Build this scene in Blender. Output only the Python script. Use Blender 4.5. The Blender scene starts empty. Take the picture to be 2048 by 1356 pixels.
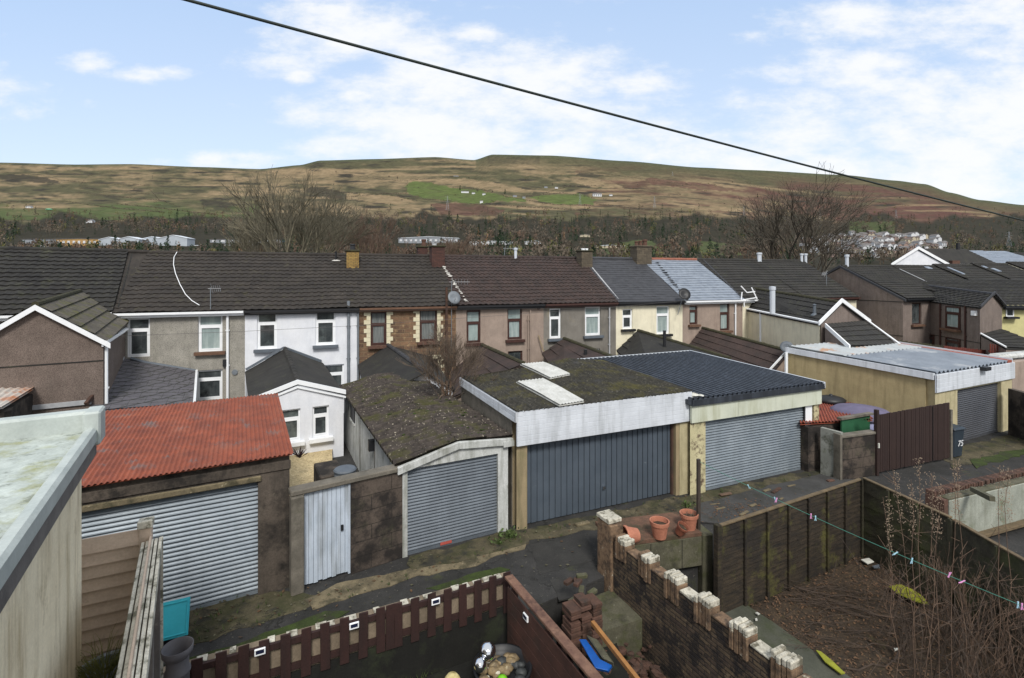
import bpy, math, random
from mathutils import Vector, noise as mnoise
R = math.radians
rnd = random.Random(7)
SC = bpy.context.scene
COL = SC.collection
HC = 6.4                      # eye height above the lane

# ------------------------------------------------------------------ camera
cd = bpy.data.cameras.new('camera'); cam = bpy.data.objects.new('camera', cd); COL.objects.link(cam)
cam.location = (0, 0, HC); cam.rotation_euler = (R(90), 0, 0)
cd.sensor_width = 36; cd.lens = 36*1000/2048; cd.shift_y = -0.0625
cd.clip_start = .05; cd.clip_end = 20000
SC.camera = cam
SC.view_settings.view_transform = 'Standard'; SC.view_settings.look = 'None'
SC.view_settings.exposure = 1.05; SC.view_settings.gamma = 1
# ------------------------------------------------------------------ sun
SUN_EL, SUN_AZ = 46, 170      # azimuth measured clockwise from +Y
sl = bpy.data.lights.new('sun', 'SUN'); sl.energy = 1.6; sl.angle = R(14); sl.color = (1, .96, .9)
so = bpy.data.objects.new('sun', sl); COL.objects.link(so)
sd = Vector((math.sin(R(SUN_AZ))*math.cos(R(SUN_EL)), math.cos(R(SUN_AZ))*math.cos(R(SUN_EL)), math.sin(R(SUN_EL))))
so.rotation_euler = sd.to_track_quat('Z', 'Y').to_euler()
# ------------------------------------------------------------------ world
w = bpy.data.worlds.new('World'); SC.world = w; w.use_nodes = True
nt = w.node_tree; N = nt.nodes; L = nt.links
for n in list(N): N.remove(n)
def nd(t, **k):
    n = N.new(t)
    for a, b in k.items(): setattr(n, a, b)
    return n
def mth(op, a, b=None, c=None):
    n = nd('ShaderNodeMath', operation=op)
    for i, v in enumerate((a, b, c)):
        if v is None: continue
        if isinstance(v, (int, float)): n.inputs[i].default_value = v
        else: L.new(v, n.inputs[i])
    return n.outputs[0]
out = nd('ShaderNodeOutputWorld'); bg = nd('ShaderNodeBackground'); L.new(bg.outputs[0], out.inputs[0])
sky = nd('ShaderNodeTexSky', sky_type='NISHITA', sun_disc=False)
sky.sun_elevation = R(SUN_EL); sky.sun_rotation = R(SUN_AZ); sky.air_density = 1.0; sky.dust_density = 1.2; sky.ozone_density = 2.0
bg.inputs[1].default_value = 0.108
tc = nd('ShaderNodeTexCoord'); sep = nd('ShaderNodeSeparateXYZ'); L.new(tc.outputs['Generated'], sep.inputs[0])
yy = mth('MAXIMUM', sep.outputs[1], .08)
U = mth('DIVIDE', sep.outputs[0], yy); V = mth('DIVIDE', sep.outputs[2], yy)
comb = nd('ShaderNodeCombineXYZ'); L.new(U, comb.inputs[0]); L.new(mth('MULTIPLY', V, 2.2), comb.inputs[1])
def wnoise(scale, det, rough, off):
    m = nd('ShaderNodeMapping'); m.inputs['Location'].default_value = off; L.new(comb.outputs[0], m.inputs[0])
    n = nd('ShaderNodeTexNoise'); n.inputs['Scale'].default_value = scale; n.inputs['Detail'].default_value = det
    n.inputs['Roughness'].default_value = rough; L.new(m.outputs[0], n.inputs['Vector']); return n.outputs[0]
n1 = wnoise(3.2, 10, .62, (3.1, 1.7, 0)); n2 = wnoise(9, 8, .65, (7.7, 2.2, 4))
CL = [(690,55,150,62),(600,110,90,40),(900,155,175,75),(1080,165,130,70),(1000,240,330,75),(1090,285,300,40),(830,175,130,45),(660,290,85,30),(480,322,110,20),
      (175,122,52,20),(285,148,58,14),(600,152,30,16),(715,192,38,13),(955,70,55,18),(1750,260,270,75),(1600,225,150,45),(1930,200,260,120),(1980,330,320,100),(1790,345,420,60),(1440,310,190,30),
      (1770,45,190,40),(1980,70,220,80),(1760,140,150,45),(1580,150,80,20),(1270,170,60,20),(-350,180,300,60),(2400,200,400,200),(900,-60,300,50),(1500,-150,300,60)]
acc = None
for cx, cy, rx, ry in CL:
    a = mth('MULTIPLY_ADD', U, 1000/rx, -(cx-1024)/rx); b = mth('MULTIPLY_ADD', V, 1000/ry, -(550-cy)/ry)
    g = mth('SUBTRACT', 1.25, mth('SQRT', mth('ADD', mth('MULTIPLY', a, a), mth('MULTIPLY', b, b))))
    acc = g if acc is None else mth('MAXIMUM', acc, g)
acc = mth('MINIMUM', mth('MAXIMUM', acc, -1.2), .75)
dens = mth('ADD', mth('MULTIPLY', acc, .62), mth('ADD', mth('MULTIPLY', mth('SUBTRACT', n1, .5), 2.3), mth('MULTIPLY', mth('SUBTRACT', n2, .5), 1.7)))
mr = nd('ShaderNodeMapRange', interpolation_type='SMOOTHSTEP'); L.new(dens, mr.inputs[0])
mr.inputs[1].default_value = -.22; mr.inputs[2].default_value = .75
hz = nd('ShaderNodeMapRange'); L.new(V, hz.inputs[0]); hz.inputs[1].default_value = .62; hz.inputs[2].default_value = .15
mixh = nd('ShaderNodeMix', data_type='RGBA'); mixh.inputs[0].default_value = .78; 
blu = nd('ShaderNodeMix', data_type='RGBA', blend_type='MULTIPLY'); blu.inputs[0].default_value = 1; L.new(sky.outputs[0], blu.inputs[6]); blu.inputs[7].default_value = (1.25, 1.12, 1.05, 1)
hc = nd('ShaderNodeMix', data_type='RGBA'); L.new(hz.outputs[0], hc.inputs[0]); hc.inputs[6].default_value = (2.3, 3.12, 4.4, 1); hc.inputs[7].default_value = (3.2, 3.75, 4.5, 1)
L.new(blu.outputs[2], mixh.inputs[6]); L.new(hc.outputs[2], mixh.inputs[7])
bk = nd('ShaderNodeMapRange', interpolation_type='SMOOTHSTEP'); L.new(sep.outputs[1], bk.inputs[0]); bk.inputs[1].default_value = .3; bk.inputs[2].default_value = -.1; bk.inputs[4].default_value = .9
ov = nd('ShaderNodeMapRange', interpolation_type='SMOOTHSTEP'); L.new(sep.outputs[2], ov.inputs[0]); ov.inputs[1].default_value = .55; ov.inputs[2].default_value = .8; ov.inputs[4].default_value = .8
mix = nd('ShaderNodeMix', data_type='RGBA'); L.new(mth('MAXIMUM', mth('MULTIPLY', mr.outputs[0], .93), mth('MAXIMUM', bk.outputs[0], ov.outputs[0])), mix.inputs[0]); L.new(mixh.outputs[2], mix.inputs[6]); mix.inputs[7].default_value = (4.45, 4.5, 4.55, 1)
L.new(mix.outputs[2], bg.inputs[0])

# ------------------------------------------------------------------ helpers
def s2l(c):
    return tuple((v/255/12.92 if v/255 <= .04045 else ((v/255+.055)/1.055)**2.4) for v in c) + (1,)
def P(px, py, z=0.0):
    Y = (HC-z)*1000/(py-550); return Vector(((px-1024)/1000*Y, Y, z))
def PY(px, py, Y):
    return Vector(((px-1024)/1000*Y, Y, HC-(py-550)/1000*Y))
class F:                       # local frame: s along the front, d away from it, z up
    def __init__(s, ox, oy, yaw): s.o = (ox, oy); s.yaw = yaw; s.c = math.cos(R(yaw)); s.n = math.sin(R(yaw))
    def pt(s, a, d, z): return Vector((s.o[0]+a*s.c-d*s.n, s.o[1]+a*s.n+d*s.c, z))
    def px(s, px, py, d=0):
        u = (px-1024)/1000; Y = (d-s.o[0]*s.n+s.o[1]*s.c)/(-u*s.n+s.c); x = u*Y
        return (x-s.o[0])*s.c+(Y-s.o[1])*s.n, HC-(py-550)/1000*Y
def between(A, B):             # frame whose front runs from A to B
    return F(A[0], A[1], math.degrees(math.atan2(B[1]-A[1], B[0]-A[0]))), math.hypot(B[0]-A[0], B[1]-A[1])
W0 = F(0, 0, 0)

MATS = {}
def mat(name, c1, c2=None, sc=4, rough=.85, bump=.15, bsc=60, stain=None, streak=None, speck=None, metal=0, spec=.4,
        brick=None, stretch=(1,1,1), attr=None, top=None, stain2=None, cracks=None, grain=None):
    if name in MATS: return MATS[name]
    m = bpy.data.materials.new(name); m.use_nodes = True; MATS[name] = m
    t = m.node_tree; n = t.nodes; l = t.links; p = n['Principled BSDF']
    p.inputs['Roughness'].default_value = rough; p.inputs['Metallic'].default_value = metal; p.inputs['Specular IOR Level'].default_value = spec
    tcn = n.new('ShaderNodeTexCoord'); co = tcn.outputs['Object']
    def nz(scale, det=6, r=.6, st=(1,1,1), off=0):
        mp = n.new('ShaderNodeMapping'); mp.inputs['Scale'].default_value = st; mp.inputs['Location'].default_value = (off, off*.7, off*.3); l.new(co, mp.inputs[0])
        x = n.new('ShaderNodeTexNoise'); x.inputs['Scale'].default_value = scale; x.inputs['Detail'].default_value = det; x.inputs['Roughness'].default_value = r
        l.new(mp.outputs[0], x.inputs['Vector']); return x.outputs[0]
    def rng(v, a, b, k=1):
        x = n.new('ShaderNodeMapRange'); l.new(v, x.inputs[0]); x.inputs[1].default_value = a; x.inputs[2].default_value = b; x.inputs[4].default_value = k; return x.outputs[0]
    def mx(f, a, b):
        x = n.new('ShaderNodeMix'); x.data_type = 'RGBA'
        if isinstance(f, float): x.inputs[0].default_value = f
        else: l.new(f, x.inputs[0])
        for i, v in ((6, a), (7, b)):
            if isinstance(v, tuple): x.inputs[i].default_value = s2l(v) if len(v) == 3 else v
            else: l.new(v, x.inputs[i])
        return x.outputs[2]
    hgt = None
    if attr:
        a = n.new('ShaderNodeAttribute'); a.attribute_name = attr; base = a.outputs['Color']
        f = rng(nz(sc, 8, .7, stretch), .3, .7)
        x = n.new('ShaderNodeMix'); x.data_type = 'RGBA'; x.blend_type = 'MULTIPLY'; x.inputs[0].default_value = 1
        l.new(base, x.inputs[6]); l.new(mx(f, (170,170,165), (255,255,255)), x.inputs[7]); base = x.outputs[2]
    else:
        c2 = c2 or tuple(int(v*.82) for v in c1)
        base = mx(rng(nz(sc, 7, .65, stretch), .3, .7), c2, c1)
    if brick:                  # (yaw, brick w, brick h, other brick colour, mortar colour, mortar size)
        yaw, bw, bh, c3, cm, ms = brick
        mp = n.new('ShaderNodeMapping'); mp.inputs['Rotation'].default_value = (0, 0, -R(yaw)); l.new(co, mp.inputs[0])
        sp = n.new('ShaderNodeSeparateXYZ'); l.new(mp.outputs[0], sp.inputs[0]); cb = n.new('ShaderNodeCombineXYZ')
        if yaw == 'top': pass
        l.new(sp.outputs[0], cb.inputs[0]); l.new(sp.outputs[2], cb.inputs[1])
        wob = n.new('ShaderNodeMix'); wob.data_type = 'RGBA'; wob.blend_type = 'LINEAR_LIGHT'; wob.inputs[0].default_value = ms*1.2
        nzn = n.new('ShaderNodeTexNoise'); nzn.inputs['Scale'].default_value = 3; l.new(co, nzn.inputs['Vector'])
        l.new(cb.outputs[0], wob.inputs[6]); l.new(nzn.outputs[1], wob.inputs[7])
        b = n.new('ShaderNodeTexBrick'); l.new(wob.outputs[2], b.inputs['Vector']); b.inputs['Scale'].default_value = 1
        b.inputs['Brick Width'].default_value = bw; b.inputs['Row Height'].default_value = bh; b.inputs['Mortar Size'].default_value = ms; b.inputs['Mortar Smooth'].default_value = .3
        b.inputs['Bias'].default_value = -.1
        l.new(base, b.inputs['Color1']); b.inputs['Color2'].default_value = s2l(c3); b.inputs['Mortar'].default_value = s2l(cm)
        base = mx(rng(nz(9, 5), .4, .75, .35), b.outputs[0], c1); hgt = b.outputs['Fac']
    if speck:
        c, s, lo, k = speck; base = mx(rng(nz(s, 2, .5, off=9), lo, lo+.08, k), base, c)
    if streak:
        c, k = streak; base = mx(rng(nz(5, 6, .6, (1,1,.12), off=5), .48, .72, k), base, c)
    if stain:
        c, s, lo, hi, k = stain; base = mx(rng(nz(s, 8, .68, off=3), lo, hi, k), base, c)
    if stain2:
        c, s, lo, hi, k = stain2; base = mx(rng(nz(s, 8, .68, off=13), lo, hi, k), base, c)
    if top:                    # moss and lichen that grow where a face looks up
        g = n.new('ShaderNodeNewGeometry'); sp = n.new('ShaderNodeSeparateXYZ'); l.new(g.outputs['Normal'], sp.inputs[0])
        c, lo, k = top
        q = n.new('ShaderNodeMath'); q.operation = 'MULTIPLY'; l.new(rng(sp.outputs[2], .3, .8), q.inputs[0]); l.new(rng(nz(6, 7, .65, off=21), lo, lo+.15, k), q.inputs[1])
        base = mx(q.outputs[0], base, c)
    if cracks:
        cs, cc, ck = cracks
        v = n.new('ShaderNodeTexVoronoi'); v.feature = 'DISTANCE_TO_EDGE'; v.inputs['Scale'].default_value = cs
        wn = n.new('ShaderNodeTexNoise'); wn.inputs['Scale'].default_value = 3; wn.inputs['Detail'].default_value = 6; l.new(co, wn.inputs['Vector'])
        wm = n.new('ShaderNodeMix'); wm.data_type = 'RGBA'; wm.blend_type = 'LINEAR_LIGHT'; wm.inputs[0].default_value = .35; l.new(co, wm.inputs[6]); l.new(wn.outputs[1], wm.inputs[7]); l.new(wm.outputs[2], v.inputs['Vector'])
        q = n.new('ShaderNodeMath'); q.operation = 'MULTIPLY'; l.new(rng(v.outputs['Distance'], .014, .004, ck), q.inputs[0]); l.new(rng(nz(.7, 3, off=31), .42, .55), q.inputs[1]); base = mx(q.outputs[0], base, cc)
    if grain is None: grain = min(.5, .06+.7*bump)
    if grain > .05 and not attr:
        g1 = rng(nz(34, 4, .7, off=41), .25, .75); g2 = rng(nz(2.6, 6, .7, off=47), .3, .7)
        for gg, a in ((g1, grain), (g2, grain*.8)):
            x = n.new('ShaderNodeMix'); x.data_type = 'RGBA'; x.blend_type = 'MULTIPLY'; x.inputs[0].default_value = a
            l.new(base, x.inputs[6]); l.new(mx(gg, (118,116,112), (255,255,255)), x.inputs[7]); base = x.outputs[2]
        g_ = n.new('ShaderNodeMix'); g_.data_type = 'RGBA'; g_.blend_type = 'MULTIPLY'; g_.inputs[0].default_value = 1; g_.clamp_result = False
        k_ = 1+grain*.55; l.new(base, g_.inputs[6]); g_.inputs[7].default_value = (k_, k_, k_, 1); base = g_.outputs[2]
    l.new(base, p.inputs['Base Color'])
    if bump:
        bn = n.new('ShaderNodeBump'); bn.inputs['Strength'].default_value = bump*.45; bn.inputs['Distance'].default_value = .02
        l.new(nz(bsc, 5, .6, off=1), bn.inputs['Height'])
        if hgt:
            b2 = n.new('ShaderNodeBump'); b2.inputs['Strength'].default_value = .7; b2.inputs['Distance'].default_value = .015; b2.invert = True
            l.new(hgt, b2.inputs['Height']); l.new(bn.outputs[0], b2.inputs['Normal']); l.new(b2.outputs[0], p.inputs['Normal'])
        else: l.new(bn.outputs[0], p.inputs['Normal'])
    return m

class MB:
    def __init__(s): s.v = []; s.f = []; s.c = None
    def add(s, vs, fs):
        k = len(s.v); s.v += [Vector(q) for q in vs]; s.f += [tuple(i+k for i in f) for f in fs]; return s
    def hexa(s, a):            # 4 bottom (ccw) then 4 top
        return s.add(a, [(3,2,1,0),(4,5,6,7),(0,1,5,4),(1,2,6,5),(2,3,7,6),(3,0,4,7)])
    def box(s, f, a0, a1, d0, d1, z0, z1):
        return s.hexa([f.pt(a0,d0,z0), f.pt(a1,d0,z0), f.pt(a1,d1,z0), f.pt(a0,d1,z0), f.pt(a0,d0,z1), f.pt(a1,d0,z1), f.pt(a1,d1,z1), f.pt(a0,d1,z1)])
    def prism(s, poly, ex):    # polygon (3D points) pushed along ex
        n = len(poly); ex = Vector(ex); p = [Vector(q) for q in poly]
        return s.add(p+[q+ex for q in p], [tuple(range(n))[::-1], tuple(range(n, 2*n))]+[(i, (i+1) % n, (i+1) % n+n, i+n) for i in range(n)])
    def tube(s, pts, r, n=6, r2=None, cap=True):
        pts = [Vector(q) for q in pts]; m = len(pts); k = len(s.v); u = None
        for i, q in enumerate(pts):
            t = (pts[min(i+1, m-1)]-pts[max(i-1, 0)]).normalized()
            if u is None: u = t.orthogonal().normalized()
            u = (u-t*u.dot(t)).normalized(); b = t.cross(u); rr = r if r2 is None else r+(r2-r)*i/max(m-1, 1)
            s.v += [q+(u*math.cos(6.2832*j/n)+b*math.sin(6.2832*j/n))*rr for j in range(n)]
        for i in range(m-1):
            for j in range(n): s.f.append((k+i*n+j, k+i*n+(j+1) % n, k+(i+1)*n+(j+1) % n, k+(i+1)*n+j))
        if cap and n > 2: s.f.append(tuple(k+j for j in range(n))[::-1]); s.f.append(tuple(k+(m-1)*n+j for j in range(n)))
        return s
    def lathe(s, c, prof, n=20, ax=None):
        c = Vector(c); ax = Vector(ax or (0,0,1)).normalized(); u = ax.orthogonal().normalized(); b = ax.cross(u); k = len(s.v)
        for r, h in prof: s.v += [c+ax*h+(u*math.cos(6.2832*j/n)+b*math.sin(6.2832*j/n))*r for j in range(n)]
        for i in range(len(prof)-1):
            for j in range(n): s.f.append((k+i*n+j, k+i*n+(j+1) % n, k+(i+1)*n+(j+1) % n, k+(i+1)*n+j))
        return s
    def ball(s, c, r, n=14, sq=(1,1,1), jit=0):
        k = len(s.v); c = Vector(c)
        for i in range(n//2+1):
            th = math.pi*i/(n//2)
            for j in range(n):
                ph = 6.2832*j/n; q = r*(1+rnd.uniform(-jit, jit)); s.v.append(c+Vector((math.sin(th)*math.cos(ph)*q*sq[0], math.sin(th)*math.sin(ph)*q*sq[1], math.cos(th)*q*sq[2])))
        for i in range(n//2):
            for j in range(n): s.f.append((k+i*n+j, k+(i+1)*n+j, k+(i+1)*n+(j+1) % n, k+i*n+(j+1) % n))
        return s
    def sheet(s, p00, p10, p01, p11, us, vs, h=None, jit=0, flip=False):   # us, vs: lists of (param, offset)
        p00, p10, p01, p11 = map(Vector, (p00, p10, p01, p11)); nn = (p10-p00).cross(p01-p00).normalized(); k = len(s.v); m = len(us)
        if flip: nn = -nn
        for v, hv in vs:
            for u, hu in us:
                q = (p00*(1-u)+p10*u)*(1-v)+(p01*(1-u)+p11*u)*v; o = hu+hv+(h(u, v) if h else 0)+(rnd.uniform(-jit, jit) if jit else 0)
                s.v.append(q+nn*o)
        for i in range(len(vs)-1):
            for j in range(m-1): s.f.append((k+i*m+j, k+i*m+j+1, k+(i+1)*m+j+1, k+(i+1)*m+j))
        return s
    def slab(s, a, b, c, d, t): # four top corners, thickness straight down
        e = Vector((0,0,-t)); a, b, c, d = map(Vector, (a, b, c, d)); return s.hexa([a+e, b+e, c+e, d+e, a, b, c, d])
    def build(s, name, m, parent=None, smooth=False, bevel=0, origin=None):
        me = bpy.data.meshes.new(name); o = Vector(parent['_o']) if parent is not None else (Vector(origin) if origin is not None else None)
        if o is None:
            o = Vector((sum(q.x for q in s.v)/len(s.v), sum(q.y for q in s.v)/len(s.v), min(q.z for q in s.v)))
        me.from_pydata([q-o for q in s.v], [], s.f); me.materials.append(m)
        if s.c:
            a = me.color_attributes.new('Col', 'FLOAT_COLOR', 'POINT')
            a.data.foreach_set('color', [x for c in s.c for x in c])
        if smooth: me.shade_smooth()
        ob = bpy.data.objects.new(name, me); COL.objects.link(ob); ob['_o'] = tuple(o)
        if parent is not None:
            ob.parent = parent
        else: ob.location = o
        if bevel:
            bm = ob.modifiers.new('bevel', 'BEVEL'); bm.width = bevel; bm.segments = 1; bm.limit_method = 'ANGLE'
        return ob
def tag(o, label, cat, group=None):
    o['label'] = label; o['category'] = cat
    if group: o['group'] = group
    return o
def thing(name, label, cat, loc, group=None):
    o = bpy.data.objects.new(name, None); COL.objects.link(o); o.location = loc; o['_o'] = tuple(loc); o.empty_display_size = .3
    return tag(o, label, cat, group)
def struct(o, kind='structure'): o['kind'] = kind; return o
def cptree(o, loc, label=None, parent=None, rz=0, sc=1):
    c = o.copy(); COL.objects.link(c)
    if parent is None: c.location = loc; c.rotation_euler = (0, 0, rz); c.scale = (sc, sc, sc); 
    else: c.parent = parent
    if label: c['label'] = label
    for ch in list(o.children): cptree(ch, None, None, c)
    return c
def tiles(w, n, amp=.018, per=6):   # rolls across
    r = []
    for i in range(n*per+1):
        x = i/per; r.append((x/n, 1.5*amp*(.5+.5*math.cos(6.2832*x))))
    return r
def courses(n, lip=.035):
    r = []
    for j in range(n): r += [(j/n, lip), ((j+.999)/n, 0)]
    return r
def tile_sheet(b, p00, p10, p01, p11, tw=.3, th=.34, amp=.02, lip=.04, jit=.004, h=None):
    W = (Vector(p10)-Vector(p00)).length; H = (Vector(p01)-Vector(p00)).length
    if amp == 0: us = [(i/max(1, round(W/tw)), 0) for i in range(round(W/tw)+1)]
    else: us = tiles(W, max(2, round(W/tw)), amp)
    return b.sheet(p00, p10, p01, p11, us, courses(max(2, round(H/th)), lip), h, jit)
def corr(b, p00, p10, p01, p11, pitch=.08, amp=.012, nv=6, axis='u', jit=0, per=6, h=None):   # corrugations run along v
    W = (Vector(p10)-Vector(p00)).length; n = max(2, round(W/pitch))
    us = [(i/(n*per), amp*math.cos(6.2832*i/per)) for i in range(n*per+1)]
    return b.sheet(p00, p10, p01, p11, us, [(i/nv, 0) for i in range(nv+1)], h, jit)
# ------------------------------------------------------------------ materials
M = {}
M['tile'] = mat('brown_concrete_tiles', (58,53,48), (38,35,33), 1.3, .9, .3, 40, stain=((84,82,56), 2.2, .58, .75, .6), speck=((120,118,105), 9, .72, .7))
M['tile_dark'] = mat('dark_concrete_tiles', (48,47,44), (31,30,30), 1.1, .9, .3, 40, stain=((76,78,56), 2.5, .55, .75, .6), speck=((130,128,115), 8, .73, .8))
M['tile_red'] = mat('dark_red_clay_tiles', (66,52,48), (43,37,35), 1.5, .85, .3, 40, stain=((60,62,45), 2, .6, .8, .5), speck=((120,105,95), 9, .74, .6))
M['slate_dark'] = mat('dark_slate', (65,66,70), (48,49,53), 3, .7, .3, 30, stain=((95,95,92), 1.5, .6, .8, .4))
M['slate_light'] = mat('pale_wet_slate', (138,146,156), (110,118,130), 3, .45, .3, 30, stain=((90,98,105), 3, .6, .8, .5))
M['tile_grey'] = mat('grey_brown_tiles', (53,51,48), (35,35,34), 1.2, .9, .3, 40, stain=((70,74,50), 2, .55, .78, .5), speck=((120,118,105), 9, .73, .6))
M['old_mossy'] = mat('old_mossy_tiles', (96,91,82), (70,66,60), 4, .9, .5, 30, stain=((84,84,40), 1.6, .5, .64, .85), stain2=((50,48,42), 3, .56, .7, .7))
M['cream_pillar'] = mat('stained_cream_pillar', (186,176,142), (166,156,124), 2, .9, .3, 30, streak=((120,110,80), .6), stain=((110,112,78), 1.5, .58, .74, .5))
M['slate_mossy'] = mat('mossy_grey_slates', (98,96,100), (78,77,80), 3, .7, .3, 30, brick=(27, .42, .085, (88,86,92), (36,36,34), .006), stain=((50,52,36), 6, .55, .66, .85))
M['white_render'] = mat('white_painted_render', (222,224,228), (210,213,220), 1.5, .8, .15, 50, streak=((180,186,196), .25))
M['speckle'] = mat('grey_beige_dash', (166,162,152), (146,143,136), 1.2, .95, .5, 45, speck=((104,102,96), 42, .54, .75), streak=((112,110,100), .45), stain=((100,98,88), .8, .55, .75, .4))
M['pink_render'] = mat('pinkish_render', (160,144,132), (142,128,118), 1.2, .95, .3, 60, streak=((115,98,88), .4), speck=((135,115,105), 34, .6, .5))
M['grey_render'] = mat('weathered_grey_render', (128,124,117), (108,104,98), 1.0, .95, .25, 60, streak=((84,82,76), .5), stain=((150,140,116), 1.2, .58, .75, .6))
M['cream_render'] = mat('cream_painted_render', (226,220,196), (214,207,184), 1.3, .85, .15, 60, streak=((150,148,132), .3))
M['yellow_render'] = mat('pale_yellow_render', (198,192,140), (186,180,132), 1.3, .9, .2, 60)
M['taupe_render'] = mat('taupe_dash', (125,113,106), (108,98,93), .9, .95, .35, 50, streak=((86,76,70), .55), speck=((165,150,140), 34, .6, .5))
M['dash'] = mat('brown_pebbledash', (125,112,104), (110,98,91), .9, .95, .8, 38, speck=((84,72,66), 48, .5, .7), streak=((100,92,84), .3))
M['stone'] = mat('brown_rubble_stone', (140,110,84), (104,82,66), 5, .95, .5, 30, brick=(20.1, .42, .2, (78,62,54), (122,104,82), .022), speck=((165,140,105), 6, .6, .6))
M['quoin'] = mat('cream_painted_quoins', (214,206,178), (196,188,160), 6, .85, .2, 40)
M['white_pvc'] = mat('white_pvc', (232,234,236), (222,225,228), 4, .4, .02, 20)
M['dirty_white'] = mat('dirty_white_paint', (214,218,224), (196,200,206), 2, .6, .08, 30, streak=((140,142,130), .5), stain=((120,124,104), 5, .62, .8, .6))
M['brown_pvc'] = mat('dark_brown_frame', (70,44,38), (56,36,32), 4, .5, .05, 20)
M['grey_trim'] = mat('blue_grey_trim', (92,100,108), (80,86,94), 4, .6, .05, 20)
M['brown_trim'] = mat('brown_stone_sill', (112,84,66), (88,66,54), 6, .9, .2, 30)
M['glass_dark'] = mat('dark_window_glass', (74,80,82), (34,38,40), 1.7, .08, .0, 20, spec=.8, stain=((98,106,104), 1.2, .52, .66, .8), streak=((110,114,112), .4), grain=0)
M['glass_blind'] = mat('window_glass_with_pale_blind', (150,164,162), (122,136,136), 1.5, .08, .0, 20, spec=.6, streak=((190,200,196), .6))
M['curtain'] = mat('window_glass_with_net_curtain', (128,132,130), (78,82,84), 4, .1, .0, 20, spec=.6, stretch=(6,6,.3))
M['black_pl'] = mat('black_plastic', (34,35,38), (26,27,30), 4, .5, .05, 20)
M['grey_pipe'] = mat('grey_pipe', (120,126,132), (100,106,112), 4, .5, .05, 20)
M['galv'] = mat('galvanised_roller_shutter', (140,149,156), (115,125,134), 1.0, .4, .14, 30, metal=.25, streak=((104,112,118), .4), stain=((110,108,100), 1.2, .62, .85, .5))
M['galv_dark'] = mat('dull_roller_shutter', (110,118,126), (88,95,103), 1.0, .5, .14, 30, metal=.25, streak=((80,86,92), .4), stain=((140,140,138), 2, .68, .8, .5))
M['slat_dark'] = mat('dark_grey_roller_shutter', (83,85,90), (72,74,79), 1.0, .5, .05, 30, metal=.2, stain=((140,142,140), 2, .62, .85, .35))
M['blue_grey_door'] = mat('blue_grey_garage_door', (79,88,98), (66,75,85), 1.2, .55, .14, 30, stain=((130,138,142), 3, .68, .74, .6), streak=((66,74,82), .5))
M['red_roof'] = mat('red_painted_corrugated', (154,82,56), (118,64,47), 2.2, .75, .25, 30, streak=((98,52,44), .6), stain=((112,98,94), 1.9, .56, .64, .85), stain2=((160,100,76), 1.1, .54, .72, .6))
M['rust_roof'] = mat('rusty_corrugated', (158,80,56), (112,58,46), 2.5, .75, .15, 30, stain=((204,150,120), 4, .6, .7, .6), stain2=((90,50,44), 5, .58, .7, .6))
M['dirty_conc'] = mat('blackened_concrete', (96,87,78), (71,64,58), 1.6, .95, .7, 25, stain=((34,31,29), 1.3, .44, .56, .9), stain2=((120,112,98), 5, .62, .7, .5), streak=((44,42,38), .6))
M['block_dark'] = mat('old_dark_blockwork', (96,85,76), (72,64,58), 2, .95, .7, 25, brick=(28.4, .9, .32, (92,82,74), (60,54,48), .012), stain=((32,29,28), 1.2, .44, .56, .9), stain2=((86,88,62), .9, .56, .75, .6))
M['white_old'] = mat('old_white_render', (200,202,201), (172,175,172), 2, .9, .4, 30, streak=((104,106,92), .75), stain=((100,102,88), 3, .56, .74, .8))
M['asbestos'] = mat('mossy_corrugated_cement', (77,70,65), (38,34,32), 5, .95, .9, 18, stain=((66,66,34), 1.3, .5, .62, .8), speck=((164,156,140), 17, .64, .85), stain2=((92,84,84), 2.2, .6, .7, .7))
M['moss_roof'] = mat('moss_covered_roof', (63,60,51), (36,35,31), 7, 1, 1, 14, speck=((112,108,96), 14, .62, .7), stain=((84,80,38), 1.3, .5, .66, .7), stain2=((62,62,64), 1.6, .56, .7, .8))
M['fascia'] = mat('white_shiplap_fascia', (206,211,218), (190,195,202), 1.5, .5, .12, 30, streak=((136,140,142), .5), stain=((140,145,135), 5, .66, .78, .4))
M['ochre'] = mat('buff_render', (158,142,112), (138,124,98), 1.2, .95, .3, 40, streak=((96,92,66), .7), stain=((110,112,76), 1.4, .56, .75, .6))
M['ochre2'] = mat('yellow_ochre_render', (172,156,118), (152,138,104), 1.0, .95, .3, 40, streak=((124,110,82), .6), stain=((124,116,88), 1.0, .58, .78, .5))
M['pale_green_b'] = mat('pale_cement_board', (196,200,184), (182,187,172), 1.0, .8, .1, 30, streak=((140,140,104), .55))
M['cream_stained'] = mat('peeling_cream_render', (196,188,152), (180,172,136), 2, .95, .4, 30, stain=((84,66,56), 3.2, .5, .58, .9), stain2=((60,62,46), 1.2, .56, .7, .7))
M['dark_steel'] = mat('dark_blue_grey_steel', (54,58,65), (43,47,53), 1.0, .4, .03, 20, metal=.15, streak=((96,104,116), .35))
M['steel_trim'] = mat('pale_edge_trim', (196,202,210), (180,186,194), 1, .4, .03, 20)
M['old_tin'] = mat('weathered_grey_tin', (132,140,150), (108,116,126), .8, .5, .1, 20, stain=((160,164,168), .5, .52, .6, .7))
M['pale_tin'] = mat('pale_weathered_tin', (178,182,182), (156,162,166), 1.2, .55, .1, 20, stain=((168,128,96), 1.1, .56, .63, .9), speck=((90,88,84), 8, .7, .5))
M['gate_white'] = mat('weathered_white_boards', (190,200,212), (166,178,192), 2, .7, .1, 30, streak=((110,112,108), .7), stain=((80,84,64), 2, .66, .8, .7))
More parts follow.
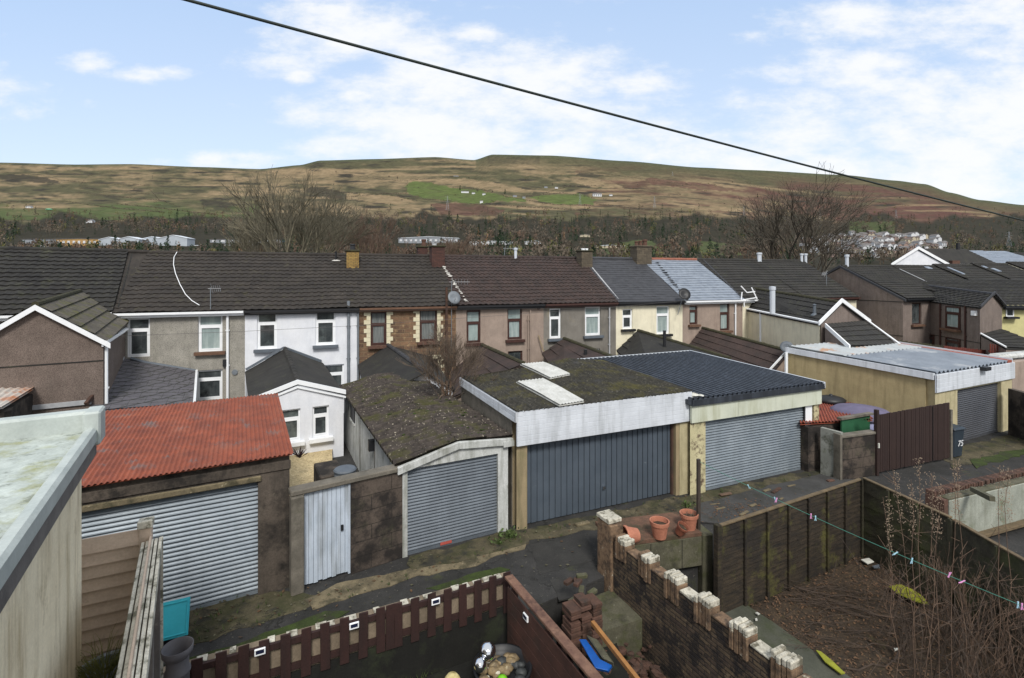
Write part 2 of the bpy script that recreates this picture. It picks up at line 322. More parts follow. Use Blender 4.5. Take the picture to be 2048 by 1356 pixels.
M['conc_post'] = mat('concrete_post', (118,112,102), (92,88,80), 3, .95, .5, 30, stain=((60,58,50), 2.4, .52, .7, .7), stain2=((100,104,70), 1.5, .62, .75, .5))
M['asphalt'] = mat('lane_asphalt', (61,60,59), (42,42,42), 2.1, .85, .9, 40, stain=((40,40,38), .6, .48, .6, .8), stain2=((64,68,42), 1.0, .6, .7, .8), speck=((128,124,112), 22, .68, .8), cracks=(.55, (26,26,24), .85))
M['apron'] = mat('broken_concrete', (107,99,77), (67,62,49), 1.6, .95, .9, 20, stain=((58,60,36), 1.3, .44, .6, .85), stain2=((46,46,42), 2.2, .5, .6, .8), speck=((200,190,160), 12, .7, .7), cracks=(1.1, (34,33,28), .9))
M['apron_pale'] = mat('worn_pale_concrete', (136,124,98), (84,77,62), 2.2, .95, .9, 20, stain=((62,60,44), 2.5, .5, .62, .8), speck=((200,190,160), 12, .68, .6))
M['felt'] = mat('old_roofing_felt', (75,75,75), (56,56,56), 1.4, .85, .5, 40, stain=((52,52,46), 1.8, .5, .66, .8))
M['moss'] = mat('moss', (62,78,30), (40,48,22), 3, 1, 1, 30, stain=((50,48,40), 2.4, .5, .62, .7))
M['soil'] = mat('dark_soil', (30,30,26), (18,18,16), 2, 1, .9, 20, stain=((46,52,34), 1.8, .52, .66, .7), speck=((90,88,76), 22, .74, .5))
M['litter'] = mat('leaf_litter', (77,63,48), (37,32,26), 9, 1, 1, 30, stain=((46,38,30), 1.6, .5, .66, .6), speck=((150,120,84), 26, .64, .7), stain2=((74,72,40), 1.2, .6, .72, .5))
M['path'] = mat('mossy_concrete_path', (82,83,73), (63,66,56), 1.6, .9, .4, 40, stain=((58,64,42), 1.5, .48, .66, .75))
M['gravel'] = mat('pale_gravel', (226,208,166), (170,150,112), 16, .95, 1, 30, speck=((96,80,58), 22, .58, .7), stain=((226,214,180), 14, .6, .66, .8))
M['picket'] = mat('dark_red_brown_stain', (58,34,30), (39,25,23), 4, .8, .5, 30, stretch=(1,1,.2))
M['redwood'] = mat('red_brown_fence_stain', (108,50,40), (86,40,34), 4, .8, .3, 30)
M['weathered_top'] = mat('weathered_brown_timber', (128,98,80), (88,62,52), 5, .85, .4, 30, stain=((60,40,36), 4, .5, .65, .7))
M['plank'] = mat('dark_red_brown_planks', (82,53,44), (56,36,31), 3, .85, .4, 30, stain=((48,44,38), 1.4, .5, .7, .7))
M['panel'] = mat('dark_mossy_fence_boards', (66,56,43), (24,22,19), 4, .95, .8, 30, stretch=(.6,.6,5), stain=((84,82,40), 1.6, .52, .64, .8), stain2=((28,26,26), .8, .5, .62, .6))
M['panel_green'] = mat('green_algae_fence_boards', (80,77,61), (51,48,39), 3, .95, .6, 30, stain=((74,80,44), 1.1, .52, .66, .7), stain2=((46,42,36), .9, .52, .66, .7))
M['panel_top'] = mat('weathered_capping_rail', (112,96,72), (80,70,54), 6, .9, .4, 30)
M['gate_brown'] = mat('dark_brown_gate_boards', (52,37,33), (43,30,28), 2, .9, .3, 30, stretch=(1,1,.2), stain=((60,62,44), .9, .64, .75, .5))
M['beige_fence'] = mat('beige_painted_boards', (200,180,162), (180,162,144), 2.4, .8, .3, 30, stretch=(.6,.6,2), stain=((110,98,82), 3, .62, .78, .5))
M['beige_edge'] = mat('flaking_pale_boards', (220,216,202), (170,165,150), 6, .85, .5, 30, stain=((84,84,66), 5, .5, .6, .85))
M['grp'] = mat('pale_fibreglass_roof', (186,194,188), (156,164,158), 5, .75, .4, 14, stain=((140,142,88), 2.0, .5, .64, .8), stain2=((104,110,100), 7, .54, .66, .75))
M['grp_edge'] = mat('pale_fibreglass_trim', (180,187,183), (158,166,163), 3, .6, .2, 20, stain=((150,160,140), 3, .6, .8, .5))
M['grey_timber'] = mat('grey_weathered_timber', (118,114,110), (92,88,86), 3, .9, .3, 30, stain=((150,146,136), 5, .6, .7, .5))
M['beige_wall'] = mat('stained_beige_render', (240,229,200), (228,215,184), 1.3, .9, .25, 30, streak=((158,138,100), .8), stain=((156,140,106), 2.5, .58, .7, .6))
M['brick'] = mat('weathered_brown_brick', (116,99,77), (84,72,58), 5, .95, .7, 30, brick=(-63.5, .26, .075, (64,52,48), (52,46,42), .014), stain=((30,28,30), 2.6, .48, .56, .85), stain2=((140,124,98), 5, .6, .7, .7))
M['brick_loose'] = mat('loose_brown_brick', (92,66,54), (62,48,42), 7, .95, .6, 30, stain=((54,48,42), 5, .5, .66, .8))
M['brick_white'] = mat('white_painted_brick', (204,200,186), (168,163,148), 9, .9, .8, 30, stain=((88,84,68), 6, .49, .6, .9), stain2=((132,86,60), 4, .64, .74, .6))
M['brick_side'] = mat('flaking_brick_sides', (140,116,92), (96,76,60), 9, .95, .6, 30, stain=((58,50,44), 6, .48, .62, .8), stain2=((190,184,166), 7, .6, .68, .7))
M['brick_red'] = mat('orange_red_brick', (104,76,64), (78,58,50), 8, .95, .5, 30, stain=((84,70,58), 6, .56, .72, .8))
M['white_wall'] = mat('flaking_white_wall', (160,164,154), (132,136,126), 2, .95, .5, 25, stain=((96,104,76), 1.8, .52, .7, .85), streak=((110,112,96), .6))
M['mossy_conc'] = mat('mossy_concrete', (102,99,82), (71,70,56), 2, .95, .8, 20, stain=((66,70,38), 2, .5, .64, .8), stain2=((48,46,40), 2.6, .54, .68, .7), speck=((170,168,150), 14, .7, .6))
M['terracotta'] = mat('terracotta', (176,116,92), (150,96,76), 6, .85, .3, 30, stain=((206,150,124), 5, .6, .72, .6))
M['terracotta_old'] = mat('dirty_terracotta', (140,84,62), (104,62,48), 6, .9, .2, 30)
M['teal'] = mat('turquoise_plastic', (58,176,190), (50,160,174), 3, .4, .03, 20)
M['blue_pl'] = mat('bright_blue_plastic', (20,92,176), (16,76,150), 3, .4, .03, 20)
M['timber_new'] = mat('orange_brown_timber', (158,112,62), (126,86,48), 5, .8, .2, 30)
M['chrome'] = mat('mirror_steel', (220,222,224), (214,216,220), 2, .08, 0, 20, metal=1)
M['pebble'] = mat('mixed_pebbles', (146,126,92), (96,86,70), 8, .7, .2, 20, stain=((180,170,140), 6, .58, .66, .6))
M['pebble_w'] = mat('white_pebbles', (208,204,186), (180,176,160), 8, .7, .2, 20)
M['pebble_g'] = mat('green_glass_pebble', (120,190,40), (100,170,36), 8, .3, 0, 20)
M['pebble_d'] = mat('dark_slate_pebbles', (62,66,66), (46,48,50), 8, .6, .2, 20)
M['clay_grey'] = mat('grey_clay_pipe', (96,94,96), (78,76,80), 3, .7, .1, 30)
M['leaf'] = mat('green_leaves', (86,104,52), (56,72,36), 6, .8, .2, 30)
M['straw'] = mat('straw_grass', (128,128,72), (84,92,44), 6, .9, .2, 30)
M['twig'] = mat('brown_twigs', (112,92,76), (84,68,58), 6, .95, .2, 30)
M['twig_dark'] = mat('dark_brown_stems', (80,68,58), (60,51,45), 6, .95, .2, 30)
M['twig_warm'] = mat('warm_brown_twigs', (112,98,84), (86,74,64), 6, .95, .2, 30)
M['bark'] = mat('olive_grey_bark', (122,116,96), (92,86,72), 3, .95, .4, 20)
M['bark_dark'] = mat('dark_bare_twigs', (92,84,72), (70,65,58), 3, .95, .4, 20)
M['seed'] = mat('dry_seed_heads', (138,122,104), (104,90,78), 9, 1, .2, 30)
M['yellow_pl'] = mat('yellow_green_plastic', (150,152,44), (112,114,34), 5, .6, .1, 20)
M['pale_bit'] = mat('pale_plastic_scrap', (206,206,198), (184,184,176), 5, .7, .05, 20)
M['peg_blue'] = mat('pale_blue_plastic', (168,206,222), (154,194,212), 5, .4, 0, 20)
M['peg_pink'] = mat('pink_plastic', (222,156,202), (208,140,190), 5, .4, 0, 20)
M['line_green'] = mat('green_clothes_line', (70,132,116), (60,116,102), 5, .6, 0, 20)
M['cable'] = mat('dark_cable', (44,54,50), (36,44,42), 5, .7, 0, 20)
M['wire'] = mat('thin_grey_wire', (88,86,84), (78,76,76), 5, .7, 0, 20)
M['bin'] = mat('dark_blue_grey_bin', (46,56,66), (38,47,56), 3, .5, .03, 20)
M['white_paint'] = mat('white_lettering', (226,228,230), (216,218,222), 5, .6, 0, 20)
M['green_sheet'] = mat('green_painted_sheet', (46,96,66), (38,80,56), 3, .6, .05, 20)
M['lilac'] = mat('pale_lilac_pool_wall', (176,180,214), (156,160,200), 3, .6, .05, 20)
M['purple'] = mat('grey_purple_cover', (104,98,122), (88,84,106), 3, .7, .05, 20)
M['sticker_red'] = mat('faded_red_sticker', (176,84,72), (158,72,62), 5, .7, 0, 20)
M['chim_yellow'] = mat('yellow_chimney_brick', (176,146,84), (140,114,66), 6, .95, .4, 30, brick=(20.1, .225, .075, (120,92,54), (96,84,60), .012))
M['chim_red'] = mat('dark_red_chimney_brick', (98,66,58), (74,50,46), 6, .95, .4, 30, brick=(20.1, .225, .075, (66,46,42), (60,48,44), .012))
M['chim_stone'] = mat('stone_chimney', (110,100,84), (78,70,60), 6, .95, .5, 30, brick=(20.1, .3, .12, (70,64,56), (88,80,68), .015))
M['moss_cap'] = mat('mossy_cap', (70,68,46), (50,49,38), 6, 1, .8, 30)
M['lead'] = mat('pale_lead_flashing', (176,178,180), (150,152,156), 4, .6, .1, 30)
M['mortar_w'] = mat('white_mortar', (206,204,198), (180,178,172), 6, .9, .3, 30)
M['ridge_red'] = mat('red_ridge_tile', (150,96,78), (120,76,62), 4, .9, .2, 30)
# ------------------------------------------------------------------ ground
def poly_prism(pts, z0, z1): return MB().prism([(x, y, z0) for x, y in pts], (0, 0, z1-z0))
struct(poly_prism([(-7000,-200),(7000,-200),(7000,7000),(-7000,7000)], -3, -1.3).build('ground', M['soil']))
EDGE = [(-9.6,4.75),(-.12,9.3),(1.98,10.62),(2.3,10.9),(4.4,11.2),(9.3,13.35),(9.85,11.1),(9.75,9.4),(10.8,-4)]
b = MB(); b.prism([(x,y,-.05) for x, y in EDGE+[(90,-4),(90,90),(-90,90),(-90,4.75)]], (0,0,.05))
b.prism([(x,y,-1.4) for x, y in EDGE+[(90,-4),(90,90),(-90,90),(-90,4.75)]], (0,0,1.34))
struct(b.build('lane', M['asphalt']))
struct(poly_prism([(-5.2,-4),(2.2,-4),(2.2,5),(1.9,10.55),(-.12,9.25),(-5.2,6.8)], -1.2, -.5).build('yard_ground', M['soil']))
def blotch(px, n=3, z=.004, jit=.12):  # irregular flat patch from world outline
    pts = []
    for i in range(len(px)):
        a = Vector(px[i]); c = Vector(px[(i+1) % len(px)])
        m = max(2, int((c-a).length/.22))
        for k in range(m):
            q = a.lerp(c, k/m); t = mnoise.noise(Vector((q.x*2.3, q.y*2.3, z*50))); t2 = mnoise.noise(Vector((q.x*2.3+40, q.y*2.3, 3)))
            pts.append((q.x+t*jit*1.6, q.y+t2*jit*1.6, z-.03))
    return MB().prism(pts, (0, 0, .03))
def PW(*pp): return [tuple(P(x, y)[:2]) for x, y in pp]
# worn concrete aprons in front of the garages, moss verge
struct(blotch(PW((330,1235),(516,1186),(580,1180),(640,1195),(560,1232),(480,1262),(380,1290),(330,1290)), z=.010).build('verge', M['apron']))
struct(blotch(PW((600,1200),(700,1166),(820,1140),(1000,1068),(1050,1064),(1040,1100),(900,1140),(760,1175),(620,1222)), z=.014).build('verge', M['apron_pale']))
struct(blotch(PW((820,1116),(1000,1066),(1050,1062),(1050,1092),(900,1128),(820,1142)), z=.022).build('verge', M['apron']))
struct(blotch(PW((1035,1066),(1350,994),(1405,984),(1640,938),(1660,948),(1420,1010),(1250,1050),(1050,1085)), z=.012).build('verge', M['apron']))
struct(blotch(PW((1880,905),(2048,862),(2300,820),(2300,850),(2048,905),(1900,935)), z=.012).build('verge', M['apron']))
for j_, pp_ in enumerate((PW((1060,1090),(1170,1070),(1190,1120),(1080,1150)), PW((700,1215),(860,1165),(880,1180),(720,1240)), PW((1100,1160),(1175,1150),(1170,1190),(1120,1200)), PW((1760,975),(1850,960),(1880,990),(1790,1000)))):
    struct(blotch(pp_, z=.006+.001*j_, jit=.03).build('lane_patch', mat('dark_tar_patch', (58,57,55), (42,42,41), 2, .85, .7, 40, speck=((110,106,96), 22, .7, .7))))
struct(blotch(PW((330,1335),(560,1262),(650,1222),(700,1225),(660,1245),(400,1320)), z=.018, jit=.08).build('moss_verge', M['moss']))
struct(blotch(PW((850,1178),(1000,1135),(1020,1140),(880,1182)), z=.018, jit=.05).build('moss_verge', M['moss']))
struct(blotch(PW((1940,920),(2048,898),(2110,890),(2030,915),(1950,935)), z=.024, jit=.1).build('moss_verge', M['moss']))
struct(blotch(PW((1400,1010),(1640,950),(1680,962),(1735,962),(1600,1010),(1440,1052),(1390,1046)), z=.05, jit=.06).build('felt_slab', M['felt']))
struct(blotch([P(580,905,.3)[:2], P(668,880,.3)[:2], (-4.9,13.2), (-6.6,12.4)], z=.3, jit=.02).build('gravel_bed', M['gravel']))

# ------------------------------------------------------------------ far hillside
SKY = [(-1500,350),(-400,332),(0,325),(150,329),(260,328),(400,334),(520,338),(600,330),(640,321),(750,318),(870,314),(948,320),(985,309),(1100,311),(1250,322),(1400,335),(1500,340),(1690,350),(1790,361),(1850,368),(1900,385),(1960,400),(2048,410),(2500,432),(3500,450)]
def skyl(x):
    for (a, p), (c, q) in zip(SKY, SKY[1:]):
        if a <= x <= c: t = (x-a)/(c-a); t = t*t*(3-2*t)*.5+t*.5; return p+(q-p)*t
    return SKY[0][1] if x < 0 else SKY[-1][1]
def nz3(x, y, z=0): return mnoise.noise(Vector((x, y, z)))
def fbm(x, y, z=0): return mnoise.fractal(Vector((x, y, z)), .9, 2.1, 5)
Y0, Y1 = 90, 2600
def terr_py(x, t):
    top = skyl(x); p = 560+(top-560)*t**2.0
    if t < .2: p += 61*(1-t/.2)**2
    k = t*(1-t)*4
    return p + k*5.5*nz3(x/170, t*4, 1) + k*3*nz3(x/60, t*11, 4)
def terr_pt(x, t):
    Y = Y0*(Y1/Y0)**t; return PY(x, terr_py(x, t), Y)
def on_hill(x, py):            # the point of the hillside seen at this place
    lo, hi = .05, 1.
    for _ in range(26):
        m = (lo+hi)/2
        if terr_py(x, m) > py: lo = m
        else: hi = m
    return terr_pt(x, (lo+hi)/2)
def inpoly(x, y, pl):
    c = False; n = len(pl)
    for i in range(n):
        (a, p), (d, q) = pl[i], pl[i-1]
        if (p > y) != (q > y) and x < (d-a)*(y-p)/(q-p)+a: c = not c
    return c
GREEN = [[(812,364),(860,364),(905,376),(960,380),(1010,392),(985,405),(940,408),(900,402),(850,398),(815,388)],
         [(1052,394),(1120,388),(1165,389),(1192,398),(1185,408),(1140,410),(1085,405)], [(985,392),(1050,396),(1060,404),(1000,402)]]
TAN = [[(862,362),(930,357),(1010,370),(1078,386),(1000,382),(935,374)], [(1140,360),(1230,368),(1250,378),(1180,374)], [(690,386),(790,392),(835,405),(800,410),(690,398)], [(1330,405),(1500,418),(1520,426),(1400,420)]]
DARKP = [[(0,348),(60,350),(120,362),(118,368),(40,362),(0,358)], [(400,398),(440,402),(475,408),(465,425),(430,420),(405,408)], [(620,372),(720,388),(760,405),(680,400),(610,385)], [(1160,345),(1210,350),(1190,356),(1150,352)]]
REDP = [[(860,408),(930,405),(1010,420),(990,432),(880,430)], [(690,445),(800,440),(850,470),(760,480),(700,465)], [(1560,405),(1800,420),(2048,440),(2048,470),(1850,450),(1600,430)], [(1290,355),(1420,368),(1500,385),(1400,380),(1300,368)], [(1660,365),(1760,375),(1800,390),(1700,380)]]
def lc(c): return s2l(c)[:3]
TC = dict(tan=lc((147,128,100)), tan2=lc((122,109,84)), olive=lc((90,87,64)), dk=lc((62,58,49)), red=lc((98,70,62)), green=lc((92,106,58)), gr2=lc((84,94,58)), wood=lc((56,53,42)), top=lc((80,88,66)))
def mixc(a, b, t):
    t = max(0, min(1, t)); return tuple(p+(q-p)*t for p, q in zip(a, b))
def hillcol(x, py):
    sk = py; py = py-max(0, x-1000)*.055+14*nz3(x/300, 7); n = fbm(x/120, py/14); n2 = fbm(x/34, py/6, 5); n3 = fbm(x/260, py/34, 9)
    c = mixc(TC['tan2'], TC['tan'], .5+n*1.6+nz3(x/8, py/2.4, 40)*.7)
    c = mixc(c, TC['olive'], .5+n3*2.2+n2*.9+(.25 if x > 1000 else 0))
    if x > 1150: c = mixc(c, TC['red'], (x-1120)/500*.6+n*.9+n2*.4)
    else: c = mixc(c, TC['dk'], n2*1.3-.25+nz3(x/11, py/2, 44)*.4)
    c = mixc(c, TC['tan'], (nz3(x/190+3, py/5.5, 2)-.18)*3.2)
    c = mixc(c, TC['dk'], (nz3(x/60+3, py/4, 12)-.3)*6)
    py = sk
    if x > 950: c = mixc(c, TC['olive'], (1-(py-skyl(x))/(34+14*nz3(x/60, 5)))*1.1)
    jx = x+7*nz3(x/18, py/7, 3); jy = py+2.2*nz3(x/14, py/6, 8)
    for L_, k, a in ((REDP, 'red', .75), (DARKP, 'dk', .85), (TAN, 'tan', .95), (GREEN, 'green', .95)):
        for pl in L_:
            if inpoly(jx, jy, pl): c = mixc(c, mixc(TC[k], TC['olive'], n2*.8), a)
    if x < 520: c = mixc(c, TC['gr2'], (jy-402-8*nz3(x/60, 2))/14*.7+n*1.2 if py < 440 else 0)
    if py-skyl(x) < 5: c = mixc(c, TC['top'], .8-(py-skyl(x))*.13)
    if 975 < x < 1080 and 312 < py < 328: c = mixc(c, TC['dk'], .35+.4*nz3(x/5+py/6, py/30))
    c = mixc(c, TC['wood'], (jy-432-22*nz3(x/90, 1)-8*nz3(x/22, 3))/6)
    if inpoly(jx, jy, [(1180,500),(1270,480),(1300,482),(1330,500),(1280,520)]) or inpoly(jx, jy, [(1400,480),(1480,490),(1490,510),(1400,510)]): c = mixc(c, TC['gr2'], .8)
    if 1700 < x < 1790 and 443 < jy < 468: c = mixc(c, TC['gr2'], .7)
    return c
b = MB(); b.c = []; NX, NT = 760, 250
xs = [-1400+(4900)*i/NX if False else None for i in range(1)]
def colx(i):
    t = i/NX
    if t < .08: return -1400+1350*(t/.08)
    if t > .92: return 2098+1350*((t-.92)/.08)
    return -50+2148*(t-.08)/.84
for j in range(NT+5):
    for i in range(NX+1):
        x = colx(i)
        if j <= NT:
            t = j/NT; t = .02+.98*t if j else 0; q = terr_pt(x, t); py = terr_py(x, t)
        else:
            q = terr_pt(x, 1.0); k = j-NT; s = 1+.14*k; q = Vector((q.x*s, q.y*s, HC+(q.z-HC)*(1-.12*k*k/4))); py = skyl(x)
        b.v.append(q); b.c.append(tuple(hillcol(x, py))+(1,))
for j in range(NT+4):
    for i in range(NX): k = j*(NX+1)+i; b.f.append((k, k+1, k+NX+2, k+NX+1))
struct(b.build('hills', mat('hillside_grass', (255,255,255), sc=.05, rough=1, bump=.0, attr='Col', spec=.1), smooth=True))

# ------------------------------------------------------------------ far woods
def tri_cloud(b, c, rx, rz, n, s, cone=False):
    for _ in range(n):
        if cone:
            h = rnd.random()**1.3; a = rnd.uniform(0, 6.28); r = rx*(1-h)*rnd.uniform(.4, 1); q = Vector((c[0]+r*math.cos(a), c[1]+r*math.sin(a), c[2]+h*rz))
        else:
            d = Vector((rnd.gauss(0,1), rnd.gauss(0,1), rnd.gauss(0,1))).normalized()*rnd.random()**.4; q = Vector((c[0]+d.x*rx, c[1]+d.y*rx, c[2]+d.z*rz))
        e = [q+Vector((rnd.uniform(-s,s), rnd.uniform(-s,s), rnd.uniform(-s,s)*(1.0 if cone else 1.5))) for _ in range(3)]
        b.add(e, [(0,1,2)])
def mk_tree(b, q, h, kind, n):
    if kind == 'con':
        b.tube([q, q+Vector((0,0,h*.9))], h*.02, 3, h*.005, cap=False); tri_cloud(b, q+Vector((0,0,h*.1)), h*.24, h*.92, n, h*.075, True)
    else:
        b.tube([q, q+Vector((0,0,h*.6))], h*.02, 3, h*.008, cap=False); tri_cloud(b, q+Vector((0,0,h*.6)), h*.34, h*.4, n, h*.085)
WM = {'grey': mat('far_bare_woodland', (112,102,90), (76,70,62), .03, 1, bump=0, spec=.1), 'brown': mat('far_bare_brown_wood', (112,94,80), (80,68,60), .03, 1, bump=0, spec=.1),
      'con': mat('far_conifers', (52,68,50), (38,50,38), .05, 1, bump=0, spec=.1), 'larch': mat('far_larches', (142,112,84), (106,82,62), .05, 1, bump=0, spec=.1), 'olive': mat('far_olive_scrub', (104,102,66), (80,80,54), .04, 1, bump=0, spec=.1)}
wb = {k: MB() for k in WM}
VILL = [(1620,482),(1680,472),(1770,470),(1870,476),(1900,486),(1880,503),(1800,512),(1740,516),(1640,516),(1600,505)]
for _ in range(4300):
    x = rnd.uniform(-250, 2300); py = rnd.uniform(418, 533)
    if py < 434+22*nz3(x/90, 1) and rnd.random() < .8: continue
    if inpoly(x, py, VILL) or inpoly(x, py-7, VILL): continue
    if nz3(x/70, py/16, 7) > .42: continue
    if inpoly(x, py, [(1180,500),(1270,480),(1300,482),(1330,500),(1280,520)]) or inpoly(x, py, [(1400,480),(1480,490),(1490,510),(1400,510)]): continue
    if x < 560 and 472 < py < 500 and 40 < x: continue
    if 780 < x < 925 and 478 < py < 500: continue
    q = on_hill(x, py); k = nz3(x/100, py/20, 11)+rnd.uniform(-.3,.3)
    kd = 'con' if nz3(x/80+9, py/12, 2)+rnd.uniform(-.15,.15) > (-.02 if 1080 < x < 1560 and py < 485 else .08) else ('brown' if k > .15 else 'grey')
    if rnd.random() < .025: kd = 'larch'
    elif rnd.random() < .07: kd = 'olive'
    h = rnd.uniform(8, 17)*(1 if q.y > 500 else .8)
    mk_tree(wb[kd], q, h, 'con' if kd in ('con','larch') else 'd', 38 if q.y > 500 else 60)
for _ in range(420):          # hedgerow scrub and gorse dots on the open hill
    x = rnd.uniform(-100, 2150); py = rnd.uniform(345, 436)
    if py < skyl(x)+9 or nz3(x/50, py/9, 21) < .12: continue
    q = on_hill(x, py); tri_cloud(wb['grey' if rnd.random() < .7 else 'olive'], q+Vector((0,0,1)), rnd.uniform(3,7), 2.2, 16, 1.5)
HED = [[(0,345),(80,350),(130,362),(200,368),(330,372)],[(160,340),(176,352),(160,372),(215,385),(300,388)],[(176,352),(235,342)],[(570,352),(640,380),(700,386),(815,388)],[(690,350),(800,362),(935,352)],[(1085,388),(1140,372),(1210,372)],[(1480,350),(1500,372),(1620,380)],[(1190,408),(1290,420),(1400,425)],[(940,408),(1060,415),(1180,422)],[(235,408),(330,418),(430,430)],[(1700,360),(1710,400),(1820,412)],[(815,362),(812,388),(850,399),(905,402)],[(905,376),(962,379),(1015,394)],[(1052,393),(1125,386),(1190,397)],[(690,395),(770,388),(835,402)],[(400,352),(396,345),(420,340),(520,342),(580,352),(640,392)],[(300,380),(318,400),(360,415)],[(1010,394),(1060,402),(1110,410),(1190,412)],[(1190,345),(1300,360),(1400,372)],[(0,405),(120,402),(240,418),(330,425)],[(150,385),(260,396),(330,402)]]
for pl in HED:
    for (a, p), (c, q_) in zip(pl, pl[1:]):
        for k in range(int(math.hypot(c-a, q_-p)/1.7)):
            t = k/max(1, int(math.hypot(c-a, q_-p)/1.7)); tri_cloud(wb['grey'], on_hill(a+(c-a)*t, p+(q_-p)*t+rnd.uniform(-.5,.5))+Vector((0,0,1)), 3, 1.6, 7, 1.3)
for k, nm in (('grey','bare_woodland'),('brown','brown_woodland'),('con','conifer_woodland'),('larch','larch_woodland'),('olive','hill_scrub')):
    struct(wb[k].build(nm, WM[k], origin=(0,600,0)), 'stuff')
# single trees one can pick out against the wood and the fields
protos = {}
for kd, ht in (('con', 14), ('d', 9)):
    r = thing('far_conifer' if kd == 'con' else 'far_bare_tree', 'x', 'tree', (0,0,0)); a = MB(); a.tube([(0,0,0),(0,0,ht*.8)], .28, 4, .08); a.build('trunk', M['bark_dark'], r)
    a = MB(); mk_tree(a, Vector((0,0,0)), ht, kd, 150); a.build('crown', WM['con' if kd == 'con' else 'grey'], r); protos[kd] = r
spots = [(355,430,'con'),(378,432,'con'),(205,452,'con'),(270,455,'con'),(110,462,'con'),(915,446,'con'),(898,440,'con'),(925,452,'con'),(1110,446,'con'),(1098,448,'con'),(958,472,'con'),(1000,496,'con'),(1060,500,'con'),(1120,502,'con'),(1240,500,'con'),(310,494,'con'),(336,498,'con'),(230,500,'con'),(430,500,'con'),(470,502,'con'),
         (938,358,'d'),(778,356,'d'),(795,358,'d'),(672,346,'d'),(1515,395,'con'),(1430,372,'d'),(1465,366,'d'),(1500,368,'d'),(1655,382,'d'),(1770,462,'con'),(1760,466,'con'),(1800,398,'d'),(920,380,'con'),(1010,388,'con'),(985,386,'d'),(955,384,'d'),(1105,372,'d'),(1140,374,'d'),(1340,440,'con'),(1365,446,'con'),(1395,448,'con'),(1290,452,'con'),(1420,500,'con'),(1440,462,'con'),(1180,456,'con'),(30,470,'con')]
LB = {'con': 'small dark green conifer standing out in the wood across the valley', 'd': 'small bare tree alone on the open grass of the far hillside'}
used = set()
for x, py, kd in spots:
    q = on_hill(x, py); s = rnd.uniform(.8, 1.25)
    if kd not in used: o = protos[kd]; o.location = q; used.add(kd)
    else: o = cptree(protos[kd], q, rz=rnd.uniform(0,6), sc=s)
    o['label'] = LB[kd]; o['group'] = 'conifers picked out in the far wood' if kd == 'con' else 'lone trees on the far hill'

# ------------------------------------------------------------------ far buildings
m_far = [mat('far_white_wall', (206,208,210), (188,190,194), .1, .8, 0), mat('far_cream_wall', (182,172,150), (166,156,136), .1, .8, 0), mat('far_pink_wall', (150,128,118), (136,116,108), .1, .8, 0), mat('far_grey_wall', (140,144,150), (122,128,134), .1, .8, 0)]
m_froof = mat('far_slate_roof', (112,108,106), (92,90,90), .1, .8, 0); m_froof2 = mat('far_brown_roof', (96,82,76), (80,70,66), .1, .8, 0); m_fglass = mat('far_dark_window', (50,54,58), (44,48,52), .1, .3, 0)
def far_house(q, wd, dp, hw, hr, yaw, wm, rm, name='far_house', label='', cat='house', group=None, win=0):
    r = thing(name, label, cat, q, group); f = F(q.x, q.y, yaw); z = q.z
    b = MB(); b.box(f, -wd/2, wd/2, 0, dp, z-3, z+hw); b.prism([f.pt(-wd/2,0,z+hw), f.pt(-wd/2,dp,z+hw), f.pt(-wd/2,dp/2,z+hw+hr)], f.pt(wd,0,0)-f.pt(0,0,0)); b.build('wall', wm, r)
    b = MB()
    for d0, d1 in ((-.4, dp/2), (dp+.4, dp/2)):
        b.slab(f.pt(-wd/2-.3,d0,z+hw+.1), f.pt(wd/2+.3,d0,z+hw+.1), f.pt(wd/2+.3,d1,z+hw+hr+.25), f.pt(-wd/2-.3,d1,z+hw+hr+.25), .2)
    b.build('roof', rm, r)
    for k in range(win):
        for zz in ((.2, .42), (.6, .85)):
            a = -wd/2+wd*(k+.3)/win; MB().box(f, a, a+wd/win*.4, -.06, 0, z+hw*zz[0], z+hw*zz[1]).build('window', m_fglass, r)
    return r
hp = []
for k, wm in enumerate(m_far[:3]):
    hp.append(far_house(Vector((0,0,0)), 7.5, 6.5, 5, 2.2, 0, wm, m_froof if k != 1 else m_froof2, 'village_house', 'x', 'house', None, 2))
HL = ['white house among many in the far village on the valley side', 'cream house among many in the far village on the valley side', 'pinkish house among many in the far village on the valley side']
n = 0
for row in range(11):
    for k in range(30):
        x = 1600+k*10.5+rnd.uniform(-3,3)+row*2; py = 470+row*5.4+rnd.uniform(-1.5,1.5)+ (x-1700)*.01
        if not inpoly(x, py, VILL) or rnd.random() < .2 or (nz3(x/26, py/9, 30) > .3): continue
        q = on_hill(x, py); c = rnd.choice([0,0,0,1,2,2]); o = hp[c] if hp[c]['label'] == 'x' else cptree(hp[c], q)
        o.location = q; o.rotation_euler = (0,0,R(rnd.choice([8,12,15,98])+rnd.uniform(-4,4))); o['label'] = HL[c].replace('on the valley side', ('in its upper' if py < 490 else 'in its middle' if py < 506 else 'in its lower')+(' left part' if x < 1700 else ' central part' if x < 1800 else ' right part')); o['group'] = 'houses of the far village'; s = rnd.uniform(.8,1.15)*q.y*.0105/7.5; o.scale = (s*rnd.choice([1,1.5]), s, s); n += 1
for i, (x, y, w_, h, m_, lb) in enumerate([(730,402,7,3,0,'long white farm building below dark conifers on the hill'),(0,0,0,0,0,'')][:0]): pass
def hill_house(x, y, wd, dp, hw, hr, k, lb, cat='farmhouse', nm='farm_building', yaw=5, win=0, rm=None):
    return far_house(on_hill(x, y), wd, dp, hw, hr, yaw, m_far[k], rm or m_froof, nm, lb, cat, None, win)
hill_house(930,386,24,9,5,2,0,'long white farmhouse beside dark trees above the green fields'); hill_house(947,388,10,8,4,2,0,'small white barn to the right of the long white farmhouse')
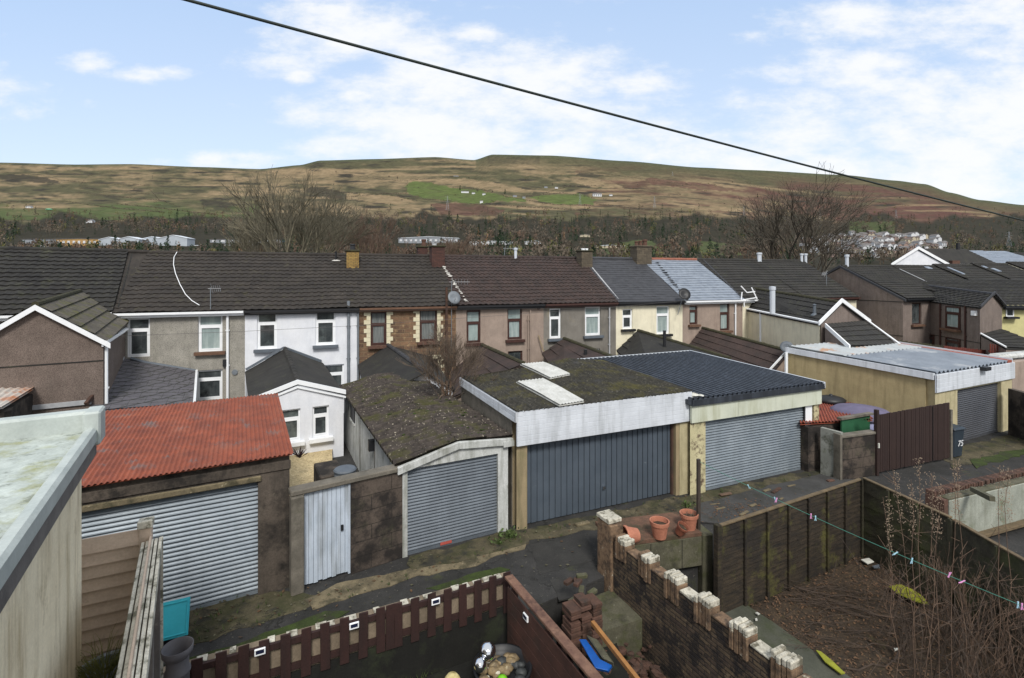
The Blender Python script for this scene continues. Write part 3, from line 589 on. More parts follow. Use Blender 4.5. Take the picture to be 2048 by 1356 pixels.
hill_house(968,390,9,7,4,2,0,'white shed at the right end of the farm in the green fields'); hill_house(963,406,8,7,5,2,0,'lone white cottage below the farm at the bottom of the green field')
hill_house(1030,394,11,8,4,2,3,'grey barn between the two bright green fields'); hill_house(1048,397,8,6,4,2,3,'small pale shed right of the grey barn between the green fields')
hill_house(1195,393,26,10,7,4,0,'large white farmhouse at the right end of the oval green field', win=4); hill_house(1222,392,9,7,4,2,0,'white outbuilding right of the large white farmhouse')
hill_house(1092,376,10,7,4,2,3,'pale cottage in trees above the oval green field'); hill_house(1113,377,10,7,4,2,0,'white cottage in trees above the oval green field'); hill_house(912,353,20,8,3,1,3,'low dark stone barn beside a lone tree near the hilltop', 'barn', 'stone_barn')
hill_house(178,446,11,8,5,2,0,'white house half hidden in the wood above the factories', 'house', 'wood_house'); hill_house(56,416,12,8,4,2,0,'white farm shed at the left edge of the green hillside')
MB().ball(on_hill(98,420)+Vector((0,0,1.5)), 5, 10, (1.7,1,.4)).build('green_tank', mat('far_green_tank', (120,186,150), sc=.1, bump=0)); tag(bpy.data.objects['green_tank'], 'pale green low tank in the grass at the left of the far hillside', 'tank')
def factory(x0, x1, y0, y1, Y, wm, rm, lb, ribs=0, pitch=.3, name='factory_building', cat='factory', win=0, depth=24, door=None):
    Y = on_hill((x0+x1)/2, y1).y; a = PY(x0, y1, Y); c = PY(x1, y1, Y); h = (y1-y0)/1000*Y; depth = min(depth, 14); f, wd = between(a, c); z = a.z; r = thing(name, lb, cat, f.pt(wd/2,0,z))
    hw = h*(1-pitch); b = MB(); b.box(f, 0, wd, 0, depth, z-4, z+hw); b.prism([f.pt(0,0,z+hw), f.pt(wd,0,z+hw), f.pt(wd/2,0,z+h)], f.pt(0,depth,0)-f.pt(0,0,0)); b.build('wall', wm, r)
    b = MB(); b.slab(f.pt(-.5,-.5,z+hw+.2), f.pt(wd/2,-.5,z+h+.2), f.pt(wd/2,depth,z+h+.2), f.pt(-.5,depth,z+hw+.2), .5); b.slab(f.pt(wd/2,-.5,z+h+.2), f.pt(wd+.5,-.5,z+hw+.2), f.pt(wd+.5,depth,z+hw+.2), f.pt(wd/2,depth,z+h+.2), .5); b.build('roof', rm, r)
    for k in range(win): MB().box(f, wd*(k+.25)/win, wd*(k+.7)/win, -.25, 0, z+hw*.35, z+hw*.75).build('window', m_far[0], r)
    if door: MB().box(f, wd*door[0], wd*door[1], -.25, 0, z, z+hw*.7).build('door', m_fglass, r)
    return r
m_shed = mat('far_pale_cladding', (172,180,188), (150,158,166), .1, .6, 0); m_shr = mat('far_pale_shed_roof', (206,212,218), (190,196,204), .1, .6, 0); m_ob = mat('far_orange_brick', (176,142,92), (150,122,82), .3, .9, 0)
factory(112,205,477,492,520,m_ob,m_froof,'long orange brick factory building with a row of pale windows',pitch=.08,win=9,depth=16)
factory(45,112,478,488,560,m_far[3],m_froof,'long grey flat roofed shed left of the orange brick factory',pitch=.05)
factory(198,238,474,491,540,m_shed,m_shr,'pale metal factory shed next to the orange brick building',door=(.6,.9)); factory(236,278,473,491,535,m_shed,m_shr,'pale grey factory shed, second from the orange brick building',door=(.5,.8))
factory(282,325,473,490,530,m_shed,m_shr,'pale factory shed behind small conifers, third from the brick building'); factory(318,374,470,491,525,m_shed,m_shr,'largest pale factory shed at the right end of the group')
factory(420,560,478,486,560,m_far[3],m_froof,'long low dark roofed works behind the bare trees',pitch=.1,win=8)
factory(797,917,473,486,620,m_far[3],m_shr,'long white industrial building with a row of grey bays across the valley',pitch=.25,win=12)
factory(940,1025,482,489,620,m_far[0],m_shr,'low white roofed building right of the long white industrial building',pitch=.3); factory(1050,1082,481,489,620,m_far[0],m_shr,'short white roofed building beyond the terrace chimneys',pitch=.3)
factory(1190,1250,490,496,600,m_far[1],m_shr,'low cream shed in the wood beyond the stone chimney',pitch=.3); factory(1160,1180,468,474,640,m_far[1],m_froof,'small buff house high in the wood beyond the terrace','house')
factory(826,905,505,511,260,m_far[1],m_shr,'pale flat roofed building just behind the red brick chimney',pitch=.1,depth=8)
# parked cars by the factories
cv = []
def car_proto(m_, x0):
    r = thing('far_parked_car', 'x', 'car', (0,0,0)); W_ = F(0,0,0)
    MB().box(W_,-2.1,2.1,-.85,.85,.3,.95).build('body', m_, r, bevel=.12)
    MB().hexa([(-1.3,-.75,.95),(1.5,-.75,.95),(1.5,.75,.95),(-1.3,.75,.95),(-.7,-.6,1.5),(1.1,-.6,1.5),(1.1,.6,1.5),(-.7,.6,1.5)]).build('cabin', m_fglass, r)
    for x in (-1.3,1.35):
        for y in (-.86,.86): MB().lathe((x,y-.1 if y>0 else y,.32),[(0,0),(.32,0),(.32,.1),(0,.1)],10,(0,1,0)).build('wheel', M['black_pl'], r)
    return r
cp = [car_proto(m_far[0], 0), car_proto(m_far[3], 0)]
for k in range(34):
    x = rnd.choice([rnd.uniform(50,118), rnd.uniform(50,118), rnd.uniform(205,290), rnd.uniform(385,600)]); py = rnd.uniform(488, 495); q = on_hill(x, py); c = rnd.random() < .3
    o = cp[c] if cp[c]['label'] == 'x' else cptree(cp[c], q); o.location = q; o.rotation_euler = (0,0,rnd.uniform(0,6)); o.scale = (1.25,)*3
    o['label'] = ('grey' if c else 'white')+(' car parked left of the orange brick factory' if x < 125 else ' car parked before the pale factory sheds' if x < 300 else ' car parked by the long low dark works'); o['group'] = 'cars parked at the far factories'
# pylons
mp_ = mat('pylon_steel', (150,156,162), (130,136,142), .5, .6, 0)
def pylon(x, py, h, lb):
    q = on_hill(x, py); b = MB(); t = h/420
    for a, c in ((-1,-1),(1,-1),(1,1),(-1,1)): b.tube([q+Vector((a*h*.1,c*h*.1,0)), q+Vector((a*h*.03,c*h*.03,h*.6)), q+Vector((0,0,h))], t*2, 4)
    for k in range(8):
        z0 = h*k/8*.75; z1 = h*(k+1)/8*.75; w0 = h*(.1-.07*min(1, z0/h/.6)); w1 = h*(.1-.07*min(1, z1/h/.6)); s = (-1)**k
        for f_ in ((1,0),(0,1)):
            for e in (-1, 1):
                A = Vector((s*w0, e*w0, z0)) if f_[0] else Vector((e*w0, s*w0, z0)); B = Vector((-s*w1, e*w1, z1)) if f_[0] else Vector((e*w1, -s*w1, z1)); b.tube([q+A, q+B], t, 3)
    o = b.build('tower', mp_, r0 := thing('pylon', lb, 'pylon', q, 'pylons on the far hillside'))
    for k, wd in enumerate((.16,.2,.15)):
        z = h*(.62+.14*k); MB().tube([q+Vector((-h*wd,0,z)), q+Vector((0,0,z+h*.03)), q+Vector((h*wd,0,z))], t*1.6, 4).build('cross_arm', mp_, r0)
pylon(895,421,34,'largest pylon, on the red bracken left of the green field'); pylon(1160,411,30,'pylon at the foot of the oval green field'); pylon(1309,416,30,'pylon on tan grass right of the white farmhouse')
pylon(1640,438,24,'pylon behind the crown of the right bare tree'); pylon(1488,432,24,'faint pylon left of the right bare tree'); pylon(1792,436,22,'faint pylon on the red slope above the village'); pylon(2018,498,28,'pylon in the wood near the right edge'); pylon(1345,352,20,'small mast on the hilltop ridge')
for i, (x, py, hh) in enumerate([(92,347,9),(305,358,9),(305+22,390,9)]):
    o = MB().tube([on_hill(x,py), on_hill(x,py)+Vector((0,0,hh*1.8))], .5, 4).build('far_pole', M['bark_dark']); tag(o, ['dark pole on the upper left of the far hill','dark pole on the hill above the factories','dark pole lower down the hill above the largest factory shed'][i], 'pole')
# ------------------------------------------------------------------ buildings: shared builders
def window(root, f, d, s0, s1, z0, z1, fr, gl, tr=.3, sill=None, fw=.055, arch=0, nm='window', grille=0):
    b = MB(); w_ = s1-s0; dd = d
    b.box(f, s0, s0+fw, dd, dd+.06, z0, z1); b.box(f, s1-fw, s1, dd, dd+.06, z0, z1)
    b.box(f, s0+fw, s1-fw, dd, dd+.06, z0, z0+fw); b.box(f, s0+fw, s1-fw, dd, dd+.06, z1-fw-arch, z1)
    if tr:
        zt = z1-(z1-z0)*tr; b.box(f, s0+fw, s1-fw, dd-.004, dd+.06, zt-fw*.7, zt+fw*.7)
        b.box(f, s0+fw, s0+fw*1.7, dd-.01, dd+.05, z0+fw, zt-fw*.7); b.box(f, s1-fw*1.7, s1-fw, dd-.01, dd+.05, z0+fw, zt-fw*.7)
        b.box(f, s0+fw*1.7, s1-fw*1.7, dd-.01, dd+.05, z0+fw, z0+fw*1.7); b.box(f, s0+fw*1.7, s1-fw*1.7, dd-.01, dd+.05, zt-fw*1.4, zt-fw*.7)
    for k in range(grille): a = s0+w_*(k+1)/(grille+1); b.box(f, a-.006, a+.006, dd+.045, dd+.055, z0+fw, z1-fw)
    o = b.build(nm, fr, root)
    g = MB(); g.box(f, s0+fw*.5, s1-fw*.5, dd+.035, dd+.05, z0+fw*.5, z1-fw*.5); g.build('pane', gl, o)
    if sill:
        q = MB(); q.box(f, s0-.12, s1+.12, d-.26, d+.02, z0-.13, z0-.002); q.build('sill', sill, o)
    return o
def panel(b, f, d, s0, s1, z0, z1, holes, dep=.15, slope=None):   # wall face with openings and their reveals
    S = sorted({s0, s1, *[h[0] for h in holes], *[h[1] for h in holes]}); Z = sorted({z0, z1, *[h[2] for h in holes], *[h[3] for h in holes]})
    for a, c in zip(S, S[1:]):
        for e, g in zip(Z, Z[1:]):
            m, k = (a+c)/2, (e+g)/2
            if any(h[0] < m < h[1] and h[2] < k < h[3] for h in holes): continue
            b.add([f.pt(a,d,e), f.pt(c,d,e), f.pt(c,d,g), f.pt(a,d,g)], [(0,1,2,3)])
    for h in holes:
        a, c, e, g = h; q = [(a,e),(c,e),(c,g),(a,g)]
        for i in range(4):
            if i == 0 and e < .01: continue
            (x, y), (u, v) = q[i], q[(i+1) % 4]; b.add([f.pt(x,d,y), f.pt(x,d+dep,y), f.pt(u,d+dep,v), f.pt(u,d,v)], [(0,1,2,3)])
def gutter(root, f, s0, s1, d, z, m, nm='gutter'):
    return MB().box(f, s0, s1, d-.12, d, z-.09, z).box(f, s0, s1, d, d+.05, z-.2, z-.02).build(nm, m, root)
def dpipe(root, f, s, d, z0, z1, m, r=.045, nm='downpipe', br=True):
    b = MB(); b.tube([f.pt(s,d,z0), f.pt(s,d,z1)], r, 8)
    if br:
        z = z0+.8
        while z < z1-.2: b.box(f, s-r-.02, s+r+.02, d-.0, d+r+.05, z, z+.05); z += 1.5
    return b.build(nm, m, root, smooth=False)
def dish(q, dirv, r, lb, m, pole=None):
    t = thing('satellite_dish', lb, 'satellite dish', q); d = Vector(dirv).normalized()
    MB().lathe(Vector(q), [(0,0),(r*.5,.02),(r,.09),(r,.1),(r*.5,.035),(0,.015)], 18, d).build('reflector', m, t, smooth=True)
    MB().tube([Vector(q)-Vector((0,0,r*.9)), Vector(q)+d*.25+Vector((0,0,-r*.3))], .012, 5).build('arm', M['grey_pipe'], t)
    if pole: MB().tube([Vector(q)-d*.03, Vector(q)-d*.1, Vector(pole)], .018, 5).build('bracket', M['grey_pipe'], t)
    return t
def gable_roof(root, LF, LB, RF, RB, AF, AB, m, tw=.3, th=.34, amp=.02, lip=.035, oh=.12, under=.06, ridge=None, jit=.004, name='roof', mR=None):
    # L/R: left and right eaves, A: ridge, F: front, B: back
    LF, LB, RF, RB, AF, AB = map(Vector, (LF, LB, RF, RB, AF, AB)); fw = (AF-AB).normalized()*oh; LF, RF, AF = LF+fw, RF+fw, AF+fw
    l = (LF-AF); LF = LF+l.normalized()*oh; LB = LB+(LB-AB).normalized()*oh; RF = RF+(RF-AF).normalized()*oh; RB = RB+(RB-AB).normalized()*oh
    b = MB(); tile_sheet(b, LB, LF, AB, AF, tw, th, amp, lip, jit)
    e = Vector((0,0,-under)); b.hexa([LB+e, LF+e, AF+e, AB+e, LB+e*.1, LF+e*.1, AF+e*.1, AB+e*.1])
    b2 = MB() if mR else b
    tile_sheet(b2, RF, RB, AF, AB, tw, th, amp, lip, jit); b2.hexa([RF+e, RB+e, AB+e, AF+e, RF+e*.1, RB+e*.1, AB+e*.1, AF+e*.1])
    o = b.build(name, m, root)
    if mR: b2.build(name, mR, root)
    if ridge:
        n = max(1, int((AF-AB).length/.45)); b = MB()
        for k in range(n): b.tube([AB.lerp(AF, k/n)+Vector((0,0,.0)), AB.lerp(AF, (k+1)/n)+Vector((0,0,.012))], .095, 8)
        b.build('ridge_tiles', ridge, root)
    return o
def verge(root, A, B, m, hgt=.18, th=.04, drop=0, nm='bargeboard'):
    A, B = Vector(A), Vector(B); u = (B-A); u.z = 0; n = Vector((u.y, -u.x, 0)).normalized()*th; e = Vector((0,0,-hgt))
    return MB().hexa([A+e, B+e, B+e-n, A+e-n, A, B, B-n, A-n] if True else []).build(nm, m, root)
def gable_body(b, LF, LB, RF, RB, AF, AB, zb):
    LF, LB, RF, RB, AF, AB = map(Vector, (LF, LB, RF, RB, AF, AB)); e = Vector((0,0,-.03))
    g = lambda q: Vector((q.x, q.y, zb))
    b.add([g(LF), g(RF), RF+e, AF+e, LF+e, g(LB), g(RB), RB+e, AB+e, LB+e], [(0,1,2,3,4),(9,8,7,6,5),(0,4,9,5),(1,6,7,2),(2,7,8,3),(3,8,9,4),(0,5,6,1)])
def ridge_row(root, A, B, m, r=.11):
    A, B = Vector(A), Vector(B); n = max(1, int((B-A).length/.45)); b = MB()
    for k in range(n): b.tube([A.lerp(B, (k-.02)/n), A.lerp(B, (k+1)/n)+Vector((0,0,.015))], r, 8)
    return b.build('ridge_tiles', m, root)
def chimney(root, f, s, d, z0, z1, w_, dp, m, cap, pots=(), flash=True):
    b = MB(); b.box(f, s-w_/2, s+w_/2, d-dp/2, d+dp/2, z0, z1); c = b.build('chimney', m, root)
    MB().box(f, s-w_/2-.06, s+w_/2+.06, d-dp/2-.06, d+dp/2+.06, z1, z1+.1).build('chimney_cap', cap, c, bevel=.03)
    for k, (ds, hh, rr, pm) in enumerate(pots): MB().lathe(f.pt(s+ds, d, z1+.1), [(rr,0),(rr*.85,hh*.7),(rr*1.1,hh*.8),(rr,hh),(rr*.7,hh),(rr*.7,hh*.6),(0,hh*.6)], 12).build('chimney_pot', pm, c)
    if flash:
        MB().box(f, s-w_/2-.16, s+w_/2+.16, d-dp/2-.2, d-dp/2+.02, z0+.0, z0+.46).build('flashing', M['lead'], c) if False else None
    return c
EZ, RZ, RD = 4.95, 7.43, 4.2
def zroof(d): return EZ+(RZ-EZ)*d/RD
# ------------------------------------------------------------------ the terrace
TF = F(0, 26, 20.11)
def terrace_house(f, s0, s1, label, wallm, roofm, wins, gut, tw=.3, amp=.022, lip=.04, ridge=None, zoff=0, oh=.22, front=True, step=0, jit=.007, th=.34, name='terraced_house', dz=0):
    r = thing(name, label, 'house', f.pt((s0+s1)/2, 0, 0)); b = MB(); ez, rz = EZ+zoff, RZ+zoff+dz; holes = []; todo = []
    for wn in wins:
        x0, y0, x1, y1 = wn['r']; a, _ = f.px(x0, y0); c, _ = f.px(x1, y0); _, zt = f.px((x0+x1)/2, y0); _, zb = f.px((x0+x1)/2, y1)
        holes.append((a, c, zb, zt)); todo.append((a, c, zb, zt, wn))
    panel(b, f, 0, s0, s1, 0, ez, holes, .14); b.box(f, s0, s1, .14, 8.4, 0, ez)
    b.add([f.pt(s0,0,ez), f.pt(s1,0,ez), f.pt(s1,RD,rz-.05), f.pt(s0,RD,rz-.05), f.pt(s1,8.4,ez), f.pt(s0,8.4,ez), f.pt(s0,0,0), f.pt(s0,.14,0), f.pt(s0,.14,ez), f.pt(s1,0,0), f.pt(s1,.14,0), f.pt(s1,.14,ez)],
          [(0,1,2,3),(3,2,4,5),(0,3,5),(1,4,2),(6,7,8,0),(9,1,11,10)])
    b.build('wall', wallm, r)
    b = MB(); e0 = ez-.22*(rz-ez)/RD*0+.02-oh*(rz-ez)/RD
    tile_sheet(b, f.pt(s0,-oh,e0+.03), f.pt(s1,-oh,e0+.03), f.pt(s0,RD,rz+.03), f.pt(s1,RD,rz+.03), tw, th, amp, lip, jit, h=lambda u, v: .04*nz3(u*2.2+s0, v*2, 5))
    b.hexa([f.pt(s0,-oh,e0-.06), f.pt(s1,-oh,e0-.06), f.pt(s1,RD,rz-.04), f.pt(s0,RD,rz-.04), f.pt(s0,-oh,e0), f.pt(s1,-oh,e0), f.pt(s1,RD,rz), f.pt(s0,RD,rz)])
    b.hexa([f.pt(s0,RD,rz-.04), f.pt(s1,RD,rz-.04), f.pt(s1,8.6,e0), f.pt(s0,8.6,e0), f.pt(s0,RD,rz+.04), f.pt(s1,RD,rz+.04), f.pt(s1,8.6,e0+.08), f.pt(s0,8.6,e0+.08)])
    b.build('roof', roofm, r); ridge_row(r, f.pt(s0,RD,rz+.04), f.pt(s1,RD,rz+.04), ridge or roofm)
    gutter(r, f, s0+.02, s1-.02, -oh+.02, e0+.02, gut)
    for a, c, zb, zt, wn in todo:
        window(r, f, .08, a, c, zb, zt, wn.get('f', M['white_pvc']), wn.get('g', M['glass_dark']), wn.get('t', .3), wn.get('s'), wn.get('w', .07), wn.get('a', 0), grille=wn.get('gr', 0))
    return r, ez, rz
def wz(x0, y0, x1, y1, **k): return dict(r=(x0, y0, x1, y1), **k)
SB = [-26.5,-21.8,-17.1,-12.37,-7.62,-2.98,1.79,6.23,10.79,15.36,20.4,25.5]
WB, BR = M['white_pvc'], M['brown_pvc']
# bend of the street at the roof seam: the part left of it turns towards us
TL = F(*TF.pt(SB[2],0,0)[:2], 31.1)
hL1,_,_ = terrace_house(TL, -4.9, 0.02, 'brown tiled terraced house behind the pebbledash gable at the left', M['speckle'], M['tile_dark'], [], M['white_pvc'], zoff=.05, lip=.05)
hL2,_,_ = terrace_house(TL, -9.9, -4.9, 'dark tiled terraced house cut by the left edge of the photo', M['dash'], M['tile_dark'], [], M['white_pvc'], zoff=.05, lip=.05)
b = MB(); e_ = EZ+.02-.22*(RZ-EZ)/RD+.05; b.sheet(TL.pt(-.02,-.22,e_), TF.pt(SB[2]+.02,-.215,e_), TL.pt(-.02,RD,RZ+.07), TF.pt(SB[2]+.02,RD,RZ+.05), tiles(.8,3,.02), courses(15,.04), None, .007); b.add([TL.pt(0,RD,RZ+.04), TF.pt(SB[2],RD,RZ+.02), TF.pt(SB[2],8.6,EZ), TL.pt(0,8.6,EZ)], [(0,1,2,3)]); b.build('roof_bend', M['tile'], hL1); ridge_row(hL1, TL.pt(0,RD,RZ+.08), TF.pt(SB[2],RD,RZ+.05), M['tile'])
h0,_,_ = terrace_house(TF, SB[2], SB[3], 'speckled grey dashed terraced house with white windows and a cable over its roof', M['speckle'], M['tile'],
    [wz(254,636,300,714,g=M['glass_dark'],gr=5), wz(396,630,445,703,g=M['glass_blind'],s=M['brown_trim']), wz(392,740,445,800,gr=6,g=M['glass_dark'])], WB)
h1,_,_ = terrace_house(TF, SB[3], SB[4], 'white painted terraced house with grey sills and a tall grey soil pipe', M['white_render'], M['tile'],
    [wz(514,624,554,698,g=M['glass_dark'],s=M['grey_trim']), wz(631,621,671,690,g=M['glass_dark'],s=M['grey_trim']), wz(646,729,688,790)], M['black_pl'])
h2,_,_ = terrace_house(TF, SB[4], SB[5], 'brown stone terraced house with cream quoins round its windows', M['stone'], M['tile'],
    [wz(741,622,773,691,f=BR,g=M['curtain'],s=M['brick_red'],t=.38,a=.05), wz(839,617,874,683,f=BR,g=M['curtain'],s=M['brick_red'],t=.38,a=.05), wz(842,718,876,770,f=BR,t=.3)], M['brown_trim'])
h3,_,_ = terrace_house(TF, SB[5], SB[6], 'pinkish rendered terraced house with arched dark brown windows and red tiles', M['pink_render'], M['tile_red'],
    [wz(933,620,961,686,f=BR,g=M['glass_blind'],s=M['brown_pvc'],t=.38,a=.04,gr=2), wz(1015,615,1044,679,f=BR,g=M['glass_blind'],s=M['brown_pvc'],t=.38,a=.04,gr=2), wz(1016,702,1045,740,f=BR,t=.6,gr=3)], M['black_pl'], amp=.03)
h4,_,_ = terrace_house(TF, SB[6], SB[7], 'weathered grey rendered terraced house with white windows and red tiles', M['grey_render'], M['tile_red'],
    [wz(1099,617,1122,677,s=M['grey_trim']), wz(1170,613,1201,671,g=M['glass_blind'],s=M['grey_trim']), wz(1192,697,1200,712,t=0)], M['brown_pvc'], amp=.03)
h5,_,_ = terrace_house(TF, SB[7], SB[8], 'cream painted terraced house with black sills and a dark slate roof', M['cream_render'], M['slate_dark'],
    [wz(1245,618,1265,658,s=M['black_pl'],t=.35), wz(1313,612,1339,668,g=M['glass_blind'],s=M['black_pl'])], M['black_pl'], amp=0, tw=.3, lip=.012, th=.25)
h6,_,_ = terrace_house(TF, SB[8], SB[9], 'pinkish terraced house with a pale blue grey slate roof', M['pink_render'], M['slate_light'],
    [wz(1379,612,1395,649,f=BR,g=M['glass_blind'],s=M['brown_trim'],t=.25), wz(1440,607,1459,661,f=BR,g=M['glass_blind'],s=M['brown_trim'],t=.35)], WB, amp=0, tw=.4, lip=.03, ridge=M['ridge_red'], th=.28)
h7,_,_ = terrace_house(TF, SB[9], SB[10], 'brown tiled terraced house behind the long cream extension', M['cream_render'], M['tile_grey'], [], WB)
h8,_,_ = terrace_house(TF, SB[10], SB[11], 'last house of the terrace with a grey aerial mast at its gable', M['cream_render'], M['tile_grey'], [], M['brown_pvc'])
# quoins
def quoins(root, x0, y0, x1, y1, arch=True):
    f = TF; a, _ = f.px(x0, y0); c, _ = f.px(x1, y0); _, zt = f.px((x0+x1)/2, y0); _, zb = f.px((x0+x1)/2, y1); b = MB(); n = 9
    for k in range(n):
        z0 = zb+(zt+.2-zb)*k/n; z1 = zb+(zt+.2-zb)*(k+1)/n-.01; e = .3 if k % 2 else .18
        b.box(f, a-e, a, -.035, 0, z0, z1); b.box(f, c, c+e, -.035, 0, z0, z1)
    b.box(f, a, c, -.035, 0, zt, zt+.19); b.build('quoins', M['quoin'], root)
quoins(h2, 741,622,773,691); quoins(h2, 839,617,874,683); quoins(h2, 842,718,876,770)
# seams, pipes, vents on the roofs
def on_roof(px, py, off=.06, f=TF):   # point on the front slope under this place
    lo, hi = -.3, RD
    for _ in range(30):
        m = (lo+hi)/2; s, z = f.px(px, py, m)
        if z > zroof(m): lo = m
        else: hi = m
    s, z = f.px(px, py, lo); return f.pt(s, lo, zroof(lo)+off)
MB().tube([on_roof(265,506), on_roof(236,618)], .035, 5).build('roof_seam', M['tile_dark'], h0)
b = MB(); pp = [on_roof(*q, off=.14) for q in ((355,505),(348,520),(347,535),(351,553),(360,575),(371,595),(384,608),(399,617))]; b.tube(pp, .016, 6)
tag(b.build('roof_cable', M['white_pvc'], origin=pp[0]), 'white cable curving down the brown roof of the dashed house', 'cable')
b = MB(); 
for k in range(26):
    t = k/25; q = on_roof(881+52*t, 528+78*t, .1); 
    if rnd.random() < .85: b.ball(q, .07+rnd.random()*.07, 6, (1,1,.4), .4)
b.build('mortar_verge', M['mortar_w'], h2)
b = MB(); b.tube([on_roof(1180,531,.03), on_roof(1237,600,.03)], .05, 5); b.build('mortar_verge', M['lead'], h5)
b = MB()
for k in range(16): q = on_roof(1314+(1372-1314)*k/15, 527+73*k/15, .05); b.ball(q, .13+rnd.random()*.08, 6, (1,1,.2), .5)
b.build('torn_felt_edge', M['slate_dark'], h5)
MB().tube([on_roof(1407,522,.05), on_roof(1483,597,.05)], .06, 6).build('verge_trim', M['slate_dark'], h7)
chimney(h1, TF, SB[4]-.15, RD-.9, 6.4, 7.62, .62, .6, M['chim_yellow'], M['moss_cap'], [(0,.32,.13,M['black_pl'])])
chimney(h2, TF, SB[5]-.25, RD-.75, 6.3, 7.95, .72, .8, M['chim_red'], M['moss_cap'], [(-.15,.14,.14,M['lead'])]); chimney(h3, TF, SB[5]-.8, RD+.9, 6.3, 8.0, .55, .55, M['chim_red'], M['moss_cap'], [(.1,.4,.14,M['brick_red'])])
chimney(h4, TF, SB[7]-.1, RD-.7, 6.4, 7.85, .75, .7, M['chim_stone'], M['moss_cap'], [(-.1,.12,.13,M['white_pvc']),(.15,.12,.1,M['white_pvc'])])
chimney(h5, TF, SB[8]-.15, RD-.2, 6.6, 8.25, 1.15, .8, M['chim_stone'], M['chim_stone'], [(-.35,.3,.13,M['brick_red']),(-.05,.34,.13,M['brick_red']),(.3,.42,.17,M['brick_red'])])
for hh, (x, y) in ((h1,(703,522)),(h2,(881,523)),(h4,(1168,527))):
    q = on_roof(x, y, .02); MB().hexa([q+Vector(v) for v in ((-.5,-.3,-.17),(.5,.05,-.17),(.45,.2,-.02),(-.55,-.15,-.02),(-.5,-.3,-.13),(.5,.05,-.13),(.45,.2,.05),(-.55,-.15,.05))]).build('chimney_flashing', M['lead'], hh)
for hh, x, y in ((h1,672,524),): q = on_roof(x, y); MB().ball(q, .2, 8, (1.3,1,.35), .2).build('vent_flashing', M['mortar_w'], hh); MB().tube([q, q+Vector((0,0,.5))], .06, 6).build('vent_pipe', M['black_pl'], hh)
for x, y in ((1118,587),(1181,584)):
    q = on_roof(x, y, .05); s_ = Vector((TF.c,TF.n,0)); u_ = (TF.pt(0,RD,RZ)-TF.pt(0,0,EZ)).normalized(); MB().slab(q-s_*.16-u_*.2, q+s_*.16-u_*.2, q+s_*.16+u_*.2, q-s_*.16+u_*.2, .05).build('roof_vent', M['pink_render'], h4)
for x, y, r_, rt in ((1030,516,.09,h3),(1500+15,520,.1,h7),(1601,520,.09,h8),(1609,520,.1,h8),(1518,522,.1,h7)):
    s, z = TF.px(x, y, RD); MB().lathe(TF.pt(s, RD-.1, RZ-.1), [(r_,0),(r_,.58),(r_*1.4,.6),(r_*1.4,.72),(0,.74)], 10).build('flue', M['steel_trim'], rt)
s, z = TF.px(1497, 592, .3); q = TF.pt(s-.3, -.6, 5.1)
b = MB()
for a, c in (((1482,572),(1494,585)),((1494,585),(1510,583)),((1503,575),(1514,598)),((1484,600),(1514,595)),((1484,584),(1482,602)),((1488,600),(1488,614))):
    b.tube([PY(*a, 31), PY(*c, 31)], .04, 4)
b.build('hopper_and_pipes', M['white_pvc'], h7)
sy = F(0,0,0)
# pipes on the faces
def fp(x, y, d=-.08): s, z = TF.px(x, y, d); return s, z
for rt, x, ya, m_, r_ in ((h0,455,622,WB,.055),(h1,697,602,M['grey_pipe'],.07),(h1,716,620,M['grey_pipe'],.05),(h4,1219,614,M['lead'],.045),(h6,1471,604,WB,.05),(h3,1061,620,M['pink_render'],.04),(h3,1056,630,M['pink_render'],.025)):
    s, z = fp(x, ya); dpipe(rt, TF, s, -.08, .2, z, m_, r_)
s, z = fp(1076, 670); b = MB(); b.tube([TF.pt(s,-.15,z), TF.pt(s+.22,-.2,z-.75), TF.pt(s+.35,-.3,z-.95)], .03, 6); b.build('waste_pipe', M['ochre'], h3)
for rt, x, y in ((h0,451,726),): s, z = fp(x, y); MB().box(TF, s-.1, s+.08, -.12, 0, z-.15, z+.15).build('vent_box', M['black_pl'], rt)
s, z = fp(469, 745); MB().lathe(TF.pt(s,-.01,z), [(0,.04),(.11,.04),(.12,0)], 14, TF.pt(0,-1,0)-TF.pt(0,0,0)).build('vent_cover', M['grey_pipe'], h0)
s, z = fp(1078, 616); MB().lathe(TF.pt(s,-.01,z), [(0,.12),(.07,.12),(.09,0)], 10, TF.pt(0,-1,0)-TF.pt(0,0,0)).build('alarm_box', M['brown_pvc'], h3)
# aerials and dishes
def aerial(q, h, lb, els=5, ln=.7, dirn=(1,.2,0)):
    r = thing('tv_aerial', lb, 'aerial', q); q = Vector(q); d = Vector(dirn).normalized(); c = d.cross(Vector((0,0,1))).normalized()
    MB().tube([q, q+Vector((0,0,h))], .018, 5).build('mast', M['grey_pipe'], r); b = MB(); t = q+Vector((0,0,h-.05)); b.tube([t-d*.1, t+d*ln], .012, 4)
    for k in range(els): e = t+d*(ln*k/els+.05); v = .16 if k else .26; b.tube([e-c*v*.5-Vector((0,0,v*.8)), e+c*v*.5+Vector((0,0,v*.8))], .01, 3)
    b.build('antenna', M['lead'], r)
s, z = TF.px(421, 615, -.15); aerial(TF.pt(s,-.15,z-.1), .95, 'small aerial on a short mast above the gutter of the dashed house', 5, .4)
s, z = TF.px(903, 740, -.2); aerial(TF.pt(s,-.2,z-1.2), 5.6, 'tall aerial mast in front of the stone house beside the bare shrub', 6, .9)
s, z = TF.px(907, 596, -.35); dish(TF.pt(s,-.35,z), (.5,-.8,.35), .33, 'grey satellite dish on the tall mast before the stone house', M['grey_pipe'])
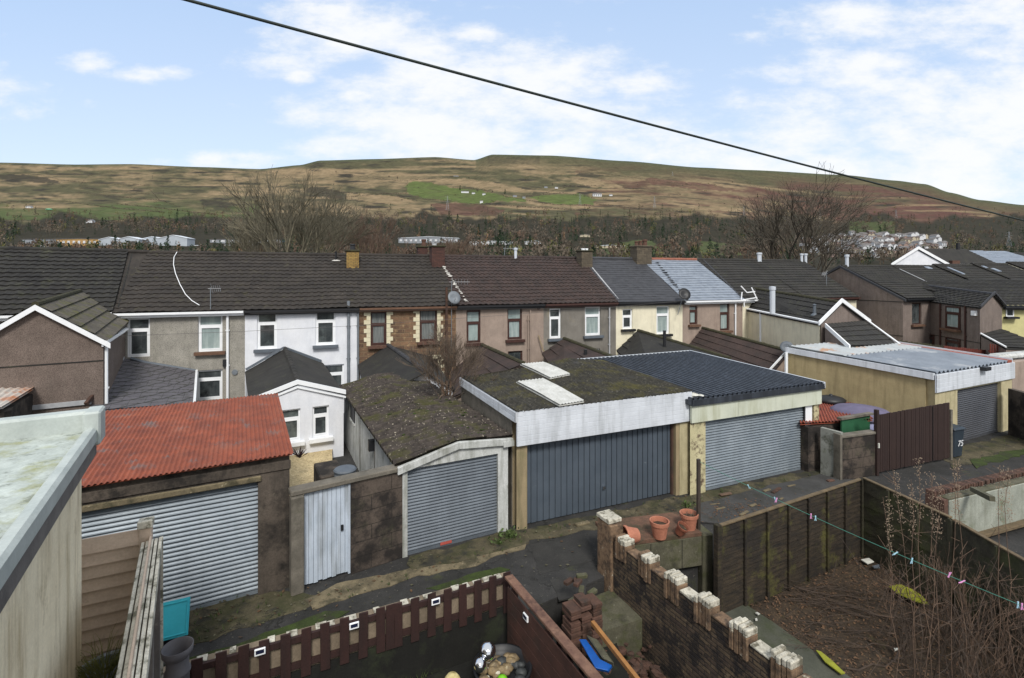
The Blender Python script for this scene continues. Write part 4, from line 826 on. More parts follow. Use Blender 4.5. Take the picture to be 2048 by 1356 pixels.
s, z = TF.px(1368, 589, -.6); dish(TF.pt(s,-.6,z), (.1,-.9,.4), .36, 'dark satellite dish between the cream and the slate roofed house', M['black_pl'], TF.pt(s-.25,-.35,z-1.2))
aerial(PY(1653,608,35.3), 2.2, 'grey aerial mast at the right end of the terrace roof', 4, .35, (-.3,1,0))
s, z = TF.px(1009, 515, RD+1.5); aerial(TF.pt(s,RD+1.5,6.9), 1.25, 'horizontal aerial behind the red tiled ridge', 6, 1.0)
b = MB(); s, z = TF.px(893, 640, -.3); b.box(TF, s-.05, s+.05, -.35, -.25, 0, z+1.6)
tag(b.build('timber_pole', M['brick_loose']), 'reddish timber pole standing in front of the stone house', 'pole')

# ------------------------------------------------------------------ gable fronted dashed extension at the left
f, wd = between((-15.95,14.5), (-13.2,16.15)); r = thing('gabled_extension', 'brown pebbledash two storey extension with white bargeboards and a mossy roof', 'house extension', f.pt(wd/2,0,0))
L_ = 4.85; zE, zA = 4.33, 5.5
LF, RF, AF = f.pt(0,0,zE), f.pt(wd,0,zE), f.pt(wd/2,0,zA); LB, RB, AB = f.pt(0,L_,zE+.1), f.pt(wd,L_,zE+.25), f.pt(wd/2,L_+1,zA+.25)
b = MB(); gable_body(b, LF, LB, RF, RB, AF, AB, 0); b.build('wall', M['dash'], r)
gable_roof(r, LF, LB, RF, RB, AF, AB, M['old_mossy'], tw=.12, th=.42, amp=.006, lip=.05, oh=.14, ridge=M['moss_cap'])
for A, B in ((f.pt(-.25,-.16,zE-.2), f.pt(wd/2,-.16,zA-.0)), (f.pt(wd/2,-.16,zA-.0), f.pt(wd+.2,-.16,zE-.13))): verge(r, A, B, WB, .17)
gutter(r, F(*RF[:2], f.yaw+90), -.1, L_-.2, -.02, zE-.03, WB); dpipe(r, f, wd+.06, .1, 1.9, zE-.1, WB, .05); 
MB().box(f, 0, wd+.001, -.012, 0, 3.62, 3.66).build('render_crack', M['tile_dark'], r)
MB().box(f, 0.2, wd-.3, -.06, 0, 2.28, 2.42).build('flashing', M['lead'], r)
# slate lean-to
A, Bq, C, D = PY(246,716,20.0), PY(391,741,21.0), PY(386,806,17.3), PY(176,822,15.6)
r = thing('slate_lean_to', 'low lean-to with a moss flecked grey slate roof beside the dashed gable', 'lean-to', ((A+C)/2)*Vector((1,1,0)) if False else (((A+C)/2).x, ((A+C)/2).y, 0))
b = MB(); tile_sheet(b, D, C, A, Bq, .42, .36, 0, .014, .003); e = Vector((0,0,-.02)); b.hexa([q+e*6 for q in (D,C,Bq,A)]+[q+e for q in (D,C,Bq,A)]); b.build('roof', M['slate_mossy'], r)
b = MB(); b.add([Vector((q.x,q.y,0)) for q in (D,C,Bq,A)]+[q+e*6 for q in (D,C,Bq,A)], [(0,1,5,4),(1,2,6,5),(2,3,7,6),(3,0,4,7)]); b.build('wall', M['speckle'], r)
MB().tube([A+Vector((.3,0,.0)), A.lerp(Bq,.3)+Vector((0,-.1,.02)), Bq], .06, 5).build('flashing', M['grey_trim'], r); MB().tube([A+Vector((.05,-.05,.03)), A.lerp(D,.55)], .06, 4).build('side_flashing', M['lead'], r)
MB().tube([PY(206,766,16.6), PY(172,808,15.7)], .07, 4).build('brick_verge', M['brick_loose'], r)
b = MB(); b.tube([Bq+Vector((.05,0,0)), C+Vector((.05,0,0)), C+Vector((.05,0,-.5))], .045, 6); b.build('gutter', WB, r)

# ------------------------------------------------------------------ rear extensions
def ext(name, lb, LF, LB, RF, RB, AF, AB, wm, rm, **k):
    c = (Vector(LF)+Vector(RB))/2; r = thing(name, lb, 'house extension', (c.x, c.y, 0)); b = MB(); gable_body(b, LF, LB, RF, RB, AF, AB, 0); b.build('wall', wm, r)
    gable_roof(r, LF, LB, RF, RB, AF, AB, rm, **k); return r
# 1: white, gable front with two windows
AF, AB = PY(597,766,17.0), PY(570,697,22.2); zE = 2.22
f, wd = between((AF.x-1.3, AF.y-.69), (AF.x+1.3, AF.y+.69)); LF, RF = f.pt(0,0,zE), f.pt(wd,0,zE); wz1 = wd
LB = RF*0+PY(491,752,21.2); LB.z = 2.3; RB = PY(645,727,22.9); RB.z = 2.38
r1 = thing('white_extension', 'white single storey extension with a gable front and two windows', 'house extension', (AF.x, AF.y, 0))
holes = []; todo = []
for x0,y0,x1,y1 in ((558,819,601,884),(625,812,658,874)):
    a,_ = f.px(x0,y0); c,_ = f.px(x1,y0); _,zt = f.px((x0+x1)/2,y0); _,zb = f.px((x0+x1)/2,y1); holes.append((a,c,zb,zt))
b = MB(); panel(b, f, 0, 0, wd, 0, zE, holes, .14); b.add([LF, RF, AF], [(0,1,2)]); b.build('front_wall', M['white_render'], r1)
b = MB(); g = lambda q: Vector((q.x,q.y,0)); i_ = f.pt(0,.16,0)-f.pt(0,0,0); LFi, RFi, AFi = LF+i_, RF+i_, AF+i_
gable_body(b, LFi, LB, RFi, RB, AFi, AB, 0); b.add([g(LF), g(LFi), LFi, LF, g(RF), g(RFi), RFi, RF], [(0,3,2,1),(4,5,6,7)]); b.build('wall', M['white_render'], r1)
for a, c, zb, zt in holes: window(r1, f, .08, a, c, zb, zt, WB, M['glass_dark'], .3, WB, .06)
gable_roof(r1, LF, LB, RF, RB, AF, AB, M['tile_dark'], tw=.5, th=5, amp=.0, lip=.01, oh=.02, ridge=M['tile_grey'], mR=M['tile_grey'])
for hh_, ee in ((.15,.0),(.06,.22)):
    verge(r1, LF+Vector((-.1,-.07,.1-ee)), AF+Vector((.0,-.07,.12-ee)), WB, hh_, .07); verge(r1, AF+Vector((.0,-.07,.12-ee)), RF+Vector((.1,-.05,.12-ee)), WB, hh_, .07)
MB().tube([AB+Vector((0,-.1,.06)), LB+Vector((.1,-.15,.12))], .07, 4).tube([AB+Vector((0,-.1,.06)), RB+Vector((0,-.15,.1))], .07, 4).build('flashing', M['grey_trim'], r1)
# 2: behind garage B
r2 = ext('slate_extension', 'low extension with a dark panelled roof in front of the stone house', PY(741,800,18.9)+Vector((0,0,0)), PY(720,727,23.2), PY(905,775,20.5), PY(858,712,24.2), PY(850,742,18.8), PY(776,690,23.8), M['white_render'], M['tile_dark'], tw=.6, th=5, amp=0, lip=.01, ridge=M['slate_dark'], mR=M['tile_grey'])
# 3
r3 = ext('tiled_extension', 'low brown tiled extension in front of the pinkish house', PY(913,790,20.0), PY(906,742,24.4), PY(1100,752,21), PY(1010,712,25.6), PY(1045,726,20.5), PY(964,690,25.0), M['pink_render'], M['tile_red'], tw=.2, th=.42, amp=.006, lip=.04, ridge=M['moss_cap'])
r4 = ext('tiled_extension', 'low red brown tiled extension in front of the grey rendered house', PY(1130,765,20), PY(1088,705,26.0), PY(1290,745,22), PY(1190,700,27), PY(1245,722,21), PY(1128,677,26.4), M['grey_render'], M['tile_red'], tw=.2, th=.42, amp=.006, lip=.04, ridge=M['moss_cap'])
r5 = ext('tiled_extension', 'low dark tiled extension in front of the cream house with a black vent pipe', PY(1310,765,20), PY(1236,699,27.6), PY(1490,750,23), PY(1340,696,29), PY(1455,716,22.5), PY(1276,661,28.2), M['white_render'], M['tile_dark'], tw=.2, th=.42, amp=.006, lip=.04, ridge=M['moss_cap'])
r6 = ext('tiled_extension', 'low dark brown tiled extension with a white verge left of the buff garage', PY(1535,752,24.5), PY(1378,690,29.5), PY(1640,745,25.5), PY(1480,690,31), PY(1576,702,25), PY(1405,656,30.2), M['pink_render'], M['tile_red'], tw=.2, th=.42, amp=.006, lip=.04, ridge=M['moss_cap'])
verge(r6, PY(1531,752,24.3)+Vector((0,0,.12)), PY(1576,700,24.8)+Vector((0,0,.05)), WB, .12)
for rt, x, y, Y, h_, m_ in ((r5,1329,697,25,.9,M['black_pl']),(r4,1171,710,23,.25,M['black_pl'])):
    q = PY(x, y, Y); MB().tube([q, q+Vector((0,0,h_))], .08, 8).build('vent_pipe', m_, rt)
dish(PY(1573,695,24.6), (-.3,-.8,.4), .3, 'grey green satellite dish at the corner of the buff garage', M['grey_trim'], PY(1573,720,24.8))
# 7: long cream two storey extension
LF, LB, RF, RB, AF, AB = PY(1639,646,24.5), PY(1484,616,32.2), PY(1727,641,26.4), PY(1600,612,34), PY(1681,605,25.3), PY(1507,577,33)
r7 = ext('cream_extension', 'long cream two storey extension with a dark tiled roof and a tall pale flue', LF, LB, RF, RB, AF, AB, M['cream_render'], M['tile_dark'], tw=.3, th=.36, amp=.015, lip=.04, ridge=M['moss_cap'])
verge(r7, LF+Vector((-.12,-.2,.1)), AF+Vector((-.02,-.2,.22)), WB, .2, .06); verge(r7, AF+Vector((-.02,-.2,.22)), RF+Vector((.3,-.15,.05)), WB, .2, .06)
f7, w7 = between(LF, RF); b = MB(); b.add([f7.pt(0,-.07,.1), f7.pt(w7,-.07,.1), f7.pt(w7,-.07,LF.z), f7.pt(w7/2,-.07,AF.z), f7.pt(0,-.07,LF.z)], [(0,1,2,3,4)]); b.build('gable_wall', M['taupe_render'], r7)
fs, ws = between(LB, LF); z0 = LF.z; b = MB(); b.tube([LB+Vector((-.1,-.1,.03)), LF+Vector((-.1,-.1,.0))], .06, 5); b.build('gutter', WB, r7)
for x, yt, m_ in ((1521,622,WB),): q = PY(x, yt, 29.9); b = MB(); b.tube([q, Vector((q.x,q.y,.3))], .06, 6); b.build('downpipe', m_, r7)
q = PY(1545,620,27.8); MB().lathe(q-Vector((0,0,.2)), [(.14,0),(.14,1.3),(.17,1.32),(.17,1.5),(0,1.52)], 10).build('flue', M['steel_trim'], r7); q = PY(1629,627,25.6); MB().lathe(q-Vector((0,0,.1)), [(.2,0),(.08,.12),(.07,.5),(.1,.55),(0,.6)], 8).build('roof_vent', M['grey_trim'], r7)
# lean-to roof of the cream extension
A, Bq, C, D = PY(1650,648,24.3), PY(1728,641,26.2), PY(1795,690,24.0), PY(1700,692,22.6)
rl = thing('tiled_lean_to', 'tiled lean-to sloping down from the cream extension gable with a white bargeboard', 'lean-to', (D.x+1, D.y+1, 0)); b = MB(); tile_sheet(b, D, C, A, Bq, .3, .36, .012, .04); b.slab(D-Vector((0,0,.02)), C-Vector((0,0,.02)), Bq-Vector((0,0,.02)), A-Vector((0,0,.02)), .1); b.build('roof', M['tile_grey'], rl)
b = MB(); e = Vector((0,0,-.14)); b.add([Vector((q.x,q.y,0)) for q in (D,C,Bq,A)]+[q+e for q in (D,C,Bq,A)], [(0,1,5,4),(1,2,6,5),(2,3,7,6),(3,0,4,7)]); b.build('wall', M['taupe_render'], rl)
verge(rl, A+Vector((-.1,-.15,.05)), D+Vector((-.1,-.1,.05)), WB, .2, .06); MB().tube([Bq+Vector((0,-.1,.1)), C+Vector((.05,-.1,.05))], .05, 5).build('verge_trim', WB, rl)

# ------------------------------------------------------------------ second row at the right
RF_ = F(25.8, 33, 20.1)
def rowhouse(s0, s1, lb, wm, zo, wins=(), **k):
    return terrace_house(RF_, s0, s1, lb, wm, M['tile_grey'], list(wins), M['black_pl'], zoff=zo, dz=-.38, **k)
rr1,_,_ = rowhouse(0, 5.4, 'taupe end house of the right hand row with a dark edged gable', M['taupe_render'], -.05, [wz(1824,606,1843,649,f=BR,g=M['glass_dark'],s=M['brown_trim'],t=0)])
rr2,_,_ = rowhouse(5.4, 10.4, 'second house of the right hand row with a white roof seam', M['yellow_render'], .0); rr3,_,_ = rowhouse(10.4, 15.4, 'third house of the right hand row with a white rooflight', M['yellow_render'], .12); rr4,_,_ = rowhouse(15.4, 20.4, 'fourth house of the right hand row at the photo edge', M['cream_render'], .25)
rr5,_,_ = rowhouse(20.4, 25.6, 'fifth house of the right hand row beyond the photo edge', M['cream_render'], .4)
verge(rr1, RF_.pt(-.15,-.3,4.82), RF_.pt(-.15,RD,7.12), M['slate_dark'], .16, .1); verge(rr1, RF_.pt(-.15,RD,7.12), RF_.pt(-.15,8.6,4.85), M['slate_dark'], .16, .1)
b = MB(); b.box(RF_, -.02, 0, 0, 8.4, 4.6, 4.64); b.box(RF_, -.02, 0, 0, 8.4, 2.35, 2.39); b.build('render_joint', M['tile_dark'], rr1)
s, z = RF_.px(1703, 533, RD); MB().lathe(RF_.pt(.55, RD, RZ-.5), [(.12,0),(.12,.8),(.16,.82),(.16,.98),(0,1.0)], 10).build('flue', M['steel_trim'], rr1)
MB().tube([RF_.pt(5.4,RD-.6,6.86), RF_.pt(5.4,.9,5.48)], .03, 5).build('roof_seam', M['lead'], rr2)
def zr2(d): return EZ+(RZ-.38-EZ)*d/RD
def rlight(rt, s, d, w_, h_, zo): MB().box(F(*RF_.pt(s,d,0)[:2], 20.1), 0, w_, 0, .05, 0, .01); 
for rt, s, d0, d1, w_, zo in ((rr3,11.2,2.6,3.7,.3,.12),(rr4,16.2,2.8,3.3,.5,.25),(rr4,15.7,3.4,3.7,.4,.25),(rr2,8.9,3.7,4.0,.6,.0)):
    MB().slab(RF_.pt(s,d0,zr2(d0)+zo+.13), RF_.pt(s+w_,d0,zr2(d0)+zo+.13), RF_.pt(s+w_,d1,zr2(d1)+zo+.13), RF_.pt(s,d1,zr2(d1)+zo+.13), .1).build('rooflight', M['slate_light'], rt)
# wing with its own gable
LF, LB, RFw, RBw, AF, AB = PY(1960,614,29.6), PY(1851,601,34.4), PY(2004,611,31.2), PY(1925,598,36.2), PY(1985,588,30.5), PY(1832,569,37.0)
rw = ext('taupe_wing', 'taupe two storey wing with a brown framed window and dark roof', LF, LB, RFw, RBw, AF, AB, M['taupe_render'], M['tile_dark'], tw=.3, th=.36, amp=.015, lip=.04, ridge=M['slate_dark'])
verge(rw, LF+Vector((-.1,-.2,.1)), AF+Vector((0,-.2,.18)), M['slate_dark'], .12, .06); verge(rw, AF+Vector((0,-.2,.18)), RFw+Vector((.1,-.2,.1)), M['slate_dark'], .12, .06)
fw, ww = between(LB, LF)
for x0,y0,x1,y1,g_ in ((1891,613,1920,658,M['glass_blind']),(1891,676,1920,700,M['glass_dark']),(1850,668,1868,690,M['glass_dark'])):
    a,_ = fw.px(x0,y0,-.04); c,_ = fw.px(x1,y0,-.04); _,zt = fw.px((x0+x1)/2,y0,-.04); _,zb = fw.px((x0+x1)/2,y1,-.04); window(rw, fw, -.06, a, c, zb, zt, BR, g_, .28, M['brown_trim'] if y0 < 620 else None, .08)
for x, y in ((1880,607),(1930,612)): s, z = fw.px(x, y, -.06); dpipe(rw, fw, s, -.06, .3, z, M['brown_pvc'], .05)
s, z = fw.px(1947, 626, -.1); MB().box(fw, s-.15, s+.15, -.15, 0, z-.15, z+.13).build('alarm_box', WB, rw)
b = MB(); b.box(fw, 0, ww, -.015, 0, 2.35, 2.39); b.build('render_joint', M['tile_dark'], rw)
# yellow house and its roof at the right edge
LF, LB, RF2, RB2, AF, AB = PY(2004,610,31.6), PY(1900,588,41), PY(2130,626,31.5), PY(2100,600,42), PY(2075,562,33), PY(1960,560,42)
b_, w_ = between((LF.x, LF.y), (LF.x+5, LF.y-.6)); ry = thing('yellow_wing', 'pale yellow two storey wing with a small white window at the right edge', 'house', b_.pt(2,0,0))
b = MB(); b.box(b_, 0, 5, 0, 6, 0, 4.5); b.build('wall', M['yellow_render'], ry)
b = MB(); tile_sheet(b, b_.pt(-.6,-.25,4.4), b_.pt(5.3,-.25,4.4), b_.pt(-3.5,5.2,6.0), b_.pt(5.3,4.8,6.1), .3, .36, .015, .04); b.slab(b_.pt(-.6,-.25,4.38), b_.pt(5.3,-.25,4.38), b_.pt(5.3,4.8,6.08), b_.pt(-3.5,5.2,5.98), .1); b.build('roof', M['tile_dark'], ry)
a,_ = b_.px(2012,616,-.04); c,_ = b_.px(2028,616,-.04); _,zt = b_.px(2020,616,-.04); _,zb = b_.px(2020,633,-.04); window(ry, b_, -.05, a, c, zb, zt, WB, M['glass_dark'], 0, M['black_pl'], .06)
gutter(ry, b_, -.1, 5.2, -.3, 4.42, M['black_pl'])
A, Bq, C, D = PY(1962,668,29.5), PY(2002,658,31.0), PY(2110,700,28.5), PY(2012,695,27.5)
rl = thing('tiled_lean_to', 'dark tiled lean-to with a white edge below the taupe wing gable', 'lean-to', (D.x+1, D.y+1, 0)); b = MB(); tile_sheet(b, D, C, A, Bq, .3, .36, .012, .04); b.slab(D-Vector((0,0,.02)), C-Vector((0,0,.02)), Bq-Vector((0,0,.02)), A-Vector((0,0,.02)), .1); b.build('roof', M['tile_dark'], rl)
b = MB(); b.add([Vector((q.x,q.y,0)) for q in (D,C,Bq,A)]+[q+e for q in (D,C,Bq,A)], [(0,1,5,4),(1,2,6,5),(2,3,7,6),(3,0,4,7)]); b.build('wall', M['taupe_render'], rl)
MB().tube([A+Vector((-.05,-.05,.04)), D+Vector((-.05,-.05,.04))], .05, 5).build('verge_trim', WB, rl)

# ------------------------------------------------------------------ houses further up on the right
def block(x0, x1, xa, ye, ya, Y, dp, wm, rm, lb, rlen, name='gabled_house', rz_=None):   # gable facing us, roof running to the right
    a, c, p = PY(x0, ye, Y), PY(x1, ye, Y), PY(xa, ya, Y+dp); r = thing(name, lb, 'house', (p.x, p.y, 0)); v = Vector((rlen, rlen*.36, 0))
    b = MB(); b.add([Vector((a.x,a.y,0)), Vector((c.x,c.y,0)), c, Vector((p.x,p.y-dp,p.z)), a]+[q+v for q in (Vector((a.x,a.y,0)), Vector((c.x,c.y,0)), c, Vector((p.x,p.y-dp,p.z)), a)], [(0,1,2,3,4),(9,8,7,6,5),(1,6,7,2),(0,4,9,5)]); b.build('wall', wm, r)
    g = Vector((p.x, p.y-dp, p.z)); b = MB(); b.slab(c, c+v, g+v, g, .2); b.hexa([a-Vector((0,0,.2)), g-Vector((0,0,.2)), g+v-Vector((0,0,.2)), a+v*.8-Vector((0,0,.2)), a, g, g+v, a+v*.8]); b.build('roof', rm, r)
    b = MB(); b.box(W0, c.x, c.x+.1, c.y-.05, c.y, 0, .1); verge(r, a+Vector((-.4,-.2,.0)), g+Vector((0,-.2,.25)), WB, .35, .1); verge(r, g+Vector((0,-.2,.25)), c+Vector((.4,-.2,.0)), WB, .35, .1); return r
block(1787,1890,1835,527,497,62,0,M['white_render'],M['tile_grey'],'white gable end with white bargeboards rising above the right hand roofs',9)
def backroof(x0, x1, xt0, xt1, yb, yt, Y, rm, wm, lb, th=.5, amp=.02):
    A, B_, C, D = PY(x0,yb,Y), PY(x1,yb,Y*1.02), PY(xt1,yt,Y*1.08), PY(xt0,yt,Y*1.06); r = thing('distant_house', lb, 'house', ((A.x+B_.x)/2, A.y, 0)); b = MB(); tile_sheet(b, A, B_, D, C, .4, th, amp, .04); b.slab(A, B_, C, D, .2); b.build('roof', rm, r)
    b = MB(); b.add([Vector((q.x,q.y,0)) for q in (A,B_,C,D)]+[q-Vector((0,0,.25)) for q in (A,B_,C,D)], [(0,1,5,4),(1,2,6,5),(2,3,7,6),(3,0,4,7)]); b.build('wall', wm, r)
    return r
q1 = backroof(1893,1950,1845,1893,530,497,64,M['tile_red'],M['pink_render'],'brown roofed house just right of the white gable end'); q2 = backroof(1945,2000,1893,1930,530,498,68,M['tile_grey'],M['grey_render'],'mossy grey roofed house behind the right hand row with a black pipe')
q3 = backroof(1985,2050,1925,1965,530,501,72,M['slate_light'],M['grey_render'],'pale slate roofed house beyond the right hand row',amp=0); q4 = backroof(2015,2110,1963,2010,530,502,76,M['slate_light'],M['grey_render'],'second pale slate roof near the right edge',amp=0); q5 = backroof(2040,2200,2007,2100,532,505,80,M['tile_grey'],M['brick_loose'],'dark roofed house at the far right edge of the roofs')
MB().tube([PY(1916,500,70), PY(1916,486,70)], .25, 6).build('flue', M['black_pl'], q2); MB().box(W0,*sorted((PY(1905,527,62).x,PY(1920,527,62).x)),62,63,6,8.2).build('chimney', M['brick_red'], q1)
b = MB(); b.add([PY(1780,528,100)]*0+[], []) if False else None
# ------------------------------------------------------------------ garages
def shutter(root, f, d, s0, s1, z0, z1, m, pitch=.075, amp=.011, name='roller_door'):
    n = max(3, int((z1-z0)/pitch)); vs = []
    for k in range(n):
        for q, h in ((0, -1), (.1, .1), (.28, 1), (.5, .75), (.78, -.1), (.96, -1)): vs.append(((k+q)/n, h*amp))
    vs.append((1, 0)); b = MB(); b.sheet(f.pt(s0,d,z0+.07), f.pt(s1,d,z0+.07), f.pt(s0,d,z1), f.pt(s1,d,z1), [(i/6, 0) for i in range(7)], vs, lambda u, v: .006*nz3(u*3, v*9, z1))
    b.box(f, s0, s1, d+.03, d+.05, z0, z1); b.box(f, s0, s1, d-.02, d+.03, z0, z0+.07)
    return b.build(name, m, root)
# ---- A: red roofed garage
fA = F(-4.56, 10.25, 28.4)
gA = thing('red_roofed_garage', 'blackened concrete garage with a red corrugated roof and a wide grey roller door', 'garage', fA.pt(-2,0,0))
sdr, _ = fA.px(516, 1100); LA = 4.9
zt = 2.3
b = MB(); panel(b, fA, 0, -4.9, 0, 0, 2.72, [(-3.9, sdr, 0, zt)], .3); b.box(fA, -4.9, -3.9, .3, LA, 0, 2.72)
b.box(fA, sdr, 0, .3, LA, 0, 2.72); b.box(fA, -3.9, sdr, .4, LA, 0, 2.72); b.box(fA, -3.9, sdr, .3, .4, zt, 2.72)
b.build('wall', M['dirty_conc'], gA)
MB().box(fA, -4.6, sdr+.06, -.05, 0, zt-.02, zt+.1).build('lintel', M['apron_pale'], gA, bevel=.02)
MB().box(fA, -4.4, .02, -.03, 0, zt+.13, 2.62).build('fascia_board', M['dirty_conc'], gA, bevel=.015)
shutter(gA, fA, .12, -3.9, sdr, 0, zt, M['galv'], .088, .026)
b = MB(); corr(b, fA.pt(-4.8,-.16,2.78), fA.pt(.06,-.16,2.78), fA.pt(-4.8,LA,2.95), fA.pt(.06,LA,2.95), .085, .016, 8, h=lambda u, v: .012*nz3(u*5, v*5, 2)); 
b.slab(fA.pt(-4.8,-.12,2.755), fA.pt(.04,-.12,2.755), fA.pt(.04,LA-.05,2.925), fA.pt(-4.8,LA-.05,2.925), .012); b.build('roof', M['red_roof'], gA)
# ---- wall, white gate and post between A and B
fY, wY = between(P(583,1189), P(806,1115)); tY = thing('yard_wall', 'blackened block wall with a concrete coping between the red roofed and the gabled garage', 'wall', fY.pt(wY/2,0,0))
g0, _ = fY.px(607,1100); g1, _ = fY.px(702,1100); z2 = 1.96
b = MB(); b.box(fY, g1, wY, 0, .2, 0, z2-.0); b.build('wall', M['block_dark'], tY)
b = MB(); b.box(fY, -.02, wY-.02, -.04, .26, z2, z2+.11); b.build('coping', M['conc_post'], tY, bevel=.02)
b = MB(); b.box(fY, -.02, g0, -.1, .12, 0, z2-.002); b.build('gate_post', M['conc_post'], tY, bevel=.02)
tG = thing('yard_gate', 'weathered pale blue white boarded gate in the blackened wall', 'gate', fY.pt((g0+g1)/2,.05,0)); n = 10; 
b = MB()
for k in range(n): a = g0+.02+(g1-g0-.04)*k/n; b.box(fY, a+.004, a+(g1-g0-.04)/n-.004, .05+rnd.uniform(0,.006), .09, .05+rnd.uniform(0,.03), z2-.03)
b.build('boards', M['gate_white'], tG); b = MB(); b.box(fY, g0+.02, g1-.02, .09, .13, .3, .42); b.box(fY, g0+.02, g1-.02, .09, .13, 1.5, 1.62); b.box(fY, g1-.05, g1-.004, .03, .12, .02, z2); b.build('rails', M['gate_white'], tG)
MB().box(fY, g1-.2, g1-.15, .02, .05, .98, 1.1).build('latch', M['black_pl'], tG)
# things behind the wall
q = PY(690,938,11.7); b = MB(); 
wb_ = thing('water_butt', 'round grey green water butt lid behind the wall beside the gabled garage', 'water butt', (q.x,q.y,0)); MB().lathe((q.x,q.y,0), [(.22,0),(.25,.6),(.24,q.z-.05)], 16).build('tank', M['grey_pipe'], wb_); MB().lathe((q.x,q.y,q.z-.05), [(.25,0),(.26,.04),(.23,.07),(0,.09)], 20).build('lid', M['grey_trim'], wb_)
q1, q2 = PY(640,955,12.6), PY(690,948,12.9); f_, w_ = between(q1, q2); tag(MB().box(f_, 0, w_, 0, 1.1, 0, 1.3).build('dark_planter', M['dirty_conc'], bevel=.03), 'dark block planter behind the wall at the edge of the gravel', 'planter')
q = Vector((PY(600,915,14.9).x, 14.9, .95)); ph = thing('spiky_plant', 'dark red spiky plant on the pale gravel by the white extension', 'plant', q); b = MB()
for k in range(26):
    a = rnd.uniform(0,6.28); l = rnd.uniform(.3,.48); e = rnd.uniform(.5,1.35); c = Vector((math.cos(a)*math.cos(e), math.sin(a)*math.cos(e), math.sin(e))); s_ = Vector((-math.sin(a), math.cos(a), 0))*.014
    b.add([q-s_, q+s_, q+c*l*.6+s_*.8, q+c*l-Vector((0,0,.04)), q+c*l*.6-s_*.8], [(0,1,2,3,4)])
b.build('leaves', mat('dark_red_leaves', (74,52,56), (52,40,44), 6), ph)
# ---- B: old gabled garage
fB = between(P(805,1116), P(1016,1062))[0]; wB = between(P(805,1116), P(1016,1062))[1]; LB_ = 8.9; zE, zA, zR_ = 2.06, 2.36, 2.3
gB = thing('gabled_garage', 'old white gabled garage with a mossy corrugated roof and dull roller door', 'garage', fB.pt(wB/2,0,0))
a0, _ = fB.px(815,1000); a1, _ = fB.px(996,1000); zt = 1.98
b = MB(); panel(b, fB, 0, 0, wB, 0, zE, [(a0, a1, 0, zt)], .12); b.add([fB.pt(0,0,zE), fB.pt(wB,0,zE), fB.pt(wB,0,zR_), fB.pt(wB/2,0,zA)], [(0,1,2,3)])
for s0, s1 in ((0,a0),(a1,wB)): b.box(fB, s0, s1, .12, .5, 0, zE)
b.build('front_wall', M['white_old'], gB)
b = MB(); gable_body(b, fB.pt(0,.5,zE), fB.pt(0,LB_,zE), fB.pt(wB,.5,zR_), fB.pt(wB,LB_,zR_), fB.pt(wB/2,.5,zA), fB.pt(wB/2,LB_,zA), 0); b.build('side_walls', M['white_old'], gB)
shutter(gB, fB, .08, a0, a1, 0, zt, M['galv_dark'], .075, .02)
for (sa, za, sb, zb_) in ((-.12,zE+.0,wB/2,zA+.06),(wB/2,zA+.06,wB+.12,zR_+.0)):
    MB().hexa([fB.pt(sa,-.08,za-.15), fB.pt(sb,-.08,zb_-.15), fB.pt(sb,.02,zb_-.15), fB.pt(sa,.02,za-.15), fB.pt(sa,-.08,za+.02), fB.pt(sb,-.08,zb_+.02), fB.pt(sb,.02,zb_+.02), fB.pt(sa,.02,za+.02)]).build('bargeboard', M['white_old'], gB, bevel=.01)
MB().box(fB, wB-.16, wB+.13, -.1, .06, zR_-.16, zR_-.13+.1).build('fascia_end', M['white_old'], gB)
b = MB()
def bsheet(b, p00, p10, p01, p11, nrow, seed):   # corrugations run up the slope (along v), sheets overlap in rows across
    W = (Vector(p10)-Vector(p00)).length; n = round(W/.25); us = [(i/(n*6), .05*math.cos(6.2832*i/6)) for i in range(n*6+1)]
    b.sheet(p00, p10, p01, p11, us, [(0,.02),(.3,.01),(.5,.0),(.502,.022),(.8,.01),(1,.0)], lambda u, v: .035*nz3(u*18, v*2+seed, seed)+.02*nz3(u*60, v*7, seed), .006)
bsheet(b, fB.pt(-.16,LB_+.1,zE+.03), fB.pt(-.16,.0,zE+.03), fB.pt(wB/2,LB_+.1,zA+.07), fB.pt(wB/2,.0,zA+.07), 2, 3)
bsheet(b, fB.pt(wB+.16,0,zR_+.03), fB.pt(wB+.16,LB_+.1,zR_+.03), fB.pt(wB/2,0,zA+.07), fB.pt(wB/2,LB_+.1,zA+.07), 2, 8)
e = Vector((0,0,-.05))
for a, c in ((-.14, wB/2), (wB+.14, wB/2)): b.slab(fB.pt(min(a,c), .02, (zE if a<c else zA+.04)-.03), fB.pt(max(a,c), .02, (zA+.04 if a<c else zR_)-.03), fB.pt(max(a,c), LB_+.05, (zA+.04 if a<c else zR_)-.03), fB.pt(min(a,c), LB_+.05, (zE if a<c else zA+.04)-.03), .02)
b.build('roof', M['asbestos'], gB)
b = MB()  # dark moss strips that also paint shade into the troughs so corrugations show
